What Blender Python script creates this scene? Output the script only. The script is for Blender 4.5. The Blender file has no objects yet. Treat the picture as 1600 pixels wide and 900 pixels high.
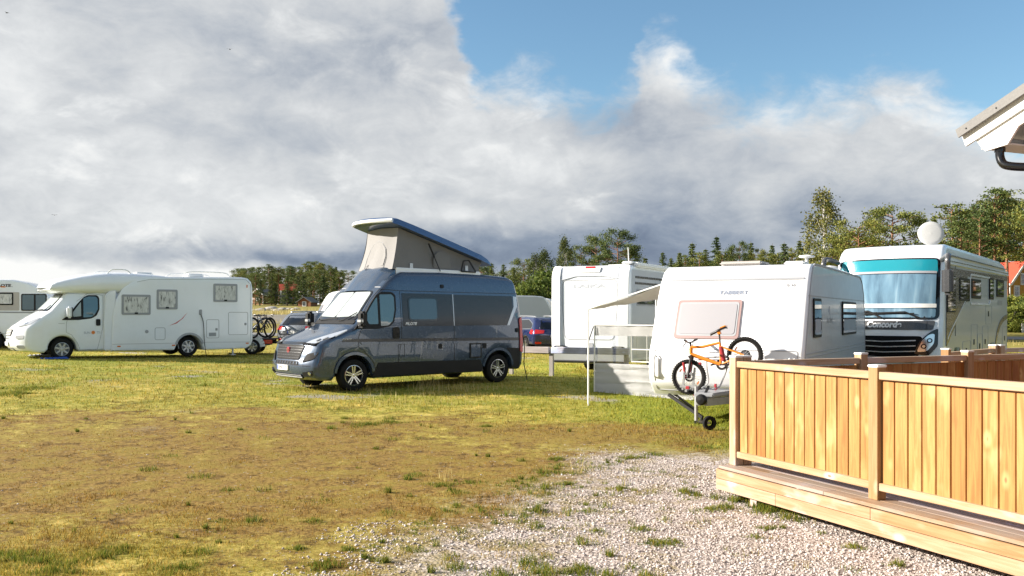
import bpy, bmesh, math, random
import numpy as np
from mathutils import Vector, Matrix, noise
R = math.radians
PI = math.pi
random.seed(7)
rng = np.random.default_rng(11)
S = bpy.context.scene
C = S.collection

# ------------------------------------------------------------------ camera
EYE = 1.75
cam = bpy.data.objects.new('camera', bpy.data.cameras.new('camera'))
C.objects.link(cam)
cam.location = (0, 0, EYE)
cam.rotation_euler = (R(90), 0, 0)
cam.data.sensor_width = 36
cam.data.lens = 36 * 1400 / 1600
cam.data.shift_y = 42 / 1600
cam.data.clip_start = 0.05
cam.data.clip_end = 6000
S.camera = cam
S.render.resolution_x = 1024
S.render.resolution_y = 576
S.view_settings.view_transform = 'Standard'
S.view_settings.look = 'None'
S.view_settings.exposure = 1.25
S.view_settings.gamma = 1
S.view_settings.use_curve_mapping = False
EXPO = 2.34

# ------------------------------------------------------------------ sun and sky
SUN_EL = R(23)
SUN_DIR = Vector((-1.0, 0.03, math.tan(SUN_EL))).normalized()      # towards the sun
sun = bpy.data.objects.new('sun', bpy.data.lights.new('sun', 'SUN'))
C.objects.link(sun)
sun.data.energy = 5.0
sun.data.angle = R(0.6)
sun.data.color = (1.0, 0.92, 0.81)
sun.rotation_euler = (-SUN_DIR).to_track_quat('-Z', 'Y').to_euler()

W = bpy.data.worlds.new('World')
S.world = W
W.use_nodes = True
nt = W.node_tree
nt.nodes.clear()


class NB:
    """small helper to write node maths as expressions"""
    def __init__(self, nt): self.nt = nt
    def n(self, t, **kw):
        x = self.nt.nodes.new(t)
        for k, v in kw.items(): setattr(x, k, v)
        return x
    def set(self, sock, v):
        if isinstance(v, bpy.types.NodeSocket): self.nt.links.new(v, sock)
        elif isinstance(v, (tuple, list)) and len(v) == 3 and sock.type == 'RGBA': sock.default_value = (*v, 1)
        else: sock.default_value = v
    def m(self, op, a, b=0.0, c=0.0, clamp=False):
        x = self.n('ShaderNodeMath', operation=op, use_clamp=clamp)
        self.set(x.inputs[0], a); self.set(x.inputs[1], b)
        if len(x.inputs) > 2: self.set(x.inputs[2], c)
        return x.outputs[0]
    def add(self, a, b): return self.m('ADD', a, b)
    def sub(self, a, b): return self.m('SUBTRACT', a, b)
    def mul(self, a, b): return self.m('MULTIPLY', a, b)
    def ss(self, v, lo, hi, a=0.0, b=1.0, kind='SMOOTHSTEP'):
        x = self.n('ShaderNodeMapRange', interpolation_type=kind)
        for i, q in enumerate((v, lo, hi, a, b)): self.set(x.inputs[i], q)
        return x.outputs[0]
    def mix(self, f, a, b, blend='MIX'):
        x = self.n('ShaderNodeMix', data_type='RGBA', blend_type=blend)
        self.set(x.inputs[0], f); self.set(x.inputs[6], a); self.set(x.inputs[7], b)
        return x.outputs[2]
    def noise(self, vec, scale, detail=4, rough=0.55, out=0, dist=0.0, dim='3D', norm=True):
        x = self.n('ShaderNodeTexNoise', noise_dimensions=dim)
        x.normalize = norm
        if vec is not None: self.set(x.inputs['Vector'], vec)
        x.inputs['Scale'].default_value = scale; x.inputs['Detail'].default_value = detail
        x.inputs['Roughness'].default_value = rough; x.inputs['Distortion'].default_value = dist
        return x.outputs[out]
    def sepxyz(self, v):
        x = self.n('ShaderNodeSeparateXYZ'); self.set(x.inputs[0], v); return x.outputs
    def comb(self, a, b, c=0.0):
        x = self.n('ShaderNodeCombineXYZ')
        self.set(x.inputs[0], a); self.set(x.inputs[1], b); self.set(x.inputs[2], c); return x.outputs[0]
    def vmul(self, v, t):
        x = self.n('ShaderNodeVectorMath', operation='MULTIPLY'); self.set(x.inputs[0], v); x.inputs[1].default_value = t
        return x.outputs[0]
    def vadd(self, v, t):
        x = self.n('ShaderNodeVectorMath', operation='ADD'); self.set(x.inputs[0], v); self.set(x.inputs[1], t)
        return x.outputs[0]
    def ramp(self, f, stops, interp='LINEAR'):
        x = self.n('ShaderNodeValToRGB'); x.color_ramp.interpolation = interp
        el = x.color_ramp.elements
        while len(el) < len(stops): el.new(0.5)
        for e, (p, c) in zip(el, stops):
            e.position = p; e.color = (*c, 1) if len(c) == 3 else c
        self.set(x.inputs[0], f)
        return x.outputs[0]


def srgb(r, g, b):
    f = lambda c: (c / 255 / 12.92) if c / 255 < 0.04045 else ((c / 255 + 0.055) / 1.055) ** 2.4
    return (f(r), f(g), f(b))


def build_sky():
    b = NB(nt)
    tc = b.n('ShaderNodeTexCoord')
    d = tc.outputs['Generated']
    x, y, z = b.sepxyz(d)
    az = b.m('ARCTAN2', x, y)                       # bearing from +Y, radians
    el = b.m('ARCSINE', z)
    # stretch noise sideways: clouds are flat layers seen at a low angle
    p = b.comb(az, b.mul(el, 1.7), 0.0)
    warp = b.noise(p, 7.0, 5, 0.6, out=1)
    wz = b.sepxyz(warp)
    azw = b.add(az, b.mul(b.sub(wz[0], 0.5), 0.10))
    elw = b.add(el, b.mul(b.sub(wz[1], 0.5), 0.055))
    n1 = b.noise(p, 4.5, 8, 0.6, dist=0.3)
    n2 = b.noise(p, 17.0, 7, 0.62, dist=0.5)
    # upper edge of the cloud bank, by bearing (float curve over -0.6..0.75 rad)
    A0, A1, E1 = -0.62, 0.75, 0.42
    pts = [(-800, -200), (-160, -180), (-120, -110), (-95, -30), (-80, 30), (-68, 80), (-52, 112), (-28, 104), (0, 108), (60, 122), (125, 140), (185, 118),
           (205, 60), (245, 44), (275, 66), (300, 98), (350, 135), (420, 142), (500, 138), (560, 108), (620, 112), (680, 150), (740, 185), (900, 215)]
    fc = b.n('ShaderNodeFloatCurve')
    cu = fc.mapping.curves[0]
    seen = []
    last = -1
    for px, py in pts:
        a = math.atan2(px, 1400); e = math.atan2(492 - py, math.hypot(px, 1400))
        u = (a - A0) / (A1 - A0); v = min(1, e / E1)
        if u <= last + 0.002: u = last + 0.002
        last = u
        seen.append((min(max(u, 0), 1), v))
    cu.points[0].location = seen[0]; cu.points[1].location = seen[-1]
    for q in seen[1:-1]:
        pt = cu.points.new(*q)
    for pt in cu.points: pt.handle_type = 'AUTO'
    fc.mapping.update()
    b.set(fc.inputs['Value'], b.ss(azw, A0, A1, kind='LINEAR'))
    edge = b.mul(fc.outputs[0], E1)
    # behind the camera and high above: broken cloud from noise alone
    n3 = b.noise(p, 42.0, 5, 0.6)
    dens = b.ss(b.add(b.sub(edge, elw), b.add(b.mul(b.sub(n2, 0.5), 0.09), b.mul(b.sub(n3, 0.5), 0.035))), -0.018, 0.055)
    high = b.ss(el, 0.36, 0.50)
    n_hi = b.ss(b.noise(b.vmul(d, (1.6, 1.6, 3.0)), 1.6, 6, 0.6), 0.40, 0.60)
    dens = b.add(b.mul(dens, b.sub(1.0, high)), b.mul(n_hi, high))
    # brightness
    def blob(px, py, sx, sy, amp):
        a0 = math.atan2(px - 800, 1400); e0 = math.atan2(492 - py, math.hypot(px - 800, 1400))
        u = b.m('DIVIDE', b.sub(azw, a0), sx / 1400); v = b.m('DIVIDE', b.sub(elw, e0), sy / 1400)
        q = b.add(b.mul(u, u), b.mul(v, v))
        return b.mul(b.m('EXPONENT', b.mul(q, -1.0)), amp)
    blobs = [(120, 90, 130, 70, .10), (560, 60, 260, 70, -.17), (380, 170, 260, 60, -.06), (90, 150, 90, 40, -.10),
             (560, 115, 120, 30, -.06), (240, 30, 260, 40, -.05), (480, 170, 90, 22, .08), (650, 190, 160, 40, .04),
             (300, 290, 330, 60, .05), (800, 260, 120, 40, .05), (930, 235, 60, 32, .20), (712, 336, 42, 14, .24),
             (970, 165, 110, 35, -.20), (960, 210, 110, 40, -.26), (1010, 285, 120, 40, -.16), (1062, 110, 55, 55, .22), (1050, 62, 35, 22, .12),
             (1200, 175, 38, 22, .22), (1120, 200, 70, 20, .05), (1290, 140, 35, 18, .12), (1420, 160, 110, 60, -.10), (1180, 150, 90, 25, -.08),
             (1350, 240, 200, 60, .02), (1540, 165, 40, 18, .10), (900, 140, 60, 14, .10),
             (1100, 350, 330, 45, -.30), (960, 400, 230, 38, -.40), (680, 385, 170, 26, -.20), (880, 340, 60, 40, .10),
             (430, 402, 300, 16, -.32), (250, 385, 200, 14, -.12), (90, 415, 220, 16, .14), (560, 412, 140, 14, -.34),
             (200, 434, 330, 14, .45), (1450, 330, 180, 50, -.04)]
    n4 = b.noise(b.vadd(p, (3.7, 1.9, 0.0)), 10.0, 7, 0.58, dist=0.8)
    puff = b.mul(b.ss(n4, 0.50, 0.68), b.ss(n1, 0.42, 0.60))
    br = b.add(0.64, b.add(b.mul(b.sub(n1, 0.5), 0.90), b.add(b.mul(b.sub(n2, 0.5), 0.42), b.add(b.mul(puff, 0.20), b.mul(b.sub(n3, 0.5), 0.10)))))
    for q in blobs: br = b.add(br, blob(*q))
    # bright rims where the bank is thin
    rim = b.mul(b.mul(dens, b.sub(1.0, dens)), 0.25)
    br = b.m('ADD', br, rim, clamp=True)
    cloud = b.ramp(br, [(0.0, srgb(104, 118, 142)), (0.22, srgb(142, 154, 172)), (0.45, srgb(186, 192, 200)), (0.62, srgb(210, 213, 216)), (0.78, srgb(230, 232, 233)), (1.0, srgb(252, 252, 250))])
    sky = b.n('ShaderNodeTexSky', sky_type='NISHITA')
    sky.sun_disc = False
    sky.sun_elevation = SUN_EL
    sky.sun_rotation = math.atan2(SUN_DIR.x, SUN_DIR.y)
    sky.air_density = 1.0; sky.dust_density = 0.6; sky.ozone_density = 1.0
    bg1 = b.n('ShaderNodeBackground'); b.set(bg1.inputs[0], b.mix(1.0, sky.outputs[0], (0.80, 1.00, 1.06), 'MULTIPLY')); bg1.inputs[1].default_value = 0.070
    bg2 = b.n('ShaderNodeBackground'); b.set(bg2.inputs[0], cloud); bg2.inputs[1].default_value = 1.0 / EXPO
    mx = b.n('ShaderNodeMixShader')
    b.set(mx.inputs[0], b.mul(dens, 0.985)); nt.links.new(bg1.outputs[0], mx.inputs[1]); nt.links.new(bg2.outputs[0], mx.inputs[2])
    out = b.n('ShaderNodeOutputWorld')
    nt.links.new(mx.outputs[0], out.inputs[0])


build_sky()
W.cycles.sampling_method = 'MANUAL'
W.cycles.sample_map_resolution = 512
S.cycles.max_bounces = 6
S.cycles.transparent_max_bounces = 12
S.cycles.sample_clamp_indirect = 6

# ------------------------------------------------------------------ materials
MATS = {}


def new_mat(name):
    m = bpy.data.materials.new(name); m.use_nodes = True
    t = m.node_tree; bs = t.nodes['Principled BSDF']
    return m, NB(t), bs


def paint(name, col, rough=0.35, metal=0.0, coat=0.0, dirt=0.12, scale=2.0, spec=0.5, bump=0.0, dirtcol=None, coat_r=0.05):
    """a surface of one colour with slight uneven wear"""
    if name in MATS: return MATS[name]
    m, b, bs = new_mat(name)
    tc = b.n('ShaderNodeTexCoord')
    n = b.noise(tc.outputs['Object'], scale, 6, 0.6)
    n2 = b.noise(tc.outputs['Object'], scale * 9, 3, 0.6)
    dc = dirtcol or tuple(c * 0.55 for c in col)
    f = b.mul(b.ss(b.add(b.mul(n, 0.7), b.mul(n2, 0.3)), 0.42, 0.75), dirt)
    b.set(bs.inputs['Base Color'], b.mix(f, tuple(col), dc))
    b.set(bs.inputs['Roughness'], b.ss(n2, 0.2, 0.8, max(0.02, rough - 0.04), rough + 0.07, 'LINEAR'))
    bs.inputs['Metallic'].default_value = metal
    bs.inputs['Coat Weight'].default_value = coat
    bs.inputs['Coat Roughness'].default_value = coat_r
    bs.inputs['Specular IOR Level'].default_value = spec
    if bump:
        bp = b.n('ShaderNodeBump'); bp.inputs['Strength'].default_value = bump; bp.inputs['Distance'].default_value = 0.01
        b.set(bp.inputs['Height'], n2); b.set(bs.inputs['Normal'], bp.outputs[0])
    MATS[name] = m
    return m


def M(name): return MATS[name]


paint('white_gelcoat', (0.80, 0.83, 0.87), 0.22, coat=0.5, dirt=0.16, scale=0.8, dirtcol=(0.50, 0.49, 0.46))
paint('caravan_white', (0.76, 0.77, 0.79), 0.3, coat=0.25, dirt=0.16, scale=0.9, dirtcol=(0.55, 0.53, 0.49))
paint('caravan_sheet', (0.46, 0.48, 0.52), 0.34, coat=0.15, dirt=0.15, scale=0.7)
paint('liner_silver', (0.42, 0.45, 0.48), 0.3, metal=0.1, coat=0.2, dirt=0.05)
paint('liner_grey', (0.075, 0.075, 0.078), 0.25, metal=0.2, coat=0.25, dirt=0.05)
paint('grey_metallic', (0.042, 0.066, 0.108), 0.24, metal=0.35, coat=1.0, dirt=0.0, scale=1.2, coat_r=0.02)
paint('window_film', (0.016, 0.017, 0.021), 0.22, coat=0.1, dirt=0.0)
paint('blue_lid', (0.030, 0.075, 0.19), 0.4, metal=0.3, coat=0.7, dirt=0.1)
paint('black_plastic', (0.009, 0.009, 0.010), 0.55, dirt=0.25, dirtcol=(0.022, 0.020, 0.018), spec=0.3)
paint('grille_black', (0.003, 0.003, 0.004), 0.6, spec=0.15)
paint('lamp_clear', (0.55, 0.58, 0.62), 0.18, metal=0.25, coat=1.0, dirt=0.05)
paint('black_gloss', (0.006, 0.006, 0.007), 0.15, coat=0.3, dirt=0.1)
paint('rubber', (0.010, 0.010, 0.010), 0.8, dirt=0.3, scale=6, dirtcol=(0.035, 0.030, 0.024), spec=0.2, bump=0.3)
paint('alloy', (0.62, 0.63, 0.64), 0.22, metal=0.9, dirt=0.2)
paint('silver_plastic', (0.50, 0.51, 0.53), 0.3, metal=0.5, dirt=0.2)
paint('chrome', (0.75, 0.76, 0.78), 0.12, metal=1.0, dirt=0.05)
paint('zinc', (0.40, 0.41, 0.42), 0.45, metal=0.7, dirt=0.5, scale=7)
paint('white_metal', (0.78, 0.78, 0.76), 0.35, dirt=0.1)
paint('grey_trim', (0.30, 0.31, 0.33), 0.4, dirt=0.2)
paint('seam', (0.03, 0.03, 0.035), 0.7, dirt=0.2)
paint('seam_light', (0.36, 0.37, 0.39), 0.6, dirt=0.2)
paint('lamp_red', (0.50, 0.012, 0.012), 0.15, coat=0.6, dirt=0.1)
paint('lamp_orange', (0.65, 0.16, 0.02), 0.2, coat=0.5, dirt=0.1)
paint('badge_red', (0.32, 0.02, 0.05), 0.25, coat=0.6, dirt=0.1)
paint('number_white', (0.80, 0.80, 0.78), 0.45, dirt=0.1)
paint('eu_blue', (0.02, 0.08, 0.42), 0.4, dirt=0.1)
paint('ramp_blue', (0.02, 0.09, 0.45), 0.5, dirt=0.3)
paint('letter_dark', (0.05, 0.05, 0.06), 0.5, dirt=0.1)
paint('letter_grey', (0.26, 0.29, 0.36), 0.4, dirt=0.1)
paint('letter_light', (0.80, 0.80, 0.80), 0.3, dirt=0.1)
paint('letter_orange', (0.70, 0.20, 0.03), 0.4, dirt=0.1)
paint('bike_orange', (0.72, 0.22, 0.015), 0.28, coat=0.6, dirt=0.1)
paint('bike_red', (0.35, 0.03, 0.04), 0.35, dirt=0.2)
paint('bike_dark', (0.022, 0.018, 0.020), 0.4, dirt=0.2)
paint('car_blue', (0.007, 0.018, 0.095), 0.22, metal=0.4, coat=1.0, dirt=0.06)
paint('car_silver', (0.20, 0.215, 0.24), 0.25, metal=0.6, coat=0.8, dirt=0.08)
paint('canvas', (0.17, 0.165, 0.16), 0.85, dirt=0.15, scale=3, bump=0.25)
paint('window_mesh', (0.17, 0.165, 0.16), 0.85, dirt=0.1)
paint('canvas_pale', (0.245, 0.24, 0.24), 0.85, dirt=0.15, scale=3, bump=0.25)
paint('awning_cloth', (0.46, 0.43, 0.40), 0.8, dirt=0.12)
paint('pale_cloth', (0.62, 0.62, 0.62), 0.8, dirt=0.15, scale=3)
paint('grey_cloth', (0.34, 0.37, 0.41), 0.8, dirt=0.25, scale=3)
paint('blind', (0.36, 0.35, 0.37), 0.35, coat=0.8, dirt=0.1, scale=1.5)
paint('foil_screen', (0.36, 0.40, 0.40), 0.42, coat=0.6, dirt=0.12, scale=1.5)
paint('pink_trim', (0.34, 0.23, 0.22), 0.5, dirt=0.2)
paint('dish_white', (0.48, 0.48, 0.47), 0.4, dirt=0.1)
paint('aged_timber', (0.36, 0.33, 0.30), 0.85, dirt=0.5, scale=4)
paint('teal_band', (0.01, 0.24, 0.30), 0.12, coat=0.8, dirt=0.05)
paint('house_yellow', (0.52, 0.26, 0.025), 0.8, dirt=0.2)
paint('house_brown', (0.22, 0.09, 0.04), 0.85, dirt=0.3)
paint('house_grey', (0.12, 0.12, 0.12), 0.85, dirt=0.3)
paint('roof_red', (0.48, 0.07, 0.035), 0.8, dirt=0.3)
paint('roof_grey', (0.14, 0.135, 0.13), 0.6, dirt=0.4, scale=5)
paint('bright_white', (0.76, 0.75, 0.72), 0.5, dirt=0.10, scale=3)
paint('stone_grey', (0.34, 0.32, 0.30), 0.9, dirt=0.5, scale=3)
paint('bird_dark', (0.03, 0.03, 0.03), 0.8)


def glassy(name, col, rough=0.04):
    m, b, bs = new_mat(name)
    bs.inputs['Base Color'].default_value = (*col, 1)
    bs.inputs['Roughness'].default_value = rough
    bs.inputs['Coat Weight'].default_value = 1.0
    bs.inputs['Coat Roughness'].default_value = 0.02
    bs.inputs['IOR'].default_value = 1.6
    MATS[name] = m


glassy('dark_glass', (0.012, 0.016, 0.02))
glassy('tint_glass', (0.05, 0.10, 0.12))


def clear_glass(name, tint, fac):
    m, b, bs = new_mat(name)
    t = m.node_tree
    g = b.n('ShaderNodeBsdfGlossy'); g.inputs['Roughness'].default_value = 0.02; g.inputs['Color'].default_value = (0.95, 0.97, 1, 1)
    tr = b.n('ShaderNodeBsdfTransparent'); tr.inputs[0].default_value = (*tint, 1)
    fr = b.n('ShaderNodeFresnel'); fr.inputs[0].default_value = 1.55
    mx = b.n('ShaderNodeMixShader')
    b.set(mx.inputs[0], b.m('ADD', fr.outputs[0], fac, clamp=True))
    t.links.new(tr.outputs[0], mx.inputs[1]); t.links.new(g.outputs[0], mx.inputs[2])
    t.links.new(mx.outputs[0], t.nodes['Material Output'].inputs[0])
    MATS[name] = m


clear_glass('clear_glass', (0.80, 0.90, 0.95), 0.05)
clear_glass('lamp_glass', (0.92, 0.94, 0.96), 0.12)
clear_glass('clear_film', (0.86, 0.88, 0.90), 0.10)


def curtain_mat():
    m, b, bs = new_mat('curtain')
    tc = b.n('ShaderNodeTexCoord')
    n = b.noise(b.vmul(tc.outputs['Object'], (1.5, 4.5, 0.8)), 1.1, 4, 0.5, dist=0.5)
    b.set(bs.inputs['Base Color'], b.ramp(n, [(0.3, (0.05, 0.11, 0.17)), (0.55, (0.13, 0.24, 0.33)), (0.8, (0.30, 0.42, 0.50))]))  # cloth tone and the windscreen's soft blue reflections painted together
    bs.inputs['Roughness'].default_value = 0.9
    bs.inputs['Coat Weight'].default_value = 0.7; bs.inputs['Coat Roughness'].default_value = 0.03
    MATS['curtain'] = m
    m, b, bs = new_mat('net_curtain')
    tc = b.n('ShaderNodeTexCoord')
    n = b.noise(b.vmul(tc.outputs['Object'], (9, 3, 2.5)), 1.8, 5, 0.65, dist=0.6)
    b.set(bs.inputs['Base Color'], b.ramp(n, [(0.36, (0.10, 0.10, 0.10)), (0.47, (0.55, 0.55, 0.53)), (0.75, (0.75, 0.75, 0.73))]))
    bs.inputs['Roughness'].default_value = 0.8
    bs.inputs['Coat Weight'].default_value = 1.0; bs.inputs['Coat Roughness'].default_value = 0.03
    MATS['net_curtain'] = m


curtain_mat()


def wood_mat(name, light, dark, knot, axis='z', grain=1.0, grey=0.0):
    """planed softwood: grain lines along one axis, knots, each board its own tone"""
    m, b, bs = new_mat(name)
    tc = b.n('ShaderNodeTexCoord')
    oi = b.n('ShaderNodeObjectInfo')
    v = tc.outputs['Object']
    geo = b.n('ShaderNodeNewGeometry')
    rnd = b.m('FRACT', b.add(geo.outputs['Random Per Island'], b.mul(oi.outputs['Random'], 7.31)))
    sc = {'z': (14, 14, 0.9), 'x': (0.9, 14, 14), 'y': (14, 0.9, 14)}[axis]
    off = b.comb(b.mul(rnd, 37.0), b.mul(rnd, 91.0), b.mul(b.add(rnd, oi.outputs['Random']), 53.0))
    vv = b.vadd(v, off)
    g = b.noise(b.vmul(vv, sc), 2.2 * grain, 6, 0.6, dist=0.7)
    vo = b.n('ShaderNodeTexVoronoi'); vo.inputs['Scale'].default_value = 1.0
    ksc = {'z': (5.0, 5.0, 2.6), 'x': (2.6, 5.0, 5.0), 'y': (5.0, 2.6, 5.0)}[axis]
    b.set(vo.inputs['Vector'], b.vmul(vv, ksc))
    kn = b.ss(vo.outputs['Distance'], 0.035, 0.075, 1.0, 0.0)
    ring = b.ss(vo.outputs['Distance'], 0.08, 0.22, 1.0, 0.0)
    col = b.mix(b.ss(g, 0.35, 0.68), light, dark)
    n5 = b.noise(b.vmul(vv, ksc), 0.9, 3, 0.5)
    col = b.mix(b.mul(b.add(ring, b.mul(b.ss(n5, 0.55, 0.70), 0.8)), 0.55), col, tuple(min(1, c * q) for c, q in zip(light, (1.35, 1.75, 2.8))))
    col = b.mix(b.mul(kn, 0.8), col, knot)
    tone = b.comb(b.ss(rnd, 0, 1, 0.84, 1.12, 'LINEAR'), b.ss(rnd, 0, 1, 0.74, 1.28, 'LINEAR'), b.ss(rnd, 0, 1, 0.60, 1.80, 'LINEAR'))
    col = b.mix(1.0, col, tone, 'MULTIPLY')
    if grey:
        n3 = b.noise(v, 3.0, 5, 0.6)
        col = b.mix(b.mul(b.ss(n3, 0.35, 0.65), grey), col, (0.30, 0.27, 0.24))
    b.set(bs.inputs['Base Color'], col)
    bs.inputs['Roughness'].default_value = 0.62
    bp = b.n('ShaderNodeBump'); bp.inputs['Strength'].default_value = 0.25; bp.inputs['Distance'].default_value = 0.004
    b.set(bp.inputs['Height'], g); b.set(bs.inputs['Normal'], bp.outputs[0])
    MATS[name] = m


wood_mat('pine_upright', (0.39, 0.190, 0.040), (0.29, 0.112, 0.017), (0.20, 0.07, 0.02), 'z')
wood_mat('pine_post', (0.40, 0.255, 0.125), (0.33, 0.185, 0.072), (0.26, 0.11, 0.04), 'z')
wood_mat('pine_rail', (0.44, 0.29, 0.15), (0.37, 0.22, 0.095), (0.24, 0.11, 0.05), 'x')
wood_mat('pine_fascia', (0.42, 0.27, 0.135), (0.34, 0.185, 0.075), (0.28, 0.13, 0.06), 'x')
wood_mat('pine_deck', (0.40, 0.30, 0.22), (0.30, 0.20, 0.13), (0.18, 0.10, 0.06), 'x', grey=0.5)


def smoothstep(v, a, b):
    t = np.clip((v - a) / (b - a), 0, 1)
    return t * t * (3 - 2 * t)


def ground_h(x, y):
    """height of the camping field: a slight rise to the left, higher land far off"""
    x = np.asarray(x, float); y = np.asarray(y, float)
    side = np.clip((2.6 - x) / 17.5, 0, 1.4)
    near = smoothstep(y, 7, 17)
    h = near * side * 0.42
    h = h + 0.13 * smoothstep(y, 16, 24) * smoothstep(x, -6, 1) * smoothstep(-x, -9, -2.5)
    h = h + 1.7 * smoothstep(y, 46, 140) + 2.2 * smoothstep(y, 140, 235)
    return h


def gh(x, y): return float(ground_h(x, y))


def field_nodes(b, pos):
    """colour of turf, bare soil and gravel by place; returns colour, gravel amount, bare amount"""
    x, y, z = b.sepxyz(pos)
    n_big = b.noise(pos, 0.55, 5, 0.6)
    n_mid = b.noise(pos, 2.3, 6, 0.65)
    n_fine = b.noise(pos, 26.0, 4, 0.7)
    n_pat = b.noise(pos, 7.5, 5, 0.7)
    nn = b.sub(b.add(b.mul(n_big, 1.2), b.mul(n_mid, 0.8)), 1.0)
    dA = b.mul(b.sub(x, b.add(-1.05, b.mul(b.sub(y, 6.0), 0.40))), 0.9)
    dB = b.sub(b.add(11.45, b.mul(b.sub(x, 1.5), 0.10)), y)
    dg = b.m('MINIMUM', dA, dB)
    gravel = b.ss(b.add(b.add(dg, b.mul(nn, 2.0)), b.mul(b.sub(n_pat, 0.5), 2.2)), -0.5, 0.7)
    # bare brown ground left of the middle
    ex = b.m('DIVIDE', b.sub(x, b.sub(-3.2, b.mul(b.sub(y, 10.0), 0.25))), 5.6); ey = b.m('DIVIDE', b.sub(y, 10.6), 4.6)
    r2 = b.add(b.mul(ex, ex), b.mul(ey, ey))
    bare = b.ss(b.add(r2, b.add(b.mul(nn, 2.6), b.mul(b.sub(n_pat, 0.5), 1.6))), 1.55, 0.25)
    ex2 = b.m('DIVIDE', b.sub(x, 0.6), 2.6); ey2 = b.m('DIVIDE', b.sub(y, 13.0), 1.7)
    r3 = b.add(b.mul(ex2, ex2), b.mul(ey2, ey2))
    bare = b.m('MAXIMUM', bare, b.mul(b.ss(b.add(r3, b.mul(nn, 2.0)), 1.2, 0.3), 0.9))
    turf = b.ramp(b.add(b.add(b.mul(n_mid, 0.35), b.mul(n_pat, 0.35)), b.mul(n_fine, 0.30)), [(0.38, (0.058, 0.074, 0.009)), (0.49, (0.275, 0.245, 0.032)), (0.61, (0.60, 0.46, 0.14))])
    lush = b.mul(b.mul(b.ss(x, 0.2, 2.6), b.ss(y, 10.5, 12.0)), b.ss(y, 30, 20))
    lush = b.m('MAXIMUM', lush, b.mul(b.mul(b.ss(n_big, 0.45, 0.56), 0.75), b.ss(b.m('ABSOLUTE', b.sub(y, 24.0)), 12, 3)))
    turf = b.mix(b.mul(lush, 0.75), turf, b.ramp(n_fine, [(0.38, (0.055, 0.100, 0.008)), (0.62, (0.27, 0.32, 0.026))]))
    soil = b.ramp(b.add(b.add(b.mul(n_mid, 0.3), b.mul(n_pat, 0.35)), b.mul(n_fine, 0.35)), [(0.38, (0.040, 0.024, 0.008)), (0.49, (0.235, 0.145, 0.038)), (0.62, (0.50, 0.34, 0.12))])
    mossy = b.mul(b.ss(b.add(b.mul(n_mid, 0.6), b.mul(n_pat, 0.4)), 0.45, 0.56), 0.75)
    soil = b.mix(mossy, soil, b.mix(n_fine, (0.105, 0.084, 0.012), (0.29, 0.205, 0.034)))
    col = b.mix(bare, turf, soil)
    return col, gravel, bare, (n_big, n_mid, n_fine, dg)
def ground_mat():
    m, b, bs = new_mat('field_ground')
    geo = b.n('ShaderNodeNewGeometry')
    pos = geo.outputs['Position']
    col, gravel, bare, (nb, nm, nf, dg) = field_nodes(b, pos)
    x, y, z = b.sepxyz(pos)
    vo = b.n('ShaderNodeTexVoronoi'); b.set(vo.inputs['Vector'], pos); vo.inputs['Scale'].default_value = 38.0
    st = b.sepxyz(vo.outputs['Color'])[0]
    gcol = b.ramp(st, [(0.0, (0.24, 0.19, 0.165)), (0.35, (0.39, 0.33, 0.29)), (0.7, (0.48, 0.41, 0.37)), (1.0, (0.60, 0.54, 0.50))])
    gcol = b.mix(b.mul(b.ss(b.sub(nm, b.mul(dg, 0.05)), 0.42, 0.56), 0.7), gcol, b.mix(nf, (0.13, 0.10, 0.03), (0.33, 0.25, 0.08)))
    # scattered small stones and grit in the bare soil
    vs = b.n('ShaderNodeTexVoronoi'); b.set(vs.inputs['Vector'], pos); vs.inputs['Scale'].default_value = 17.0
    pick = b.ss(b.sepxyz(vs.outputs['Color'])[1], 0.80, 0.84)
    peb = b.mul(b.mul(b.ss(vs.outputs['Distance'], 0.30, 0.16, 0, 1), pick), bare)
    col = b.mix(b.mul(peb, 0.8), col, (0.30, 0.25, 0.20))
    col = b.mix(gravel, col, gcol)
    # worn grey gravel patches on the pitches
    wear = b.mul(b.ss(b.noise(b.vadd(pos, (31.0, 7.0, 0.0)), 0.42, 5, 0.6), 0.60, 0.68), b.ss(y, 12, 15))
    col = b.mix(b.mul(wear, 0.8), col, b.mix(st, (0.20, 0.18, 0.16), (0.42, 0.39, 0.36)))
    # far meadow: drier
    far = b.ss(y, 38, 60)
    col = b.mix(b.mul(far, 0.7), col, b.mix(nb, (0.13, 0.12, 0.03), (0.30, 0.24, 0.08)))
    b.set(bs.inputs['Base Color'], col)
    bs.inputs['Roughness'].default_value = 0.95
    bs.inputs['Specular IOR Level'].default_value = 0.15
    bp = b.n('ShaderNodeBump'); bp.inputs['Strength'].default_value = 0.6; bp.inputs['Distance'].default_value = 0.02
    b.set(bp.inputs['Height'], b.add(b.mul(nf, 0.7), b.add(nm, b.mul(b.mul(vo.outputs['Distance'], -1.0), gravel))))
    b.set(bs.inputs['Normal'], bp.outputs[0])
    return m


def link(name, me, mat=None, parent=None):
    o = bpy.data.objects.new(name, me); C.objects.link(o)
    if mat is not None: me.materials.append(mat)
    if parent is not None: o.parent = parent
    return o


def mesh_from(name, verts, faces):
    me = bpy.data.meshes.new(name)
    verts = np.asarray(verts, dtype=np.float32); faces = np.asarray(faces, dtype=np.int32)
    k = faces.shape[1]
    me.vertices.add(len(verts)); me.vertices.foreach_set('co', verts.ravel())
    me.loops.add(faces.size); me.loops.foreach_set('vertex_index', faces.ravel())
    me.polygons.add(len(faces)); me.polygons.foreach_set('loop_start', np.arange(0, faces.size, k, dtype=np.int32))
    me.polygons.foreach_set('loop_total', np.full(len(faces), k, dtype=np.int32))
    me.update(calc_edges=True)
    return me


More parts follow.
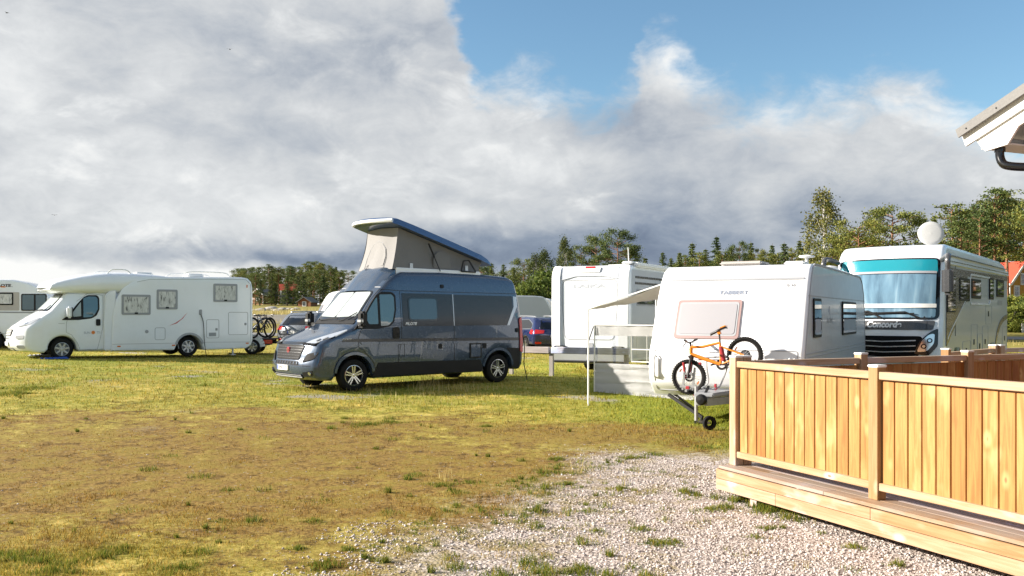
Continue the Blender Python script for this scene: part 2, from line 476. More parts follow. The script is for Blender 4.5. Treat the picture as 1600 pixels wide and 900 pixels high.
def tag(o, label, cat, group=None):
    o['label'] = label; o['category'] = cat
    if group: o['group'] = group
    return o


def structure(o): o['kind'] = 'structure'; return o


def stuff(o, label, cat): o['kind'] = 'stuff'; o['label'] = label; o['category'] = cat; return o


def empty(name, loc, rz, label, cat, group=None):
    o = bpy.data.objects.new(name, None); C.objects.link(o)
    o.location = loc; o.rotation_euler = (0, 0, rz); o.empty_display_size = 0.3
    return tag(o, label, cat, group)


# ------------------------------------------------------------------ ground sheet
def axis(a, b, n, near, far_pow=3.0):
    t = np.linspace(-1, 1, n)
    return a + (b - a) * 0.5 * 0 + np.sign(t) * (np.abs(t) * near + np.abs(t) ** 5 * (b - near))


gx = axis(0, 2600, 150, 60)
gy = np.concatenate([np.linspace(-60, 0, 16)[:-1], np.linspace(0, 60, 90)[:-1], 60 + (np.linspace(0, 1, 60) ** 2.5) * 3400])
X, Y = np.meshgrid(gx, gy)
Z = ground_h(X, Y)
n0, n1 = X.shape
idx = np.arange(n0 * n1).reshape(n0, n1)
F4 = np.stack([idx[:-1, :-1], idx[:-1, 1:], idx[1:, 1:], idx[1:, :-1]], -1).reshape(-1, 4)
ground = structure(link('ground', mesh_from('ground', np.stack([X, Y, Z], -1).reshape(-1, 3), F4), ground_mat()))
ground.data.shade_smooth()


# ------------------------------------------------------------------ numpy value noise for planting
class VN:
    def __init__(self, seed): self.g = np.random.default_rng(seed).random((256, 256))
    def __call__(self, x, y, s):
        x = x * s + 100; y = y * s + 100
        xi = np.floor(x).astype(int); yi = np.floor(y).astype(int); fx = x - xi; fy = y - yi
        fx = fx * fx * (3 - 2 * fx); fy = fy * fy * (3 - 2 * fy)
        g = self.g; a = g[xi % 256, yi % 256]; b = g[(xi + 1) % 256, yi % 256]; c = g[xi % 256, (yi + 1) % 256]; d = g[(xi + 1) % 256, (yi + 1) % 256]
        return (a * (1 - fx) + b * fx) * (1 - fy) + (c * (1 - fx) + d * fx) * fy


vn = VN(3)


def gravel_d(x, y):
    return np.minimum((x - (-1.05 + (y - 6.0) * 0.40)) * 0.9, 11.45 + (x - 1.5) * 0.10 - y)


def sample_zone(n, y0, y1, power=1.0):
    """points spread so that their density falls off with distance from the camera"""
    u = rng.random(n)
    inv = 1 / y0 + (1 / y1 - 1 / y0) * u ** power
    y = 1 / inv
    x = (rng.random(n) * 1.36 - 0.68) * y
    return x, y


def blades(name, x, y, h, w, lean, mat, label, cat, z0=None):
    n = len(x)
    z = ground_h(x, y) if z0 is None else z0
    a = rng.random(n) * 2 * PI
    dx, dy = np.cos(a) * w, np.sin(a) * w
    la = rng.random(n) * 2 * PI; ll = h * lean * rng.random(n)
    v = np.empty((n, 3, 3), np.float32)
    v[:, 0] = np.stack([x - dx, y - dy, z - 0.01], -1)
    v[:, 1] = np.stack([x + dx, y + dy, z - 0.01], -1)
    v[:, 2] = np.stack([x + np.cos(la) * ll, y + np.sin(la) * ll, z + h], -1)
    f = np.arange(n * 3).reshape(n, 3)
    return stuff(link(name, mesh_from(name, v.reshape(-1, 3), f), mat), label, cat)


def grass_mat(name, kind):
    m, b, bs = new_mat(name)
    geo = b.n('ShaderNodeNewGeometry')
    pos = geo.outputs['Position']; rnd = geo.outputs['Random Per Island']
    if kind == 'turf':
        col, gravel, bare, _ = field_nodes(b, pos)
        col = b.mix(b.mul(bare, 0.25), col, (0.28, 0.20, 0.03))
        col = b.mix(1.0, col, b.comb(b.ss(rnd, 0, 1, 0.65, 1.6, 'LINEAR'), b.ss(rnd, 0, 1, 0.65, 1.38, 'LINEAR'), b.ss(rnd, 0, 1, 0.7, 1.3, 'LINEAR')), 'MULTIPLY')
    elif kind == 'tuft':
        col = b.ramp(rnd, [(0.0, (0.045, 0.085, 0.010)), (0.45, (0.12, 0.17, 0.018)), (0.75, (0.27, 0.27, 0.035)), (1.0, (0.38, 0.27, 0.07))])
    else:
        col = b.ramp(rnd, [(0.0, (0.42, 0.32, 0.11)), (1.0, (0.55, 0.47, 0.22))])
    b.set(bs.inputs['Base Color'], col)
    bs.inputs['Roughness'].default_value = 0.7
    bs.inputs['Specular IOR Level'].default_value = 0.2
    # blades let some light through
    t = m.node_tree
    tl = b.n('ShaderNodeBsdfTranslucent'); b.set(tl.inputs[0], col)
    mx = b.n('ShaderNodeMixShader'); mx.inputs[0].default_value = 0.35
    t.links.new(bs.outputs[0], mx.inputs[1]); t.links.new(tl.outputs[0], mx.inputs[2])
    t.links.new(mx.outputs[0], t.nodes['Material Output'].inputs[0])
    return m


MT_turf = grass_mat('turf_blades', 'turf'); MT_tuft = grass_mat('tuft_blades', 'tuft'); MT_dry = grass_mat('dry_stalks', 'dry')


def np_bare(x, y):
    nn = vn(x, y, 0.6) * 1.0 + vn(x, y, 2.2) * 0.6 - 0.8
    ex = (x - (-3.2 - (y - 10) * 0.25)) / 5.6; ey = (y - 10.6) / 4.6
    r = ex * ex + ey * ey + nn * 1.2
    return 1 - smoothstep(r + 0.9 * (vn(x, y, 6.0) - 0.5), 0.3, 1.4)


def plant_grass():
    x, y = sample_zone(230000, 5.4, 46, 1.0)
    nn = vn(x, y, 1.1) * 0.9 + vn(x, y, 4.0) * 0.6 - 0.75
    g = smoothstep(gravel_d(x, y) + nn * 1.5, -0.5, 0.35)
    bare = np_bare(x, y)
    clump = vn(x, y, 5.0)
    keep = rng.random(len(x)) < (1 - 0.86 * g) * (1 - 0.60 * bare)
    keep &= ~((g > 0.5) & (clump < 0.86 - 0.25 * (1 - smoothstep(gravel_d(x, y), 0.3, 2.2))))
    deck = (x > 1.9 + (8.7 - y) * 0.436) & (y < 12.5 + 0.0 * x) & (y < 8.7 + (x - 2) * 0.44)
    keep &= ~deck
    x, y, bare, g, clump = (a[keep] for a in (x, y, bare, g, clump))
    lush = smoothstep(x, 0.8, 3.0) * smoothstep(y, 10.5, 12) * (1 - smoothstep(y, 24, 34))
    h = (0.012 + 0.026 * rng.random(len(x))) * (1 - 0.45 * bare) * (0.6 + 0.9 * clump) * (1 + 0.7 * lush) * (1 + 0.8 * smoothstep(y, 12, 22))
    w = 0.0016 + y * 0.00042
    blades('grass', x, y, h, w, 1.1, MT_turf, 'short yellow green turf of the camping field', 'grass')
    # thick dark tufts in the gravel, along the deck and at the lower edge
    cx, cy, cr, ch = [], [], [], []
    def px(u, v, r, hh):
        d = 1.75 * 1400 / (v - 492); cx.append((u - 800) / 1400 * d); cy.append(d); cr.append(r); ch.append(hh)
    for q in [(505, 886, .13, .07), (545, 860, .07, .05), (465, 858, .06, .05), (600, 878, .05, .05), (712, 889, .11, .08), (826, 880, .12, .09), (850, 896, .16, .07),
              (780, 900, .12, .07), (905, 893, .09, .08), (948, 900, .10, .06), (985, 888, .08, .05), (1010, 901, .07, .06), (1402, 884, .07, .06), (1335, 856, .08, .05), (1282, 834, .05, .04),
              (1195, 795, .16, .10), (1160, 783, .20, .11), (1130, 795, .15, .06), (1215, 800, .2, .10), (1240, 812, .14, .08), (1110, 797, .1, .04),
              (968, 765, .07, .07), (885, 758, .10, .05), (1070, 770, .08, .08), (1090, 775, .06, .06), (920, 800, .09, .05), (1000, 828, .12, .05),
              (1050, 848, .10, .04), (930, 830, .08, .04), (870, 720, .10, .05), (985, 717, .14, .05), (760, 672, .10, .06), (575, 672, .22, .05), (610, 668, .2, .04),
              (20, 872, .22, .08), (60, 880, .15, .07), (120, 880, .12, .06), (160, 870, .14, .07), (190, 858, .10, .05), (310, 862, .08, .04), (345, 815, .09, .04), (490, 815, .10, .04),
              (280, 890, .16, .05), (80, 895, .2, .07), (355, 768, .1, .04), (690, 760, .15, .05), (735, 756, .12, .05), (1025, 712, .16, .06), (1100, 700, .2, .06), (1200, 826, .1, .04), (1180, 840, .07, .04),
              (15, 640, .5, .07), (55, 630, .4, .06), (650, 745, .12, .04), (715, 772, .1, .05), (840, 800, .07, .1), (1025, 850, .1, .05)]: px(*q)
    X_, Y_, H_ = [], [], []
    for a, c, r, hh in zip(cx, cy, cr, ch):
        k = int(2300 * r * (0.5 + rng.random()))
        rr = r * np.sqrt(rng.random(k)) * (0.6 + 0.8 * rng.random(k)); t = rng.random(k) * 2 * PI
        X_.append(a + rr * np.cos(t) * (1 + 0.5 * np.sin(3 * t + a * 9))); Y_.append(c + rr * np.sin(t) * (1 + 0.5 * np.sin(2 * t + c * 7))); H_.append(hh * (0.4 + 0.8 * rng.random(k)) * (1 - 0.5 * (rr / r).clip(0, 1)))
    for _ in range(380):                      # yellowish low plants spreading into the edge of the gravel
        y0 = rng.uniform(5.8, 10.6); x0 = (-1.05 + (y0 - 6.0) * 0.40) + abs(rng.normal()) * 1.1 - 0.35
        if vn(np.array([x0]), np.array([y0]), 1.9)[0] < 0.42: continue
        k = rng.integers(10, 46); r = 0.02 + 0.07 * rng.random(); t = rng.random(k) * 2 * PI; rr = r * np.sqrt(rng.random(k))
        X_.append(x0 + rr * np.cos(t)); Y_.append(y0 + rr * np.sin(t)); H_.append(np.full(k, 0.015 + 0.05 * rng.random() ** 2) * (0.4 + rng.random(k)))
    for _ in range(150):                      # small scattered weeds
        y0 = 1 / (1 / 5.6 + (1 / 24 - 1 / 5.6) * rng.random()); x0 = (rng.random() * 1.2 - 0.6) * y0
        if x0 > 1.7 + (8.7 - y0) * 0.436 and y0 < 9.5: continue
        k = rng.integers(8, 90); r = 0.015 + 0.16 * rng.random() ** 2; t = rng.random(k) * 2 * PI; rr = r * np.sqrt(rng.random(k))
        X_.append(x0 + rr * np.cos(t)); Y_.append(y0 + rr * np.sin(t)); H_.append(np.full(k, 0.02 + 0.04 * rng.random()) * (0.5 + rng.random(k)))
    X_, Y_, H_ = (np.concatenate(q) for q in (X_, Y_, H_))
    blades('grass_tufts', X_, Y_, H_, 0.0022 + Y_ * 0.00022, 0.9, MT_tuft, 'dark green grass tufts and small weeds in the gravel and turf', 'grass tufts')
    # tall dry stalks
    X_, Y_, H_ = [], [], []
    for u, v, r, hh, k in [(690, 608, .55, .22, 120), (670, 600, .2, .38, 40), (575, 610, .5, .14, 70), (760, 605, .5, .14, 60), (735, 605, .3, .2, 40), (440, 590, 1.3, .10, 160), (230, 600, 2.2, .09, 240), (100, 596, 1.4, .09, 120),
                           (640, 640, .9, .10, 90), (600, 635, 1.2, .09, 90), (700, 628, 1.0, .11, 90), (880, 740, .15, .22, 8), (713, 752, .2, .24, 6), (690, 750, .1, .2, 5), (850, 590, 1.5, .11, 150), (300, 540, 4.0, .12, 220),
                           (900, 548, 1.3, .22, 160), (1575, 520, 3, .3, 200), (950, 850, .3, .07, 30), (850, 805, .2, .12, 18)]:
        d = 1.75 * 1400 / (v - 492); x0 = (u - 800) / 1400 * d
        if v < 620: d = min(d, (1.75 - gh(x0, d)) * 1400 / (v - 492)); x0 = (u - 800) / 1400 * d
        t = rng.random(k) * 2 * PI; rr = r * np.sqrt(rng.random(k))
        X_.append(x0 + rr * np.cos(t) * 1.4); Y_.append(d + rr * np.sin(t) * 0.7); H_.append(hh * (0.4 + 0.7 * rng.random(k)))
    for y0, k, hh in ((108, 1500, .7), (112, 1300, .8), (78, 900, .35), (66, 700, .25)):      # reeds on the far shore
        X_.append(rng.uniform(-60, -14, k) * y0 / 110); Y_.append(y0 + rng.uniform(-4, 4, k)); H_.append(hh * (0.4 + 0.8 * rng.random(k)))
    X_, Y_, H_ = (np.concatenate(q) for q in (X_, Y_, H_))
    blades('dry_grass', X_, Y_, H_, 0.0016 + Y_ * 0.00030, 0.5, MT_dry, 'tall dry straw coloured grass stalks', 'dry grass')


plant_grass()


def plant_gravel():
    n = 78000
    u = rng.random(n)
    y = 1 / (1 / 5.3 + (1 / 12.0 - 1 / 5.3) * u ** 0.9)
    x = -2.2 + rng.random(n) * 6.4
    nn = vn(x, y, 1.1) * 0.9 + vn(x, y, 4.0) * 0.6 - 0.75
    g = smoothstep(gravel_d(x, y) + nn * 2.4, -0.5, 1.6)
    keep = (rng.random(n) < g * (0.55 + 0.45 * smoothstep(vn(x, y, 3.0), 0.25, 0.5))) & (np.abs(x) < 0.7 * y) & (x < 2.9 + (8.7 - y) * 0.436)
    x, y = x[keep], y[keep]
    # a few loose stones out on the bare soil
    xs, ys = sample_zone(650, 5.5, 16, 1.0); ks = np_bare(xs, ys) > 0.3
    x = np.concatenate([x, xs[ks]]); y = np.concatenate([y, ys[ks]])
    n = len(x)
    bm = bmesh.new(); bmesh.ops.create_icosphere(bm, subdivisions=1, radius=1.0)
    bv = np.array([v.co[:] for v in bm.verts]); bf = np.array([[v.index for v in f.verts] for f in bm.faces]); bm.free()
    s = (0.0040 + 0.0100 * rng.random(n) ** 3.5)[:, None] * (0.7 + 0.6 * rng.random((n, 3))); s[:, 2] *= 0.65
    jit = 1 + 0.22 * (rng.random((n, len(bv), 1)) - 0.5)
    v = bv[None] * jit * s[:, None, :]
    a = rng.random(n) * 2 * PI; ca, sa = np.cos(a)[:, None], np.sin(a)[:, None]
    vx = v[..., 0] * ca - v[..., 1] * sa; vy = v[..., 0] * sa + v[..., 1] * ca
    v = np.stack([vx + x[:, None], vy + y[:, None], v[..., 2] + (ground_h(x, y) + s[:, 2] * 0.45)[:, None]], -1)
    f = bf[None] + (np.arange(n) * len(bv))[:, None, None]
    m, b, bs = new_mat('gravel_stones')
    geo = b.n('ShaderNodeNewGeometry')
    b.set(bs.inputs['Base Color'], b.ramp(geo.outputs['Random Per Island'], [(0.0, (0.20, 0.16, 0.135)), (0.3, (0.37, 0.31, 0.275)), (0.65, (0.50, 0.43, 0.39)), (1.0, (0.68, 0.62, 0.58))]))
    bs.inputs['Roughness'].default_value = 0.85
    stuff(link('gravel', mesh_from('gravel', v.reshape(-1, 3), f.reshape(-1, 3)), m), 'pale pinkish crushed stone gravel beside the wooden deck', 'gravel')


plant_gravel()

# grey gravel road beyond the pitches, laid just above the ground sheet
def road():
    xs = np.linspace(-130, 60, 120); c = 58 + 0.0006 * (xs + 20) ** 2
    c = c + 2 * np.sin(xs * 0.05)
    v = []
    for off in (-2.4, -0.8, 0.8, 2.4):
        v.append(np.stack([xs, c + off, ground_h(xs, c + off) + 0.03], -1))
    v = np.stack(v, 0); k = len(xs)
    idx = np.arange(4 * k).reshape(4, k)
    f = np.stack([idx[:-1, :-1], idx[:-1, 1:], idx[1:, 1:], idx[1:, :-1]], -1).reshape(-1, 4)
    structure(link('road', mesh_from('road', v.reshape(-1, 3), f), paint('road_gravel', (0.21, 0.20, 0.19), 0.9, dirt=0.4, scale=1.0)))


road()

# stony shore flat below the far wood
def shore():
    xs = np.linspace(-260, -12, 90); v = []
    for k_, off in enumerate((80, 88, 96, 104)):
        yy_ = off + 3 * np.sin(xs * 0.09 + k_)
        v.append(np.stack([xs, yy_, ground_h(xs, yy_) + 0.02], -1))
    v = np.stack(v, 0); k = len(xs); idx = np.arange(4 * k).reshape(4, k)
    f = np.stack([idx[:-1, :-1], idx[:-1, 1:], idx[1:, 1:], idx[1:, :-1]], -1).reshape(-1, 4)
    structure(link('shore', mesh_from('shore', v.reshape(-1, 3), f), paint('shore_gravel', (0.20, 0.175, 0.14), 0.9, dirt=0.8, scale=0.12, dirtcol=(0.07, 0.065, 0.035))))


shore()
# ================================================================== modelling helpers
def finish(bm, name, mat, parent=None, angle=32, smooth=True):
    bmesh.ops.recalc_face_normals(bm, faces=bm.faces)
    me = bpy.data.meshes.new(name); bm.to_mesh(me); bm.free()
    if smooth:
        me.shade_smooth(); me.set_sharp_from_angle(angle=R(angle))
    return link(name, me, MATS[mat] if isinstance(mat, str) else mat, parent)


def box(bm, c, s, rot=None):
    r = bmesh.ops.create_cube(bm, size=1.0)
    mt = Matrix.Translation(c) @ (rot.to_4x4() if rot is not None else Matrix.Identity(4)) @ Matrix.Diagonal((*s, 1))
    bmesh.ops.transform(bm, matrix=mt, verts=r['verts'])
    return r['verts']


def bar(bm, a, b, w, h=None, up=(0, 0, 1)):
    """box beam from a to b"""
    a, b = Vector(a), Vector(b); d = b - a; L = d.length
    x = d.normalized(); u = Vector(up); y = u.cross(x)
    if y.length < 1e-4: y = Vector((0, 1, 0)).cross(x)
    y.normalize(); z = x.cross(y)
    rot = Matrix((x, y, z)).transposed()
    box(bm, (a + b) / 2, (L, w, h or w), rot)


def tube(bm, pts, r, n=8, cap=True, r2=None):
    pts = [Vector(p) for p in pts]
    rings = []
    prev = None
    for i, p in enumerate(pts):
        t = (pts[min(i + 1, len(pts) - 1)] - pts[max(i - 1, 0)]).normalized()
        if prev is None:
            u = Vector((0, 0, 1)) if abs(t.z) < 0.9 else Vector((1, 0, 0))
            prev = (u - t * u.dot(t)).normalized()
        else:
            prev = (prev - t * prev.dot(t)).normalized()
        q = t.cross(prev)
        rr = r if r2 is None else r + (r2 - r) * i / (len(pts) - 1)
        rings.append([bm.verts.new(p + (prev * math.cos(2 * PI * k / n) + q * math.sin(2 * PI * k / n)) * rr) for k in range(n)])
    for a, b in zip(rings, rings[1:]):
        for k in range(n): bm.faces.new((a[k], a[(k + 1) % n], b[(k + 1) % n], b[k]))
    if cap:
        bm.faces.new(rings[0][::-1]); bm.faces.new(rings[-1])


def curve_pts(ctrl, n=8):
    """Catmull-Rom through control points"""
    P = [Vector(p) for p in ctrl]; out = []
    P = [P[0] * 2 - P[1]] + P + [P[-1] * 2 - P[-2]]
    for i in range(1, len(P) - 2):
        for k in range(n):
            t = k / n
            a, b_, c, d = P[i - 1], P[i], P[i + 1], P[i + 2]
            out.append(0.5 * ((2 * b_) + (c - a) * t + (2 * a - 5 * b_ + 4 * c - d) * t * t + (3 * b_ - a - 3 * c + d) * t ** 3))
    out.append(P[-2])
    return out


def lathe(bm, prof, n=28, axis='y', c=(0, 0, 0), cap=False):
    """profile of (radius, along) turned about an axis"""
    rings = []
    for r, a in prof:
        ring = []
        for k in range(n):
            t = 2 * PI * k / n; u, v = r * math.cos(t), r * math.sin(t)
            p = {'y': (u, a, v), 'z': (u, v, a), 'x': (a, u, v)}[axis]
            ring.append(bm.verts.new(Vector(p) + Vector(c)))
        rings.append(ring)
    for a, b in zip(rings, rings[1:]):
        for k in range(n): bm.faces.new((a[k], a[(k + 1) % n], b[(k + 1) % n], b[k]))
    if cap:
        bm.faces.new(rings[0]); bm.faces.new(rings[-1])


def fillet(pts, r, n=4):
    out = []
    k = len(pts)
    rs = r if isinstance(r, (list, tuple)) else [r] * k
    for i in range(k):
        a, p, c = Vector(pts[i - 1]), Vector(pts[i]), Vector(pts[(i + 1) % k])
        rr = rs[i]
        if rr <= 0: out.append(tuple(p)); continue
        da, dc = (a - p), (c - p)
        l = min(rr, da.length * 0.48, dc.length * 0.48)
        s, e = p + da.normalized() * l, p + dc.normalized() * l
        for j in range(n + 1):
            t = j / n
            out.append(tuple(s * (1 - t) ** 2 + p * 2 * t * (1 - t) + e * t * t))
    return out


def rrect(x0, z0, x1, z1, r, n=4): return fillet([(x0, z0), (x1, z0), (x1, z1), (x0, z1)], r, n)


def arc(cx, cz, r, a0, a1, n):
    return [(cx + r * math.cos(R(a0 + (a1 - a0) * i / n)), cz + r * math.sin(R(a0 + (a1 - a0) * i / n))) for i in range(n + 1)]


def resample(pts, step, closed=False):
    out = []
    k = len(pts)
    for i in range(k if closed else k - 1):
        a, b = Vector(pts[i]), Vector(pts[(i + 1) % k]); m = max(1, int(math.ceil((b - a).length / step)))
        for j in range(m): out.append(tuple(a.lerp(b, j / m)))
    if not closed: out.append(tuple(pts[-1]))
    return out


def interp(x, xs, ys): return float(np.interp(x, xs, ys))


def bump_w(t):
    t = min(max(t, 0), 1); return 1 - t * t * (3 - 2 * t)


class Shell:
    """a coachwork shell: side outline carried across the width, edges rounded, then bowed and leaned"""
    def __init__(self, root, W, r, outline, front, rear, lean=(), bow=None, cr=None):
        self.root, self.W, self.r, self.outline = root, W, r, outline
        self.front, self.rear = front, rear          # lists of (z, x) rising in z
        self.lean = lean                              # (z list, width factor list)
        self.bow = bow
        self.crown = cr or 0.0

    def D(self, v):
        x, y, z = v
        u = abs(y) / self.W
        if self.bow: x = self.bow(x, min(u, 1.2), z)
        if self.lean: y = y * interp(z, self.lean[0], self.lean[1])
        if self.crown: z = z + self.crown * (1 - u * u) * min(max((z - 1.9) / 0.5, 0), 1)
        return Vector((x, y, z))

    def build(self, name, mat, dx=0.3, dz=0.25, step=0.10, ny=5):
        bm = bmesh.new()
        P = [Vector(p) for p in resample(self.outline, step, True)]
        # drop doubles
        Q = [P[0]]
        for p in P[1:]:
            if (p - Q[-1]).length > 0.012: Q.append(p)
        if (Q[0] - Q[-1]).length < 0.012: Q.pop()
        P = Q; n = len(P)
        area = sum(P[i].x * P[(i + 1) % n].y - P[(i + 1) % n].x * P[i].y for i in range(n))
        sg = 1 if area > 0 else -1
        N = []
        for i in range(n):
            a = (P[i] - P[i - 1]).normalized(); b = (P[(i + 1) % n] - P[i]).normalized()
            na = Vector((a.y, -a.x)) * sg; nb = Vector((b.y, -b.x)) * sg
            m = (na + nb); m = m.normalized() if m.length > 1e-3 else na
            N.append(m / max(0.6, m.dot(na)))
        rows = []
        half = [(self.W - self.r + self.r * math.sin(R(t)), self.r * (1 - math.cos(R(t)))) for t in (90, 67, 45, 22, 0)]
        ys = [(-y, i) for y, i in half]
        for k in range(1, ny): ys.append((-(self.W - self.r) + 2 * (self.W - self.r) * k / ny, 0))
        ys += [(y, i) for y, i in reversed(half)]
        for y, ins in ys:
            rows.append([bm.verts.new((P[i].x - N[i].x * ins, y, P[i].y - N[i].y * ins)) for i in range(n)])
        for a, b in zip(rows, rows[1:]):
            for i in range(n): bm.faces.new((a[i], a[(i + 1) % n], b[(i + 1) % n], b[i]))
        bm.faces.new(rows[0][::-1]); bm.faces.new(rows[-1])
        xs = [p.x for p in P]; zs = [p.y for p in P]
        def cut(lo, hi, st, no, co):
            t = lo + st
            while t < hi - 0.02:
                g = bm.verts[:] + bm.edges[:] + bm.faces[:]
                bmesh.ops.bisect_plane(bm, geom=g, dist=1e-4, plane_co=co(t), plane_no=no)
                t += st
        cut(min(zs), max(zs), dz, (0, 0, 1), lambda t: (0, 0, t + 0.0131))
        cut(min(xs), max(xs), dx, (1, 0, 0), lambda t: (t + 0.0137, 0, 0))
        for v in bm.verts: v.co = self.D(v.co)
        return finish(bm, name, mat, self.root, 28)

    # ---- mapping of flat shapes onto the surface
    def edge_in(self, y):
        e = abs(y) - (self.W - self.r)
        if e <= 0: return 0
        e = min(e, self.r * 0.999)
        return self.r - math.sqrt(self.r ** 2 - e ** 2)

    def chain(self, ch, z):
        zs = [c[0] for c in ch]; xs = [c[1] for c in ch]
        x = interp(z, zs, xs); dzz = 0.03
        s = (interp(z + dzz, zs, xs) - interp(z - dzz, zs, xs)) / (2 * dzz)
        return x, s

    def mapf(self, where):
        if where in ('L', 'R'):
            s = -1 if where == 'L' else 1
            return lambda a, b, d: self.D((a, s * (self.W + d), b))
        if where == 'F':
            def f(a, b, d):
                x, s = self.chain(self.front, b); n = Vector((-1, 0, s)).normalized()
                d2 = d - self.edge_in(a)
                return self.D((x + n.x * d2, a, b + n.z * d2))
            return f
        if where == 'B':
            def f(a, b, d):
                x, s = self.chain(self.rear, b); n = Vector((1, 0, -s)).normalized()
                d2 = d - self.edge_in(a)
                return self.D((x + n.x * d2, a, b + n.z * d2))
            return f

    def patch(self, where, polys, mat, name, off=0.006, parent=None, step=0.14, skirt=0.02, smooth=True):
        """one or more flat outlines laid on the shell as thin raised pieces"""
        f = self.mapf(where)
        bm = bmesh.new()
        if isinstance(polys[0][0], (int, float)): polys = [polys]
        for poly in polys:
            bm.faces.new([bm.verts.new((p[0], p[1], 0)) for p in poly])
        xs = [v.co.x for v in bm.verts]; zs = [v.co.y for v in bm.verts]
        for lo, hi, no, k in ((min(xs), max(xs), (1, 0, 0), 0), (min(zs), max(zs), (0, 1, 0), 1)):
            m = max(1, int((hi - lo) / step))
            for i in range(1, m):
                t = lo + (hi - lo) * i / m; co = [0, 0, 0]; co[k] = t
                bmesh.ops.bisect_plane(bm, geom=bm.verts[:] + bm.edges[:] + bm.faces[:], dist=1e-5, plane_co=co, plane_no=no)
        be = [e for e in bm.edges if len(e.link_faces) == 1]
        r = bmesh.ops.extrude_edge_only(bm, edges=be)
        nv = {v for v in r['geom'] if isinstance(v, bmesh.types.BMVert)}
        for v in bm.verts:
            v.co = f(v.co.x, v.co.y, off - skirt if v in nv else off)
        return finish(bm, name, mat, parent or self.root, 35, smooth)

    def strokes(self, where, lines, w, mat, name, off=0.004, parent=None, closed=False):
        """thin lines (panel gaps, trims) on the shell"""
        f = self.mapf(where)
        bm = bmesh.new()
        for L in lines:
            P = [Vector(p) for p in resample(L, 0.12, closed)]
            n = len(P)
            prev = None; first = None
            for i in range(n):
                a = P[i - 1] if (closed or i > 0) else P[i]; c = P[(i + 1) % n] if (closed or i < n - 1) else P[i]
                t = (c - a)
                t = t.normalized() if t.length > 1e-6 else Vector((1, 0))
                q = Vector((-t.y, t.x)) * w / 2
                pr = []
                for s, dd in ((1, -0.01), (1, off), (-1, off), (-1, -0.01)):
                    pr.append(bm.verts.new(f(P[i].x + q.x * s, P[i].y + q.y * s, dd)))
                if prev:
                    for k in range(3): bm.faces.new((prev[k], prev[k + 1], pr[k + 1], pr[k]))
                else: first = pr
                prev = pr
            if closed:
                for k in range(3): bm.faces.new((prev[k], prev[k + 1], first[k + 1], first[k]))
        return finish(bm, name, mat, parent or self.root, 35)

    def window(self, where, x0, z0, x1, z1, r=0.06, frame='black_plastic', glass='dark_glass', fw=0.035, name='window', poly=None, frame_off=0.014, gname='pane'):
        if poly is None: poly = rrect(x0, z0, x1, z1, r); inner = rrect(x0 + fw, z0 + fw, x1 - fw, z1 - fw, max(0.01, r - fw * 0.5))
        else:
            inner = inset_poly(poly, fw)
        a = self.patch(where, poly, frame, name, frame_off)
        g = self.patch(where, inner, glass, gname, frame_off + 0.004, parent=a)
        return a

    def text(self, where, s, x, z, size, mat, name, off=0.006, shear=0.0, flip=False, parent=None, width=None, bold=0.0):
        f = self.mapf(where)
        me = text_mesh(s, size, shear, width, bold)
        for v in me.vertices:
            a = v.co.x; a = -a if flip else a
            v.co = f(x + a, z + v.co.y, off)
        return link(name, me, MATS[mat], parent or self.root)


def inset_poly(poly, w):
    P = [Vector(p) for p in poly]; n = len(P)
    area = sum(P[i].x * P[(i + 1) % n].y - P[(i + 1) % n].x * P[i].y for i in range(n)); sg = 1 if area > 0 else -1
    out = []
    for i in range(n):
        a = (P[i] - P[i - 1]); b = (P[(i + 1) % n] - P[i])
        if a.length < 1e-6: a = b
        if b.length < 1e-6: b = a
        a.normalize(); b.normalize()
        na = Vector((-a.y, a.x)) * sg; nb = Vector((-b.y, b.x)) * sg
        m = (na + nb); m = m.normalized() if m.length > 1e-3 else na
        out.append(tuple(P[i] + m * w / max(0.7, m.dot(na))))
    return out


def text_mesh(s, size, shear=0.0, width=None, bold=0.0):
    cu = bpy.data.curves.new('t', 'FONT'); cu.body = s; cu.size = size; cu.align_x = 'CENTER'; cu.align_y = 'CENTER'; cu.shear = shear; cu.offset = bold
    cu.fill_mode = 'FRONT'; cu.resolution_u = 3
    o = bpy.data.objects.new('t', cu); C.objects.link(o)
    bpy.context.view_layer.update()
    me = bpy.data.meshes.new_from_object(o.evaluated_get(bpy.context.evaluated_depsgraph_get()))
    bpy.data.objects.remove(o)
    if width:
        xs = [v.co.x for v in me.vertices]; k = width / (max(xs) - min(xs)); c = (max(xs) + min(xs)) / 2
        for v in me.vertices: v.co.x = (v.co.x - c) * k
    return me


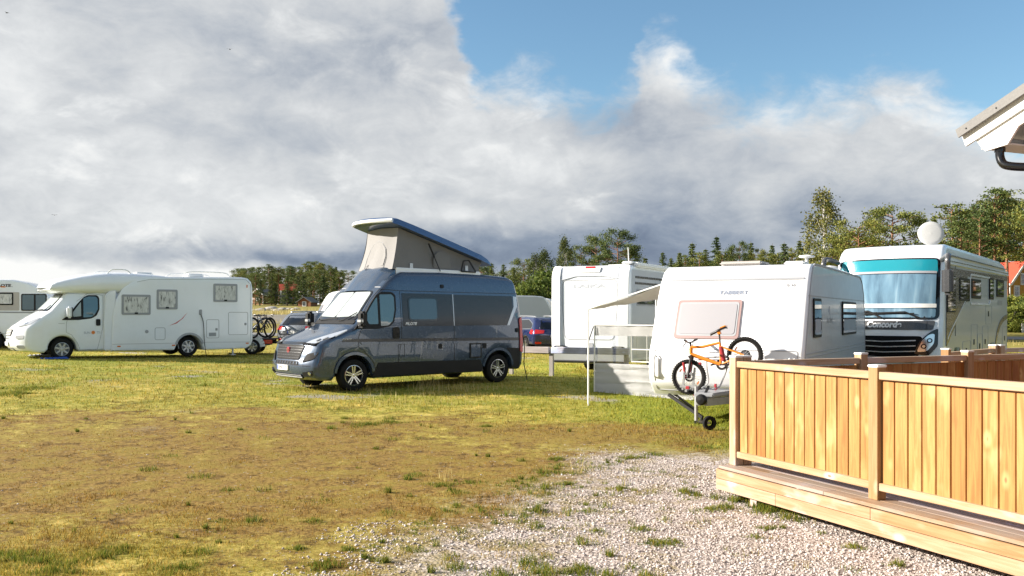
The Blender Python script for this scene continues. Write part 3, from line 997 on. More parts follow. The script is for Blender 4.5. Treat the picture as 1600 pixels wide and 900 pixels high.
def wheel(root, x, y, r, w, kind, side=-1, mat='alloy'):
    bm = bmesh.new()
    h = w / 2
    lathe(bm, [(r * .63, -h * .82), (r * .70, -h), (r * .88, -h), (r * .965, -h * .86), (r, -h * .55), (r, 0), (r, h * .55), (r * .965, h * .86), (r * .88, h), (r * .70, h), (r * .63, h * .82)], 36)
    t = finish(bm, 'wheel', 'rubber', root, 40)
    t.location = (x, y, r)
    bm = bmesh.new()
    f = side
    rr = r * .63
    lathe(bm, [(0.001, 0.0), (rr * .5, 0.0), (rr * .99, -f * .01), (rr * .99, f * h * .85)], 32)
    back = finish(bm, 'hub_disc', 'bike_dark' if kind == 'alloy' else 'grey_trim', t)
    bm = bmesh.new()
    lathe(bm, [(rr * .93, f * h * .6), (rr * .97, f * h * .86), (rr * 1.02, f * h * .84), (rr * 1.0, f * h * .6)], 32)
    if kind == 'alloy':
        for k in range(5):
            for dd in (-1, 1):
                a = 2 * PI * k / 5 + 0.35
                p0 = Vector((math.cos(a) * rr * .16 - math.sin(a) * dd * rr * .07, f * h * .72, math.sin(a) * rr * .16 + math.cos(a) * dd * rr * .07))
                a2 = a + dd * 0.16
                p1 = Vector((math.cos(a2) * rr * .95, f * h * .80, math.sin(a2) * rr * .95))
                bar(bm, p0, p1, rr * .13, 0.02, up=(0, 1, 0))
        lathe(bm, [(0.001, f * h * .80), (rr * .17, f * h * .78), (rr * .2, f * h * .6)], 20)
        rim = finish(bm, 'rim', mat, t)
    else:
        lathe(bm, [(0.001, f * h * .95), (rr * .26, f * h * .92), (rr * .30, f * h * .70), (rr * .45, f * h * .66)], 24)
        for k in range(7):
            a = 2 * PI * k / 7 + 0.2
            p0 = Vector((math.cos(a) * rr * .28, f * h * .76, math.sin(a) * rr * .28)); p1 = Vector((math.cos(a) * rr * .96, f * h * .80, math.sin(a) * rr * .96))
            bar(bm, p0, p1, rr * .26, 0.02, up=(0, 1, 0))
        rim = finish(bm, 'rim', mat, t)
    return t


def arch_liner(root, xs, r, W, z=0.1):
    """dark underside: chassis rails, axles and wheel wells"""
    bm = bmesh.new()
    x0, x1 = min(xs) - 0.2, max(xs) + 0.3
    for s in (-1, 1): box(bm, ((x0 + x1) / 2, s * 0.42, 0.36), (x1 - x0, 0.09, 0.14))
    for x in xs:
        tube(bm, [(x, -W * .8, r), (x, W * .8, r)], 0.05)
        for s in (-1, 1): box(bm, (x, s * (W - 0.42), r + 0.28), (0.78, 0.16, 0.62))
    return finish(bm, 'chassis', 'black_plastic', root, smooth=False)


def plate(root, sh, where, y, z, s, w=0.50, h=0.105, off=0.03, flip=True):
    p = sh.patch(where, rrect(y - w / 2, z - h / 2, y + w / 2, z + h / 2, 0.012), 'number_white', 'number_plate', off, skirt=0.03)
    sgn = 1 if flip else -1
    sh.patch(where, rrect(y + sgn * (w / 2 - 0.045), z - h / 2 + .004, y + sgn * (w / 2 - 0.004), z + h / 2 - .004, 0.006) if sgn > 0 else rrect(y - w / 2 + 0.004, z - h / 2 + .004, y - w / 2 + 0.045, z + h / 2 - .004, 0.006), 'eu_blue', 'country_band', off + 0.002, parent=p, skirt=0.002)
    if s: sh.text(where, s, y - sgn * 0.02, z, h * 0.98, 'letter_dark', 'plate_lettering', off + 0.004, flip=flip, parent=p, width=w * 0.80)
    return p


# ================================================================== camper van with raised roof
def camper_van():
    root = empty('camper_van', (-4.63, 18.82, 0.155), math.atan2(.641, .767), 'grey metallic high roof camper van with its pop-top raised at the front', 'camper van')
    W = 1.0
    FR = [(0.26, 0.02), (0.32, -0.08), (0.42, -0.13), (0.60, -0.13), (0.66, -0.10), (0.80, -0.07), (0.98, -0.01), (1.06, 0.10), (1.14, 0.30), (1.24, 0.58), (1.34, 0.80), (1.42, 0.93), (1.50, 1.00), (1.80, 1.26), (2.10, 1.54), (2.16, 1.60), (2.34, 1.80), (2.46, 2.00), (2.53, 2.20)]
    RR = [(0.30, 5.52), (0.42, 5.60), (0.80, 5.62), (1.25, 5.60), (1.9, 5.54), (2.3, 5.46), (2.42, 5.38), (2.49, 5.20)]
    fa = arc(0.93, 0.335, 0.43, 180, 0, 14); ra = arc(4.79, 0.335, 0.43, 180, 0, 14)
    out = [(FR[0][1], FR[0][0])] + [(x, z) for z, x in FR[1:]] + [(3.2, 2.55), (4.6, 2.53)] + [(x, z) for z, x in RR[::-1]]
    bottom = [(5.45, 0.29), (5.26, 0.30)] + [p for p in ra[::-1]] + [(4.33, 0.27), (1.42, 0.25)] + [p for p in fa[::-1]] + [(0.42, 0.24)]
    out = out + bottom
    lean = ([0, 0.55, 1.1, 1.4, 2.05, 2.35, 2.6], [0.97, 1.0, 1.0, 0.985, 0.92, 0.875, 0.84])
    def bow(x, u, z):
        hi = min(max((z - 1.0) / 0.35, 0), 1)
        X1 = 0.55 + 1.5 * hi; k = 0.17 + 0.15 * hi
        if x < X1:
            t = 1 - max(x, -0.13) / X1
            x = x + k * (u ** 3.2) * min(t, 1) ** 1.6
        if x > 5.0: x = x - 0.06 * u ** 3 * min(1, (x - 5.0) / 0.5)
        return x
    sh = Shell(root, W, 0.085, out, FR, RR, lean, bow, 0.03)
    sh.build('body', 'grey_metallic')
    arch_liner(root, (0.93, 4.79), 0.33, W)
    # lower dark sill band, bumper corners
    sh.patch('L', [(1.50, 0.58), (1.36, 0.30), (4.34, 0.29), (4.24, 0.56)], 'black_plastic', 'sill_panel', 0.008)
    sh.patch('L', fillet([(5.22, 0.34), (5.48, 0.34), (5.52, 0.80), (5.02, 0.82), (5.18, 0.66)], 0.03), 'black_plastic', 'rear_corner_panel', 0.012)
    for cx in (0.93, 4.79):
        ring = arc(cx, 0.335, 0.49, 172, 8, 18) + arc(cx, 0.335, 0.43, 8, 172, 18)
        sh.patch('L', ring, 'grey_metallic', 'wheel_arch_trim', 0.022, step=3)
        sh.patch('R', ring, 'grey_metallic', 'wheel_arch_trim', 0.022, step=3)
    # window band
    sh.patch('L', fillet([(2.13, 1.35), (3.485, 1.35), (3.485, 2.06), (2.13, 2.07)], 0.02), 'window_film', 'side_panel', 0.006)
    sh.patch('L', fillet([(3.515, 1.35), (5.06, 1.35), (5.30, 1.74), (5.30, 2.04), (3.515, 2.055)], 0.03), 'window_film', 'side_panel', 0.006)
    sh.patch('L', [(5.06, 1.35), (5.15, 1.35), (5.45, 1.80), (5.45, 2.03), (5.33, 2.035), (5.33, 1.79)], 'silver_plastic', 'silver_stripe', 0.008)
    w = sh.window('L', 2.28, 1.47, 3.06, 1.98, 0.09, 'black_gloss', 'dark_glass', 0.03)
    sh.text('L', 'PILOTE', 2.34, 1.40, 0.085, 'letter_light', 'side_lettering', 0.012, 0.25, width=0.30, bold=0.002)
    # cab door glass
    cw = [(0.80, 1.30), (1.00, 1.50), (1.24, 1.80), (1.44, 2.02), (1.60, 2.09), (1.88, 2.09), (1.97, 2.02), (1.97, 1.70), (1.90, 1.44), (1.78, 1.35), (1.50, 1.30)]
    c = sh.patch('L', fillet(cw, 0.04, 3), 'black_plastic', 'door_window', 0.008)
    sh.patch('L', fillet([(1.10, 1.55), (1.24, 1.74), (1.42, 1.95), (1.46, 1.97), (1.46, 1.40), (1.20, 1.40)], 0.03), 'tint_glass', 'pane', 0.013, parent=c)
    sh.patch('L', fillet([(1.53, 1.36), (1.53, 2.03), (1.86, 2.04), (1.92, 1.98), (1.92, 1.70), (1.86, 1.47), (1.74, 1.37)], 0.03), 'tint_glass', 'pane', 0.013, parent=c)
    sh.strokes('L', [[(1.02, 1.30), (1.02, 0.92), (1.16, 0.84), (1.38, 0.60), (1.48, 0.33), (1.98, 0.33), (2.02, 0.7), (2.09, 1.1), (2.09, 2.12), (1.55, 2.15), (1.25, 1.9), (0.9, 1.45)],
                     [(3.50, 0.33), (3.50, 1.35)], [(2.09, 2.12), (5.46, 2.10)], [(2.02, 0.33), (4.2, 0.31)]], 0.012, 'seam', 'panel_gap', 0.003)
    sh.strokes('L', [[(3.50, 1.35), (3.50, 2.06)]], 0.02, 'silver_plastic', 'trim_strip', 0.010)
    # pressed feature line along the flank: dark strip above a raised ledge
    sh.patch('L', [(0.62, 1.035), (5.48, 0.985), (5.48, 1.055), (0.62, 1.10)], 'window_film', 'crease_strip', 0.004, skirt=0.006)
    sh.patch('L', [(1.10, 0.975), (5.45, 0.93), (5.45, 0.975), (1.05, 1.025)], 'grey_metallic', 'swage', 0.022, skirt=0.03)
    # handles, hatches, lamps
    h = sh.patch('L', rrect(1.86, 1.08, 2.03, 1.33, 0.05), 'black_gloss', 'door_handle', 0.02, skirt=0.03)
    sh.strokes('L', [rrect(2.00, 0.70, 2.16, 0.96, 0.02)], 0.010, 'seam', 'fuel_flap', 0.003, closed=True)
    sh.patch('L', rrect(3.06, 0.84, 3.16, 0.95, 0.03), 'black_plastic', 'water_filler', 0.01)
    sh.patch('L', rrect(3.18, 2.20, 3.27, 2.28, 0.03), 'black_plastic', 'vent_cap', 0.02)
    hh = sh.window('L', 3.93, 0.60, 4.27, 0.95, 0.03, 'black_plastic', 'grey_metallic', 0.035, name='service_hatch', gname='hatch_door')
    sh.patch('L', rrect(4.31, 0.82, 4.41, 0.96, 0.02), 'black_plastic', 'power_inlet', 0.02)
    sh.patch('L', rrect(5.36, 1.18, 5.47, 1.28, 0.03), 'black_plastic', 'locking_knob', 0.03)
    t = sh.text('L', 'DUCATO', 0.72, 1.09, 0.05, 'letter_light', 'wing_lettering', 0.012, width=0.24)
    # rear lamps wrapping the corner
    for s, wh in ((-1, 'L'), (1, 'R')):
        sh.patch(wh, fillet([(5.50, 0.72), (5.58, 0.70), (5.56, 1.55), (5.49, 1.50)], 0.02), 'lamp_red', 'rear_lamp', 0.03, skirt=0.05)
    # nose
    gr = sh.patch('F', fillet([(-0.50, 0.67), (0.50, 0.67), (0.60, 0.97), (-0.60, 0.97)], 0.05), 'grille_black', 'grille', 0.012, skirt=0.03)
    sh.strokes('F', [[(-0.50 - 0.018 * k, z), (0.50 + 0.018 * k, z)] for k, z in enumerate((0.705, 0.76, 0.815, 0.87, 0.925))], 0.010, 'liner_grey', 'grille_bar', 0.020, parent=gr)
    bm = bmesh.new(); lathe(bm, [(0.001, -0.03), (0.06, -0.028), (0.066, -0.015), (0.066, 0.02)], 24, 'x', (-0.055, 0, 0.865))
    bd = finish(bm, 'badge', 'badge_red', root)
    bm = bmesh.new()
    for k, yy in enumerate((-0.033, -0.011, 0.011, 0.033)): bar(bm, (-0.087, yy, 0.84), (-0.087, yy - 0.004, 0.89), 0.007, 0.004, up=(1, 0, 0))
    finish(bm, 'badge_letters', 'chrome', bd)
    sh.patch('F', fillet([(-0.62, 0.985), (0.62, 0.985), (0.60, 1.03), (-0.60, 1.03)], 0.01), 'black_gloss', 'bonnet_gap', 0.006, skirt=0.01)
    sh.patch('F', fillet([(-0.52, 0.575), (0.52, 0.575), (0.50, 0.64), (-0.50, 0.64)], 0.01), 'grille_black', 'lower_grille', 0.012)
    for k in range(9):
        pass
    sh.strokes('F', [[(-0.48 + 0.12 * k, 0.585), (-0.48 + 0.12 * k, 0.63)] for k in range(9)], 0.02, 'grey_metallic', 'grille_divider', 0.018)
    sh.patch('F', fillet([(-0.62, 0.30), (0.62, 0.30), (0.60, 0.38), (-0.60, 0.38)], 0.02), 'grille_black', 'air_intake', 0.012)
    sh.strokes('F', [[(-0.60, 0.32), (0.60, 0.32)], [(-0.60, 0.36), (0.60, 0.36)]], 0.012, 'silver_plastic', 'skid_strip', 0.02)
    plate(root, sh, 'F', 0.12, 0.50, 'AMA 07L')
    for s in (-1, 1):
        hl = sh.patch('F', fillet([(s * 0.55, 1.00), (s * 0.68, 1.08), (s * 0.80, 1.18), (s * 0.965, 1.29), (s * 0.975, 1.14), (s * 0.86, 0.985)], 0.03), 'lamp_clear', 'headlight', 0.022, skirt=0.05)
        sh.patch('F', fillet([(s * 0.50, 0.975), (s * 0.88, 0.965), (s * 0.985, 1.14), (s * 0.975, 1.17), (s * 0.86, 0.995), (s * 0.52, 1.005)], 0.01), 'grille_black', 'lamp_surround', 0.026, parent=hl)
        for cy, cz, rr in ((0.80, 1.07, 0.022), (0.90, 1.10, 0.026)):
            sh.patch('F', [(s * cy + rr * math.cos(t * PI / 6), cz + rr * math.sin(t * PI / 6)) for t in range(12)], 'grey_trim', 'lamp_bowl', 0.027, parent=hl)
        sh.patch('F', fillet([(s * 0.62, 0.62), (s * 0.74, 0.80), (s * 0.985, 0.84), (s * 0.93, 0.70)], 0.04), 'grille_black', 'bumper_vent', 0.012)
        fg = sh.patch('F', fillet([(s * 0.66, 0.34), (s * 0.92, 0.36), (s * 0.94, 0.47), (s * 0.66, 0.42)], 0.03), 'black_plastic', 'fog_lamp', 0.012)
        sh.patch('F', [(s * 0.86 + .032 * math.cos(t * PI / 6), 0.405 + .032 * math.sin(t * PI / 6)) for t in range(12)], 'alloy', 'lamp_lens', 0.018, parent=fg)
    sh.strokes('F', [[(-0.96, 0.56), (0.96, 0.56)]], 0.01, 'seam', 'bumper_gap', 0.003)
    # windscreen with pale insulation screens inside
    ws = sh.patch('F', fillet([(-0.86, 1.47), (0.86, 1.47), (0.80, 2.11), (-0.80, 2.11)], 0.10), 'black_gloss', 'windscreen', 0.008)
    sh.patch('F', fillet([(-0.80, 1.56), (-0.01, 1.54), (-0.01, 2.08), (-0.74, 2.08)], 0.07), 'foil_screen', 'insulation_screen', 0.012, parent=ws)
    sh.patch('F', fillet([(0.01, 1.54), (0.80, 1.56), (0.74, 2.08), (0.01, 2.08)], 0.07), 'foil_screen', 'insulation_screen', 0.012, parent=ws)
    sh.patch('F', fillet([(-0.88, 1.40), (0.88, 1.40), (0.86, 1.475), (-0.86, 1.475)], 0.03), 'black_plastic', 'scuttle', 0.014)
    f = sh.mapf('F')
    for pts in ([(0.55, 1.45), (0.28, 1.47), (-0.22, 1.50)], [(-0.30, 1.45), (-0.50, 1.47), (-0.80, 1.62)], ):
        bm = bmesh.new(); tube(bm, curve_pts([f(a, z, 0.04) for a, z in pts], 4), 0.011, 6); finish(bm, 'wiper', 'black_plastic', root)
    # roof cap rim over the windscreen
    sh.strokes('F', [[(-0.93, 2.19), (0.93, 2.19)]], 0.014, 'seam_light', 'roof_cap_gap', 0.003)
    for s in (-0.52, 0.52): sh.strokes('F', [[(s * 1.08, 2.20), (s, 2.50)]], 0.012, 'seam', 'cap_crease', 0.003)
    bm = bmesh.new(); tube(bm, [(1.72, 0.25, 2.28), (1.78, 0.25, 2.37), (2.0, 0.25, 2.72)], 0.006, 6); lathe(bm, [(0.03, 0), (0.02, 0.03)], 10, 'z', (1.74, 0.25, 2.27), True)
    finish(bm, 'aerial', 'black_plastic', root)
    # mirrors
    for s in (-1, 1):
        bm = bmesh.new()
        vs = box(bm, (0, 0, 0), (0.16, 0.20, 0.34)); bmesh.ops.bevel(bm, geom=bm.edges[:], offset=0.045, segments=3, affect='EDGES')
        mi = finish(bm, 'mirror', 'black_plastic', root); mi.location = (1.02, s * 1.17, 1.50)
        bm = bmesh.new(); box(bm, (-0.025, 0, -0.03), (0.125, 0.19, 0.11)); bmesh.ops.bevel(bm, geom=bm.edges[:], offset=0.03, segments=2, affect='EDGES'); finish(bm, 'mirror_cover', 'silver_plastic', mi)
        bm = bmesh.new(); bar(bm, (0.0, -s * 0.08, -0.12), (0.05, -s * 0.26, -0.14), 0.06, 0.10); finish(bm, 'mirror_arm', 'black_plastic', mi)
    for s in (-1, 1):
        wheel(root, 0.93, s * 0.875, 0.335, 0.225, 'alloy', s); wheel(root, 4.79, s * 0.875, 0.335, 0.225, 'alloy', s)
    # mudflaps, hose
    bm = bmesh.new(); tube(bm, [(5.63, -0.85, 1.2), (5.68, -0.9, 0.9), (5.66, -0.9, 0.4), (5.72, -0.95, 0.02)], 0.012, 6); finish(bm, 'power_cable', 'black_plastic', root)
    # ---- pop-top: base rim, bellows, lid, struts
    bm = bmesh.new()
    P = [(2.10, -0.76), (4.40, -0.80), (4.46, -0.70), (4.46, 0.70), (4.40, 0.80), (2.10, 0.76), (2.06, 0.5), (2.05, 0.0), (2.06, -0.5)]
    lo = [bm.verts.new((x, y, 2.46)) for x, y in P]; hi = [bm.verts.new((x + 0.01, y * 0.985, 2.64 - 0.03 * (x - 1.8) / 2.6)) for x, y in P]
    for i in range(len(P)): bm.faces.new((lo[i], lo[(i + 1) % len(P)], hi[(i + 1) % len(P)], hi[i]))
    bm.faces.new(hi); bm.faces.new(lo[::-1]); bmesh.ops.bevel(bm, geom=[e for e in bm.edges if abs(e.verts[0].co.z - e.verts[1].co.z) < 0.1 and e.verts[0].co.z > 2.5], offset=0.02, segments=2, affect='EDGES')
    finish(bm, 'roof_rim', 'white_metal', root)
    # front cap hump that leads up to the rim
    bm = bmesh.new()
    prof = [(1.52, 2.12), (1.64, 2.28), (1.76, 2.42), (1.88, 2.54), (1.98, 2.62), (2.08, 2.66), (2.18, 2.66), (2.34, 2.58), (2.50, 2.50)]
    rows = []
    for y in np.linspace(-0.86, 0.86, 15):
        u = abs(y) / 0.86
        rows.append([bm.verts.new(sh.D((x + 0.10 * u ** 4, y, z - 0.05 * u ** 6 - 0.03)) + Vector((0, 0, 0.03))) for x, z in prof])
    for a, b in zip(rows, rows[1:]):
        for i in range(len(prof) - 1): bm.faces.new((a[i], a[i + 1], b[i + 1], b[i]))
    for rw in (rows[0], rows[-1]):
        bm.faces.new(rw)
    finish(bm, 'roof_cap', 'grey_metallic', root, 50)
    # bellows (front face + sides)
    def lidz(x): return 3.60 - (x - 2.05) * (3.60 - 2.80) / (4.72 - 2.05)
    def bell(fr, name, mat):
        bm = bmesh.new(); rows = []
        for k, (bx, by, tx, ty) in enumerate(fr):
            row = []
            for t in np.linspace(0, 1, 7):
                z0 = 2.60; z1 = lidz(tx) - 0.03
                sag = 0.035 * math.sin(PI * t) * (1 + 0.4 * math.sin(k * 1.7))
                p = Vector((bx + (tx - bx) * t, by + (ty - by) * t, z0 + (z1 - z0) * t)); cdir = Vector((3.2 - p.x, -p.y, 0)).normalized()
                row.append(bm.verts.new(p + cdir * sag))
            rows.append(row)
        for a, b in zip(rows, rows[1:]):
            for i in range(6): bm.faces.new((a[i], a[i + 1], b[i + 1], b[i]))
        return finish(bm, name, mat, root, 60)
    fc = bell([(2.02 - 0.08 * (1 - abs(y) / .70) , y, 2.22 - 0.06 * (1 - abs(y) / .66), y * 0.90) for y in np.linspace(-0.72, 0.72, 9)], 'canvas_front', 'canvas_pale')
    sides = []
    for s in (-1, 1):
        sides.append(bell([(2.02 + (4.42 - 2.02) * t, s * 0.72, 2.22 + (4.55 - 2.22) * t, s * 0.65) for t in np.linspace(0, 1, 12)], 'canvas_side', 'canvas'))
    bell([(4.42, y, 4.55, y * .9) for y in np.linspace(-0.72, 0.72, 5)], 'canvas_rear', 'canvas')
    # arched zip window on the front, side window and reflectors
    bm = bmesh.new(); ar = [(-0.40, 0.05), (-0.40, 0.30), (-0.33, 0.52), (-0.18, 0.68), (0, 0.73), (0.18, 0.68), (0.33, 0.52), (0.40, 0.30), (0.40, 0.05)]
    def fpos(y, t): return Vector((1.94 + 0.08 * abs(y) / .72 + (0.22) * t - 0.012 + 0.035 * math.sin(PI * t), y, 2.60 + (lidz(2.2) - 2.63) * t))
    tube(bm, [fpos(a, b_ * 0.95) for a, b_ in resample(ar, 0.06)], 0.006, 6); finish(bm, 'zip', 'grey_trim', fc)
    bm = bmesh.new(); vs = [bm.verts.new(fpos(a * 0.93, 0.06 + b_ * 0.86) + Vector((-0.004, 0, 0))) for a, b_ in resample(ar, 0.1)]; bm.faces.new(vs); finish(bm, 'mesh_window', 'canvas_pale', fc)
    for s, cs in zip((-1, 1), sides):
        bm = bmesh.new()
        for x in (2.52, 4.05): box(bm, (x, s * 0.725, 2.68), (0.08, 0.01, 0.12))
        finish(bm, 'reflector', 'silver_plastic', cs)
        bm = bmesh.new(); wv = [(3.12, 2.66), (3.62, 2.66), (3.58, 2.92), (3.44, 3.03), (3.24, 3.02), (3.13, 2.9)]
        bm.faces.new([bm.verts.new((x, s * (0.715 - 0.05 * (z - 2.6)), z)) for x, z in fillet(wv, 0.05)]); finish(bm, 'side_window', 'window_mesh', cs)
    # lid: a shallow shell, thick at the front
    bm = bmesh.new()
    tp, N2 = [], 17
    xs = [1.98, 2.02, 2.12, 2.5, 3.0, 3.5, 4.0, 4.4, 4.62, 4.74, 4.78]
    ht = [0.08, 0.14, 0.185, 0.20, 0.20, 0.20, 0.195, 0.18, 0.14, 0.08, 0.03]
    rows = []
    for i, x in enumerate(xs):
        row = []
        zb = lidz(x) - 0.02
        hw = 0.84 if x < 4.5 else 0.84 - (x - 4.5) * 0.35
        if x < 2.1: hw = 0.82
        for k in range(N2):
            t = -PI / 2 + PI * k / (N2 - 1)
            y = hw * math.sin(t)
            z = zb + ht[i] * (abs(math.cos(t)) ** 0.22)
            xx = x - 0.28 * (1 - (y / 0.84) ** 2) * max(0, 1 - (x - 1.98) / 1.2)
            row.append(bm.verts.new((xx, y, z)))
        rows.append(row)
    for a, b in zip(rows, rows[1:]):
        for k in range(N2 - 1): bm.faces.new((a[k], a[k + 1], b[k + 1], b[k]))
    bm.faces.new(rows[0]); bm.faces.new(rows[-1])
    for a, b in zip(rows, rows[1:]): bm.faces.new((a[0], b[0], b[-1], a[-1]))
    lid = finish(bm, 'roof_lid', 'blue_lid', root, 40)
    bm = bmesh.new()
    tube(bm, [(1.965 - 0.28 * (1 - (y / 0.84) ** 2), y, lidz(1.98) + 0.03) for y in np.linspace(-0.83, 0.83, 15)], 0.042, 8)
    finish(bm, 'lid_front_edge', 'white_gelcoat', lid)
    for s in (-1, 1):
        bm = bmesh.new(); tube(bm, [(2.95, s * 0.77, 3.20), (3.25, s * 0.80, 2.58)], 0.012, 6); tube(bm, [(2.95, s * 0.77, 3.20), (3.10, s * 0.785, 2.89)], 0.02, 8)
        finish(bm, 'gas_strut', 'black_plastic', root)
        bm = bmesh.new()
        for a, b in (((3.84, 2.60), (3.90, 2.84)), ((3.90, 2.84), (4.06, 2.86)), ((4.06, 2.86), (4.26, 2.60)), ((3.84, 2.60), (4.26, 2.59))):
            bar(bm, (a[0], s * 0.80, a[1]), (b[0], s * 0.80, b[1]), 0.02, 0.03)
        finish(bm, 'scissor_hinge', 'black_plastic', root)
    return root


camper_van()


# ================================================================== low profile motorhome on the left
def semi_motorhome():
    root = empty('motorhome', (-15.18, 27.76, 0.37), R(38), 'white low profile motorhome on blue levelling ramps, bulging cab roof', 'motorhome', 'white motorhomes parked on the camping field')
    W = 1.12
    FR = [(0.24, 0.0), (0.30, -0.28), (0.42, -0.40), (0.62, -0.42), (0.72, -0.40), (0.95, -0.34), (1.04, -0.24), (1.20, -0.02), (1.36, 0.22), (1.46, 0.40), (1.52, 0.48), (2.02, 0.98), (2.05, 1.05)]
    fa = arc(0.94, 0.32, 0.41, 180, 0, 14)
    ra = arc(4.77, 0.30, 0.42, 165, 15, 12)
    # cab (narrower) ends inside the habitation body
    out = [(x, z) for z, x in FR] + [(2.6, 2.1), (2.6, 0.26), (1.42, 0.25)] + fa[::-1] + [(0.40, 0.22)]
    def bow(x, u, z):
        hi = min(max((z - 1.0) / 0.35, 0), 1); X1 = 0.62 + 1.2 * hi; k = 0.42
        if x < X1:
            t = 1 - (x + 0.42) / (X1 + 0.42); x = x + k * (u ** 3.0) * min(max(t, 0), 1) ** 1.5
        return x
    cab = Shell(root, 1.0, 0.08, out, FR, [(0, 2.6), (2, 2.6)], ([0, 1.1, 1.4, 2.1], [1, 1, .985, .92]), bow)
    cab.build('cab', 'white_gelcoat')
    # habitation body
    hb = [(2.33, 0.44), (2.36, 1.30), (2.46, 1.85), (2.68, 2.25), (3.0, 2.50), (3.35, 2.61), (6.55, 2.68)] + [(6.78, 2.64), (6.90, 2.52), (6.95, 2.3), (6.96, 0.52), (6.90, 0.34), (6.72, 0.22), (5.26, 0.20)] + ra[::-1] + [(4.28, 0.22), (2.33, 0.24)]
    RR = [(0.22, 6.72), (0.34, 6.90), (0.52, 6.96), (2.3, 6.95), (2.5, 6.9), (2.64, 6.78)]
    hs = Shell(root, W, 0.05, hb, [(0.4, 2.33), (2.5, 3.0)], RR)
    hs.build('living_body', 'white_gelcoat')
    # swept cap over the cab
    bm = bmesh.new()
    xs = [0.66, 0.72, 0.85, 1.1, 1.5, 1.9, 2.3, 2.7, 3.1, 3.6, 4.1]
    top = [2.22, 2.36, 2.44, 2.53, 2.64, 2.71, 2.75, 2.76, 2.75, 2.71, 2.65]
    bot = [2.14, 2.10, 2.06, 2.03, 2.02, 2.02, 2.03, 2.06, 2.2, 2.4, 2.5]
    rows = []
    for x, zt, zb in zip(xs, top, bot):
        ring = []
        for k in range(24):
            t = 2 * PI * k / 24
            cy, sz = math.cos(t), math.sin(t)
            hw = 1.115 if x > 1.6 else 1.115 - (1.6 - x) * 0.16
            y = hw * (abs(cy) ** 0.38) * (1 if cy >= 0 else -1)
            z = (zt + zb) / 2 + (zt - zb) / 2 * (abs(sz) ** 0.55) * (1 if sz >= 0 else -1)
            xx = x - 0.22 * (1 - (y / 1.12) ** 2) * max(0, 1 - (x - 0.66) / 1.0)
            if x > 2.5: y = y * 1.0
            ring.append(bm.verts.new((xx, y, z)))
        rows.append(ring)
    for a, b in zip(rows, rows[1:]):
        for k in range(24): bm.faces.new((a[k], a[(k + 1) % 24], b[(k + 1) % 24], b[k]))
    bm.faces.new(rows[0]); bm.faces.new(rows[-1])
    finish(bm, 'cab_roof', 'white_gelcoat', root, 50)
    bm = bmesh.new()
    P_ = [(2.12, 0.26), (2.42, 0.26), (2.48, 2.2), (2.30, 2.14), (2.16, 2.02), (2.12, 1.2)]
    a_ = [bm.verts.new((x, -1.075, z)) for x, z in P_]; b_ = [bm.verts.new((x, 1.075, z)) for x, z in P_]
    for i in range(6): bm.faces.new((a_[i], a_[(i + 1) % 6], b_[(i + 1) % 6], b_[i]))
    bm.faces.new(a_); bm.faces.new(b_); bmesh.ops.bevel(bm, geom=bm.edges[:], offset=0.03, segments=2, affect='EDGES')
    finish(bm, 'cab_shoulder', 'white_gelcoat', root)
    arch_liner(root, (0.94, 4.77), 0.32, 1.0)
    # glass
    ws = cab.patch('F', fillet([(-0.84, 1.50), (0.84, 1.50), (0.78, 2.02), (-0.78, 2.02)], 0.10), 'black_gloss', 'windscreen', 0.008)
    cab.patch('F', fillet([(-0.80, 1.54), (0.80, 1.54), (0.75, 1.94), (-0.75, 1.94)], 0.08), 'foil_screen', 'insulation_screen', 0.012, parent=ws)
    cw = [(0.84, 1.22), (1.02, 1.38), (1.30, 1.70), (1.54, 1.94), (1.68, 2.00), (1.95, 2.00), (2.01, 1.92), (2.01, 1.55), (1.92, 1.36), (1.78, 1.27), (1.40, 1.22)]
    c = cab.patch('L', fillet(cw, 0.04, 3), 'black_plastic', 'door_window', 0.008)
    cab.patch('L', fillet([(1.14, 1.42), (1.44, 1.78), (1.44, 1.34), (1.2, 1.32)], 0.02), 'foil_screen', 'quarter_pane', 0.013, parent=c)
    cab.patch('L', fillet([(1.52, 1.30), (1.52, 1.90), (1.70, 1.96), (1.92, 1.95), (1.96, 1.88), (1.96, 1.56), (1.86, 1.38), (1.76, 1.31)], 0.03), 'tint_glass', 'pane', 0.013, parent=c)
    cab.strokes('L', [[(1.05, 1.24), (1.05, 0.84), (1.2, 0.76), (1.36, 0.52), (1.44, 0.30), (1.94, 0.30), (2.02, 0.62), (2.10, 1.0), (2.12, 2.0)], [(2.12, 2.0), (1.66, 2.05), (1.3, 1.8)], [(0.8, 1.12), (1.0, 1.12)]], 0.012, 'seam_light', 'panel_gap', 0.003)
    cab.patch('L', rrect(1.90, 1.04, 2.03, 1.25, 0.04), 'black_plastic', 'door_handle', 0.02)
    # nose
    gr = cab.patch('F', fillet([(-0.36, 0.74), (0.36, 0.74), (0.42, 0.94), (-0.42, 0.94)], 0.04), 'black_plastic', 'grille', 0.012)
    cab.strokes('F', [[(-0.38, z), (0.38, z)] for z in (0.775, 0.82, 0.865, 0.91)] + [[(-0.1, 0.745), (-0.1, 0.935)], [(0.1, 0.745), (0.1, 0.935)]], 0.016, 'white_metal', 'grille_bar', 0.02, parent=gr)
    cab.patch('F', fillet([(-0.45, 0.28), (0.45, 0.28), (0.42, 0.36), (-0.42, 0.36)], 0.02), 'black_plastic', 'air_intake', 0.012)
    cab.strokes('F', [[(-0.40 + 0.08 * k, 0.655), (-0.36 + 0.08 * k, 0.655)] for k in range(11)], 0.03, 'black_plastic', 'bumper_slot', 0.006)
    plate(root, cab, 'F', 0.0, 0.50, '')
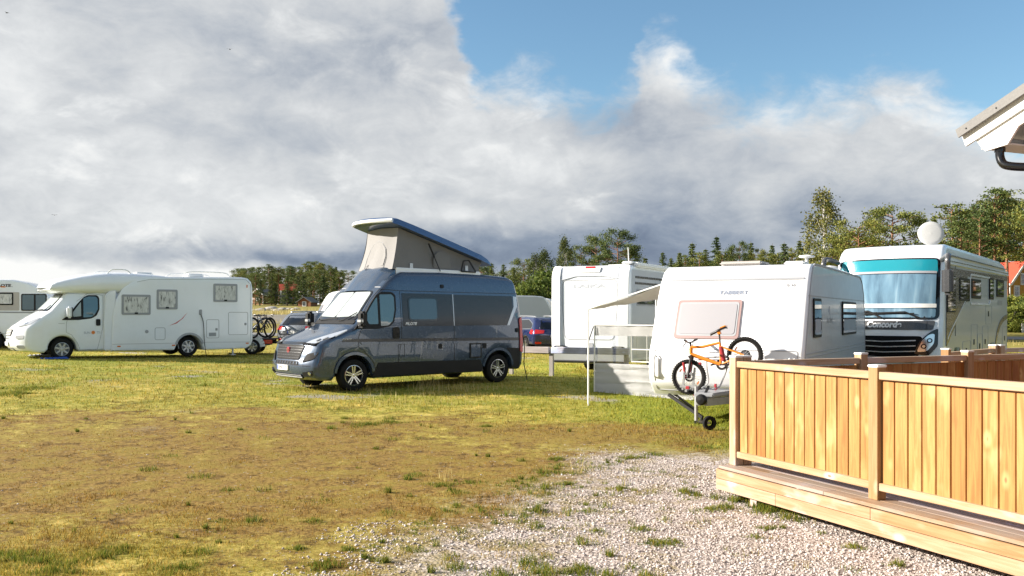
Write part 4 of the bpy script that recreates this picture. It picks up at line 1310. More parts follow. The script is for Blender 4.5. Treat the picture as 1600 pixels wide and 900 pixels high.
    for s in (-1, 1):
        hl = cab.patch('F', fillet([(s * 0.56, 1.00), (s * 0.70, 1.14), (s * 0.90, 1.30), (s * 0.96, 1.28), (s * 0.92, 1.08)], 0.03), 'silver_plastic', 'headlight', 0.012)
        cab.patch('F', [(s * 0.76 + .05 * math.cos(t * PI / 6), 1.11 + .035 * math.sin(t * PI / 6)) for t in range(12)], 'chrome', 'lamp_bowl', 0.016, parent=hl)
        cab.patch('F', rrect(min(s * 0.66, s * 0.90), 0.66, max(s * 0.66, s * 0.90), 0.76, 0.03), 'seam_light', 'bumper_inset', 0.006)
        cab.patch('F', rrect(min(s * 0.70, s * 0.92), 0.36, max(s * 0.70, s * 0.92), 0.46, 0.04), 'seam_light', 'fog_lamp', 0.006)
    f = cab.mapf('F')
    bm = bmesh.new(); tube(bm, curve_pts([f(a, z, 0.04) for a, z in ((0.5, 1.46), (0.0, 1.49), (-0.5, 1.52))], 4), 0.012, 6); tube(bm, curve_pts([f(a, z, 0.04) for a, z in ((-0.45, 1.46), (-0.7, 1.52), (-0.78, 1.66))], 4), 0.012, 6); finish(bm, 'wiper', 'black_plastic', root)
    for s in (-1, 1):
        bm = bmesh.new(); box(bm, (0, 0, 0), (0.15, 0.20, 0.36)); bmesh.ops.bevel(bm, geom=bm.edges[:], offset=0.045, segments=3, affect='EDGES')
        mi = finish(bm, 'mirror', 'white_gelcoat', root); mi.location = (1.10, s * 1.18, 1.46)
        bm = bmesh.new(); bar(bm, (0.0, -s * 0.06, -0.12), (0.05, -s * 0.24, -0.14), 0.08, 0.13); box(bm, (0.075, 0, 0), (0.02, 0.15, 0.30)); finish(bm, 'mirror_arm', 'black_plastic', mi)
    # windows of the living area
    for x0, z0, x1, z1 in ((2.63, 1.38, 3.52, 2.03), (3.71, 1.56, 4.38, 2.21), (5.57, 1.82, 6.40, 2.44)):
        w = hs.window('L', x0, z0, x1, z1, 0.05, 'grey_trim', 'net_curtain', 0.07)
        hs.patch('L', rrect((x0 + x1) / 2 - 0.05, z0 + 0.03, (x0 + x1) / 2 + 0.05, z0 + 0.08, 0.01), 'black_plastic', 'window_catch', 0.03, parent=w)
    for n, rc in (('locker_door', (6.09, 0.70, 6.77, 1.47)), ('service_hatch', (5.34, 0.60, 5.76, 1.22)), ('service_hatch', (3.66, 0.57, 3.98, 0.96)), ('flap', (1.80 + 0.42, 0.55, 2.08 + 0.2, 0.86))):
        if n == 'flap': continue
        d = hs.strokes('L', [rrect(*rc, 0.06)], 0.016, 'seam_light', n, 0.004, closed=True)
        if rc[0] > 5: hs.patch('L', rrect(rc[2] - 0.12, (rc[1] + rc[3]) / 2 - 0.06, rc[2] - 0.05, (rc[1] + rc[3]) / 2 + 0.02, 0.01), 'grey_trim', 'latch', 0.012, parent=d)
    hs.patch('L', rrect(5.42, 0.66, 5.66, 0.78, 0.01), 'grey_trim', 'vent_grille', 0.008)
    hs.patch('L', [(3.40 + .055 * math.cos(t * PI / 8), 0.84 + .055 * math.sin(t * PI / 8)) for t in range(16)], 'seam_light', 'filler_cap', 0.012)
    hs.patch('L', rrect(5.09, 1.38, 5.18, 1.56, 0.03), 'grey_trim', 'power_inlet', 0.02)
    bm = bmesh.new(); tube(bm, curve_pts([(5.14, -1.15, 1.40), (5.22, -1.16, 1.1), (5.25, -1.17, 0.5), (5.30, -1.2, 0.02)], 5), 0.012, 6); finish(bm, 'power_cable', 'black_plastic', root)
    for ln_ in ([(2.35, 0.45), (4.38, 0.45), (4.42, 0.26)], [(5.28, 0.46), (6.94, 0.44)]): hs.strokes('L', [ln_], 0.012, 'seam_light', 'skirt_line', 0.004)
    hs.strokes('L', [[(3.1, 2.44), (3.5, 2.53), (6.7, 2.60), (6.86, 2.45), (6.88, 0.48)]], 0.014, 'seam_light', 'edge_trim', 0.004)
    ring = arc(4.77, 0.30, 0.49, 165, 15, 14) + arc(4.77, 0.30, 0.42, 15, 165, 14); hs.patch('L', ring, 'seam_light', 'wheel_arch_trim', 0.01, step=3)
    sw = [(4.10, 1.02), (4.35, 1.10), (4.55, 1.26), (4.70, 1.46), (4.50, 1.24), (4.32, 1.12)]
    hs.patch('L', sw, 'lamp_red', 'red_swoosh', 0.003, step=3, skirt=0.004)
    for x in (2.50, 4.20, 6.70): hs.patch('L', rrect(x, 0.36 if x < 6 else 0.38, x + 0.10, 0.40 if x < 6 else 0.42, 0.01), 'lamp_orange', 'side_marker', 0.012)
    hs.patch('L', rrect(6.72, 2.32, 6.76, 2.42, 0.01), 'lamp_orange', 'side_marker', 0.012)
    # sun emblem with lettering on the cab door
    em = cab.patch('L', [(1.82 + .06 * math.cos(t * PI / 10) * (1 if t % 2 else .8), 0.83 + .06 * math.sin(t * PI / 10) * (1 if t % 2 else .8)) for t in range(20)], 'letter_orange', 'sun_emblem', 0.006, step=3, skirt=0.004)
    cab.text('L', 'SUN', 1.64, 0.82, 0.10, 'letter_grey', 'door_lettering', 0.006, width=0.18); cab.text('L', 'TI', 1.97, 0.82, 0.10, 'letter_grey', 'door_lettering', 0.006, width=0.10)
    # roof rails and hatches
    for x0, x1 in ((2.2, 3.0), (4.6, 6.2)):
        for s in (-1, 1):
            bm = bmesh.new(); tube(bm, curve_pts([(x0, s * 0.95, 2.62), (x0 + 0.15, s * 0.95, 2.80), ((x0 + x1) / 2, s * 0.95, 2.83), (x1 - 0.15, s * 0.95, 2.80), (x1, s * 0.95, 2.64)], 5), 0.018, 8)
            finish(bm, 'roof_rail', 'white_metal', root)
    for x in (3.6, 5.3):
        bm = bmesh.new(); box(bm, (x, 0.1, 2.73), (0.55, 0.55, 0.14)); bmesh.ops.bevel(bm, geom=bm.edges[:], offset=0.04, segments=2, affect='EDGES'); finish(bm, 'roof_hatch', 'white_metal', root)
    for s in (-1, 1): wheel(root, 0.94, s * 0.86, 0.325, 0.21, 'cap', s, 'silver_plastic'); wheel(root, 4.77, s * 0.90, 0.325, 0.21, 'cap', s, 'silver_plastic')
    bm = bmesh.new(); bar(bm, (6.3, -0.95, 0.30), (6.3, -0.95, 0.0), 0.05); box(bm, (6.3, -0.95, 0.015), (0.16, 0.16, 0.03)); finish(bm, 'steady_leg', 'zinc', root)
    # levelling ramps under the front wheels
    for yy, lab in ((-0.86, 'blue plastic levelling ramp under the near front wheel of the white motorhome'), (0.86, 'levelling ramp under the far front wheel of the white motorhome')):
        p = root.matrix_basis if False else None
        ca, sa = math.cos(R(38)), math.sin(R(38))
        x, y = -15.18 + ca * 0.72 - sa * yy, 27.76 + sa * 0.72 + ca * yy
        bm = bmesh.new()
        prof = [(-0.42, 0.0), (-0.42, 0.02), (-0.10, 0.05), (0.34, 0.06), (0.42, 0.0)]
        a = [bm.verts.new((q, -0.13, z)) for q, z in prof]; b = [bm.verts.new((q, 0.13, z)) for q, z in prof]
        for i in range(5): bm.faces.new((a[i], a[(i + 1) % 5], b[(i + 1) % 5], b[i]))
        bm.faces.new(a); bm.faces.new(b)
        for k in range(6): box(bm, (-0.34 + k * 0.12, 0, 0.045 + 0.002 * k), (0.03, 0.22, 0.02))
        o = finish(bm, 'levelling_ramp', 'ramp_blue' if yy < 0 else 'seam_light', None); o.location = (x, y, gh(x, y)); o.rotation_euler = (0, 0, R(38)); tag(o, lab, 'levelling ramp')
    return root


semi_motorhome()


# ================================================================== caravans
def caravan(name, loc, rz, label, group, detailed, L=7.35):
    root = empty(name, loc, rz, label, 'caravan', group)
    W = 1.25
    FR = [(0.42, 0.12), (0.50, 0.02), (0.62, -0.10), (0.80, -0.16), (1.0, -0.16), (1.18, -0.12), (1.40, 0.0), (1.70, 0.14), (2.05, 0.32), (2.33, 0.50), (2.50, 0.66), (2.58, 0.86)]
    RR = [(0.42, L - 0.2), (0.6, L + 0.02), (1.2, L + 0.05), (1.8, L), (2.2, L - 0.12), (2.45, L - 0.35), (2.55, L - 0.6)]
    ra = arc(3.9, 0.36, 0.42, 165, 15, 10)
    out = [(x, z) for z, x in FR] + [(1.4, 2.61), (4.0, 2.63), (L - 0.9, 2.60)] + [(x, z) for z, x in RR[::-1]] + [(4.4, 0.40)] + ra[::-1] + [(3.4, 0.40)]
    def bow(x, u, z):
        if x < 1.0: x = x + 0.10 * u ** 2.5 * (1 - max(x, 0) / 1.0)
        if x > L - 1: x = x - 0.08 * u ** 2.5 * (x - L + 1)
        return x
    sh = Shell(root, W, 0.045, out, FR, RR, ([0, 1.0, 2.0, 2.7], [1, 1, .995, .985]), bow)
    sh.build('body', 'caravan_white')
    # aluminium sheet flank with seams
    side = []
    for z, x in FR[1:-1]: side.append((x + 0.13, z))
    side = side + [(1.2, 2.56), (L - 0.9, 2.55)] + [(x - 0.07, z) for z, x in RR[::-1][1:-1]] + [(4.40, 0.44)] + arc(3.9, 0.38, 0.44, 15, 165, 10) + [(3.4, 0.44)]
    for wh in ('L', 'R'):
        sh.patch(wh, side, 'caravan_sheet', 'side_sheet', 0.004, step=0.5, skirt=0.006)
    sh.strokes('L', [[(0.36, 2.055), (L - 0.08, 2.06)], [(-0.02, 1.13), (L, 1.13)], [(-0.05, 1.07), (L, 1.07)]], 0.015, 'seam_light', 'sheet_seam', 0.012)
    sh.strokes('L', [[(x + 0.115, z) for z, x in FR] + [(1.3, 2.585), (L - 0.9, 2.575)] + [(x - 0.05, z) for z, x in RR[::-1]]], 0.03, 'seam_light', 'edge_trim', 0.012)
    wins = ((0.71, 1.38, 1.45, 2.02), (3.83, 1.36, 5.69, 2.01)) if detailed else ((0.8, 1.4, 1.7, 2.0), (3.2, 1.4, 4.4, 2.0), (5.2, 1.4, 6.2, 2.0))
    for x0, z0, x1, z1 in wins:
        w = sh.window('L', x0, z0, x1, z1, 0.06, 'black_plastic', 'dark_glass', 0.045, frame_off=0.03)
        if detailed: sh.patch('L', rrect(x0 + 0.10, z0 + 0.08, x1 - 0.10, z0 + 0.30, 0.03), 'grey_cloth', 'curtain', 0.036, parent=w)
    # front: big window, locker, seams
    fw = sh.patch('F', rrect(-0.24, 1.36, 0.84, 1.99, 0.05), 'pink_trim', 'front_window', 0.02)
    sh.patch('F', rrect(-0.20, 1.40, 0.80, 1.95, 0.05), 'seam_light', 'window_seal', 0.024, parent=fw)
    sh.patch('F', rrect(-0.17, 1.43, 0.77, 1.92, 0.05), 'blind' if detailed else 'dark_glass', 'pane', 0.03, parent=fw)
    if detailed:
        sh.strokes('F', [[(-1.17, 2.335), (1.05, 2.335)]], 0.03, 'seam_light', 'roof_seam', 0.012)
        sh.strokes('F', [rrect(-1.16, 0.50, 1.14, 1.19, 0.05)], 0.012, 'seam_light', 'locker_lid', 0.004, closed=True)
        sh.text('F', 'TABBERT', -0.07, 2.11, 0.085, 'letter_grey', 'front_lettering', 0.008, width=0.48, flip=True, bold=0.003)
        sh.text('F', 'B 45', -0.98, 2.22, 0.06, 'letter_dark', 'small_sticker', 0.008, width=0.13, flip=True)
        sh.text('F', 'tempo 100', -1.0, 2.15, 0.03, 'letter_grey', 'small_sticker', 0.008, width=0.13, flip=True)
        bm = bmesh.new()
        for y in (1.13, -1.05):
            f = sh.mapf('F')
            tube(bm, [f(y, 0.72, 0.0), f(y, 0.76, 0.05), f(y, 1.04, 0.05), f(y, 1.08, 0.0)], 0.016, 8)
            tube(bm, [f(y - 0.07, 0.72, 0.0), f(y - 0.07, 0.76, 0.03), f(y - 0.07, 1.04, 0.03), f(y - 0.07, 1.08, 0.0)], 0.012, 8)
        finish(bm, 'grab_handle', 'white_metal', root)
        # side lettering, faint
        sh.text('L', 'da Vinci', 2.45, 1.66, 0.17, 'letter_grey', 'side_lettering', 0.008, shear=0.2, width=0.62)
        sh.strokes('L', [[(2.30, 1.80), (2.38, 1.90), (2.44, 1.82), (2.40, 1.76)]], 0.015, 'letter_grey', 'side_emblem', 0.008)
        # drawbar: A-frame, cover, jockey wheel, coupling
        bm = bmesh.new()
        for s in (-1, 1): bar(bm, (0.7, s * 0.62, 0.42), (-1.18, s * 0.05, 0.45), 0.05, 0.11)
        box(bm, (-0.30, 0, 0.50), (0.08, 0.55, 0.05))
        db = finish(bm, 'drawbar', 'zinc', root, smooth=False)
        bm = bmesh.new()
        v = box(bm, (-0.62, 0.0, 0.545), (1.0, 0.30, 0.07)); 
        for q in v:
            if q.co.x > -0.5: q.co.y *= 2.1
        bmesh.ops.bevel(bm, geom=bm.edges[:], offset=0.02, segments=2, affect='EDGES')
        finish(bm, 'drawbar_cover', 'grey_trim', db)
        bm = bmesh.new(); lathe(bm, [(0.001, -0.09), (0.06, -0.08), (0.085, -0.02), (0.07, 0.06), (0.04, 0.10), (0.001, 0.11)], 16, 'x', (-1.22, 0, 0.49)); bar(bm, (-1.05, 0, 0.56), (-0.85, 0, 0.66), 0.03)
        finish(bm, 'coupling', 'black_plastic', root)
        bm = bmesh.new(); tube(bm, [(-0.93, 0.17, 0.66), (-0.93, 0.17, 0.14)], 0.028, 10); bar(bm, (-0.93, 0.13, 0.13), (-0.86, -0.02, 0.11), 0.03); bar(bm, (-0.93, 0.17, 0.42), (-0.93, 0.05, 0.42), 0.08)
        jw = finish(bm, 'jockey_wheel', 'zinc', root)
        bm = bmesh.new(); lathe(bm, [(0.05, -0.03), (0.10, -0.035), (0.108, -0.02), (0.108, 0.02), (0.10, 0.035), (0.05, 0.03)], 22, 'y', (0, 0, 0)); o = finish(bm, 'tyre', 'rubber', jw); o.location = (-0.88, -0.02, 0.108); o.rotation_euler = (0, 0, R(-50))
        for s in (-1, 1):
            bm = bmesh.new()
            bar(bm, (0.10, s * 0.95, 0.42), (-0.15, s * 0.30, 0.10), 0.04, 0.05); bar(bm, (0.25, s * 0.90, 0.42), (0.0, s * 0.45, 0.20), 0.03)
            box(bm, (-0.12, s * 0.34, 0.02), (0.18, 0.18, 0.03)); bar(bm, (-0.12, s * 0.34, 0.02), (-0.15, s * 0.30, 0.12), 0.03)
            finish(bm, 'steady_leg', 'black_plastic', root)
        # roof fittings
        bm = bmesh.new(); box(bm, (1.35, -0.02, 2.63), (0.75, 0.72, 0.07)); bmesh.ops.bevel(bm, geom=bm.edges[:], offset=0.03, segments=3, affect='EDGES'); finish(bm, 'roof_hatch', 'awning_cloth', root)
        bm = bmesh.new(); box(bm, (1.8, -0.80, 2.64), (0.5, 0.34, 0.07)); bmesh.ops.bevel(bm, geom=bm.edges[:], offset=0.025, segments=2, affect='EDGES'); finish(bm, 'roof_hatch', 'white_metal', root)
        bm = bmesh.new(); lathe(bm, [(0.03, 2.60), (0.03, 2.76)], 10, 'z', (1.9, -0.95, 0), True)
        lathe(bm, [(0.001, 2.74), (0.12, 2.75), (0.14, 2.765), (0.12, 2.785), (0.001, 2.80)], 20, 'z', (1.9, -0.95, 0)); finish(bm, 'tv_antenna', 'white_metal', root)
        bm = bmesh.new(); lathe(bm, [(0.03, 2.60), (0.03, 2.68)], 10, 'z', (4.3, -0.95, 0), True); lathe(bm, [(0.16, 2.63), (0.17, 2.70), (0.001, 2.73)], 16, 'z', (4.3, -0.95, 0)); finish(bm, 'roof_vent', 'white_metal', root)
        bm = bmesh.new(); lathe(bm, [(0.16, 2.63), (0.17, 2.72), (0.001, 2.75)], 16, 'z', (5.4, -0.8, 0)); finish(bm, 'roof_vent', 'seam_light', root)
        plate_bar = None
    else:
        bm = bmesh.new()
        for s in (-1, 1): bar(bm, (0.7, s * 0.5, 0.42), (-1.1, s * 0.05, 0.45), 0.06, 0.1)
        tube(bm, [(-0.95, 0.1, 0.6), (-0.95, 0.1, 0.05)], 0.03)
        finish(bm, 'drawbar', 'zinc', root, smooth=False)
    for s in (-1, 1): wheel(root, 3.9, s * 1.08, 0.32, 0.19, 'cap', s, 'silver_plastic')
    sh.patch('B', rrect(-0.75, 1.4, 0.75, 2.0, 0.06), 'dark_glass', 'rear_window', 0.02)
    for s in (-1, 1): sh.patch('B', rrect(min(s * 0.85, s * 1.1), 0.62, max(s * 0.85, s * 1.1), 0.82, 0.04), 'lamp_red', 'rear_lamp', 0.02)
    return root, sh


CAV_ROT = math.atan2(.88, .475)
caravan('caravan', (3.40, 14.40, 0.0), CAV_ROT, 'large white caravan with an orange bicycle on its drawbar and a pale awning', None, True)
# ================================================================== big integrated liner motorhome on the right
def liner():
    root = empty('liner_motorhome', (8.62, 20.73, 0.05), math.atan2(.796, .605), 'tall silver and white liner motorhome with a full width windscreen and a satellite dish', 'motorhome')
    W, L = 1.20, 9.0
    FR = [(0.36, 0.05), (0.45, -0.10), (0.70, -0.18), (1.0, -0.18), (1.35, -0.14), (1.58, -0.08), (1.62, -0.06), (2.2, 0.03), (2.8, 0.16), (2.98, 0.22), (3.10, 0.28), (3.22, 0.42), (3.30, 0.62), (3.34, 1.0)]
    RR = [(0.45, L - 0.1), (0.6, L), (2.8, L - 0.02), (3.05, L - 0.08), (3.20, L - 0.3)]
    fa = arc(1.7, 0.42, 0.50, 172, 8, 12); ra = arc(6.4, 0.42, 0.50, 172, 8, 12)
    out = [(x, z) for z, x in FR] + [(1.6, 3.33), (L - 1, 3.28)] + [(x, z) for z, x in RR[::-1]] + [(6.95, 0.40)] + ra[::-1] + [(2.3, 0.36)] + fa[::-1] + [(1.1, 0.34)]
    def bow(x, u, z):
        if x < 1.0: x = x + 0.30 * u ** 3 * (1 - max(x, -0.1) / 1.0) ** 1.2
        return x
    sh = Shell(root, W, 0.09, out, FR, RR, ([0, 0.5, 2.9, 3.2, 3.4], [0.98, 1, 1, .97, .95]), bow, 0.02)
    sh.build('body', 'white_gelcoat')
    arch_liner(root, (1.7, 6.4), 0.42, W)
    # silver flank, grey upper sweep
    sh.patch('L', fillet([(0.35, 0.45), (1.15, 0.42), (1.20, 0.70), (1.45, 0.93), (1.95, 0.93), (2.2, 0.70), (2.25, 0.42), (5.85, 0.42), (5.90, 0.70), (6.1, 0.93), (6.65, 0.93), (6.95, 0.70), (6.98, 0.45), (8.92, 0.55), (8.92, 2.86), (0.35, 2.86)], 0.04), 'liner_silver', 'flank_panel', 0.004, step=0.2, skirt=0.006)
    sh.patch('L', fillet([(0.30, 0.98), (0.62, 1.06), (1.2, 1.30), (1.9, 1.72), (2.6, 1.98), (2.9, 2.06), (2.9, 2.80), (0.30, 2.80)], [0.03, .3, .6, .6, .3, .05, .05, .03]), 'liner_grey', 'grey_sweep', 0.016, skirt=0.006)
    sh.patch('L', fillet([(2.9, 2.66), (8.9, 2.72), (8.9, 2.84), (2.9, 2.80)], 0.01), 'liner_grey', 'grey_band', 0.016, skirt=0.006)
    sh.patch('L', fillet([(0.28, 2.87), (8.92, 2.87), (8.92, 3.0), (0.30, 3.0)], 0.02), 'white_gelcoat', 'roof_skirt', 0.05, skirt=0.06)
    sh.strokes('L', [[(0.34, 2.94), (8.88, 2.94)], [(0.34, 3.08), (8.6, 3.06)]], 0.02, 'liner_grey', 'roof_line', 0.056)
    sh.strokes('L', [[(0.45, 1.13), (1.5, 1.55), (2.6, 2.03), (2.95, 2.12)]], 0.035, 'white_gelcoat', 'white_trim', 0.022)
    # curved grey sweep at the tail
    a1 = [(x, z) for x, z in ((6.9, 0.75), (7.2, 1.10), (7.7, 1.38), (8.3, 1.52), (8.9, 1.58), (8.9, 1.72), (8.2, 1.66), (7.6, 1.52), (7.1, 1.24), (6.8, 0.85))]
    sh.patch('L', fillet(a1, 0.2), 'liner_grey', 'tail_sweep', 0.016, skirt=0.006)
    # side windows
    sh.window('L', 0.36, 1.76, 1.42, 2.62, 0.05, 'black_plastic', 'dark_glass', 0.04, frame_off=0.03)
    for rc in ((1.92, 2.04, 3.12, 2.60), (3.38, 2.12, 4.60, 2.62), (5.88, 2.13, 6.50, 2.72), (7.04, 2.22, 8.20, 2.72)):
        sh.window('L', *rc, 0.05, 'black_plastic', 'dark_glass', 0.06, frame_off=0.03)
    sh.strokes('L', [rrect(3.25, 1.98, 6.0, 2.72, 0.12)], 0.05, 'white_gelcoat', 'window_surround', 0.024, closed=True)
    sh.strokes('L', [[(0.38, 1.71), (1.95, 1.71)], [(1.5, 2.86), (1.5, 1.2)]], 0.014, 'seam', 'door_gap', 0.012)
    for rc in ((2.35, 0.50, 3.3, 1.05), (3.4, 0.50, 4.2, 1.45), (4.25, 0.50, 4.9, 1.20), (4.95, 0.50, 5.75, 1.40), (5.4, 1.45, 6.3, 1.95), (7.1, 0.55, 8.0, 1.0), (8.1, 0.6, 8.85, 1.35)):
        d = sh.strokes('L', [rrect(*rc, 0.04)], 0.012, 'seam_light', 'locker_door', 0.008, closed=True)
        sh.patch('L', rrect((rc[0] + rc[2]) / 2 - 0.09, (rc[1] + rc[3]) / 2 - 0.04, (rc[0] + rc[2]) / 2 + 0.02, (rc[1] + rc[3]) / 2 + 0.10, 0.015), 'black_plastic', 'latch', 0.012, parent=d)
    sh.patch('L', rrect(7.3, 1.98, 8.0, 2.12, 0.01), 'grey_trim', 'vent_grille', 0.01)
    # windscreen: soft curtain with blue reflections painted into its colour, teal sun band on top, white blind at the foot
    bm = bmesh.new()
    ws = sh.patch('F', fillet([(-1.13, 1.60), (1.13, 1.60), (1.12, 2.99), (-1.12, 2.99)], 0.12), 'black_gloss', 'windscreen', 0.006)
    sh.patch('F', fillet([(-1.05, 1.92), (1.05, 1.92), (1.05, 2.78), (-1.05, 2.78)], 0.06), 'curtain', 'curtain', 0.012, parent=ws)
    sh.patch('F', fillet([(-1.08, 2.64), (1.08, 2.64), (1.06, 2.95), (-1.06, 2.95)], 0.05), 'teal_band', 'sun_band', 0.030, parent=ws)
    sh.strokes('F', [[(-1.06, 2.66), (1.06, 2.66)]], 0.05, 'blind', 'blind_edge', 0.038, parent=ws)
    sh.patch('F', fillet([(-1.07, 1.86), (1.07, 1.86), (1.07, 1.95), (-1.07, 1.95)], 0.02), 'bright_white', 'blind_rail', 0.030, parent=ws)
    sh.patch('F', fillet([(-1.05, 1.64), (1.05, 1.64), (1.06, 1.85), (-1.06, 1.85)], 0.05), 'curtain', 'dash_cover', 0.012, parent=ws)
    f = sh.mapf('F')
    for pts in ([(-0.75, 1.62), (-0.45, 1.76), (0.55, 1.72)], [(0.05, 1.61), (0.35, 1.78), (1.0, 1.74)]):
        bm = bmesh.new(); P = [f(a, z, 0.06) for a, z in pts]; tube(bm, P[:2], 0.02, 6); bar(bm, P[1], P[2], 0.03, 0.03); bar(bm, f(pts[0][0] + .1, pts[1][1] - .03, 0.05), f(pts[2][0] - .1, pts[2][1] - .02, 0.05), 0.02, 0.02); finish(bm, 'wiper', 'black_plastic', root)
    # face below the windscreen
    sh.patch('F', fillet([(-1.02, 1.36), (1.02, 1.36), (1.06, 1.565), (-1.06, 1.565)], 0.04), 'liner_grey', 'front_panel', 0.008)
    sh.text('F', 'Concorde', -0.02, 1.47, 0.19, 'letter_light', 'front_lettering', 0.03, 0.15, width=0.76, flip=True, bold=0.010)
    sh.patch('F', fillet([(-0.72, 0.62), (0.72, 0.62), (0.84, 1.22), (-0.84, 1.22)], 0.10), 'grille_black', 'grille', 0.008)
    sh.strokes('F', [[(-0.70, z), (0, z - 0.03), (0.70, z)] for z in (0.76, 0.88, 1.0, 1.12)], 0.022, 'silver_plastic', 'grille_bar', 0.02)
    for s in (-1, 1):
        sh.patch('F', fillet([(s * 0.66, 0.82), (s * 0.78, 1.12), (s * 0.98, 1.32), (s * 1.12, 1.40), (s * 1.12, 1.0), (s * 0.95, 0.78)], 0.05), 'black_gloss', 'lamp_surround', 0.010)
        hl = sh.patch('F', fillet([(s * 0.72, 0.86), (s * 0.82, 1.12), (s * 0.96, 1.26), (s * 1.06, 1.28), (s * 1.05, 1.05), (s * 0.92, 0.88)], 0.06), 'chrome', 'headlight', 0.016)
        for cy, cz in ((0.86, 0.99), (0.97, 1.12)):
            sh.patch('F', [(s * cy + .055 * math.cos(t * PI / 8), cz + .055 * math.sin(t * PI / 8)) for t in range(16)], 'black_gloss', 'lamp_bowl', 0.022, parent=hl)
            sh.patch('F', [(s * cy + .03 * math.cos(t * PI / 8), cz + .03 * math.sin(t * PI / 8)) for t in range(16)], 'chrome', 'lamp_lens', 0.026, parent=hl)
    sh.strokes('F', [[(-0.9, 1.36), (-0.9, 1.56)]], 0.012, 'seam', 'panel_gap', 0.012)
    # mirrors hanging from the roof corners
    for s in (-1, 1):
        bm = bmesh.new(); box(bm, (0, 0, 0), (0.20, 0.24, 0.62)); bmesh.ops.bevel(bm, geom=bm.edges[:], offset=0.07, segments=3, affect='EDGES')
        mi = finish(bm, 'mirror', 'liner_grey', root); mi.location = (-0.10, s * 1.36, 2.45)
        bm = bmesh.new(); tube(bm, curve_pts([(0.45, -s * 0.20, 0.50), (0.15, -s * 0.02, 0.58), (-0.02, 0, 0.48), (0, 0, 0.25)], 5), 0.06, 10); finish(bm, 'mirror_arm', 'liner_grey', mi)
        bm = bmesh.new(); box(bm, (0.10, 0, 0), (0.02, 0.18, 0.50)); finish(bm, 'mirror_glass', 'black_gloss', mi)
    for s in (-1, 1): wheel(root, 1.7, s * 1.02, 0.40, 0.26, 'cap', s); wheel(root, 6.4, s * 1.02, 0.40, 0.26, 'cap', s)
    # roof furniture
    bm = bmesh.new(); box(bm, (3.0, 0.0, 3.37), (0.9, 0.9, 0.12)); bmesh.ops.bevel(bm, geom=bm.edges[:], offset=0.04, segments=2, affect='EDGES'); finish(bm, 'roof_hatch', 'white_metal', root)
    dish = None
    bm = bmesh.new()
    lathe(bm, [(0.001, 0.0), (0.11, 0.003), (0.22, 0.012), (0.30, 0.026), (0.315, 0.034), (0.32, 0.026), (0.31, 0.012), (0.22, -0.002), (0.11, -0.012), (0.001, -0.016)], 32, 'x', (0, 0, 0))
    d = finish(bm, 'satellite_dish', 'dish_white', root, 60); d.scale = (0.9, 0.9, 0.9); d.location = (1.0, -0.78, 3.62); d.rotation_euler = (0, R(10), R(20))
    bm = bmesh.new(); bar(bm, (0.10, 0, 0.0), (0.28, 0, -0.32), 0.06); box(bm, (0.28, 0, -0.38), (0.4, 0.3, 0.14)); finish(bm, 'dish_mount', 'grey_trim', d)
    for x in (5.2, 7.6):
        bm = bmesh.new(); box(bm, (x, -0.3, 3.36), (0.5, 0.5, 0.14)); bmesh.ops.bevel(bm, geom=bm.edges[:], offset=0.04, segments=2, affect='EDGES'); finish(bm, 'roof_hatch', 'white_metal', root)


liner()


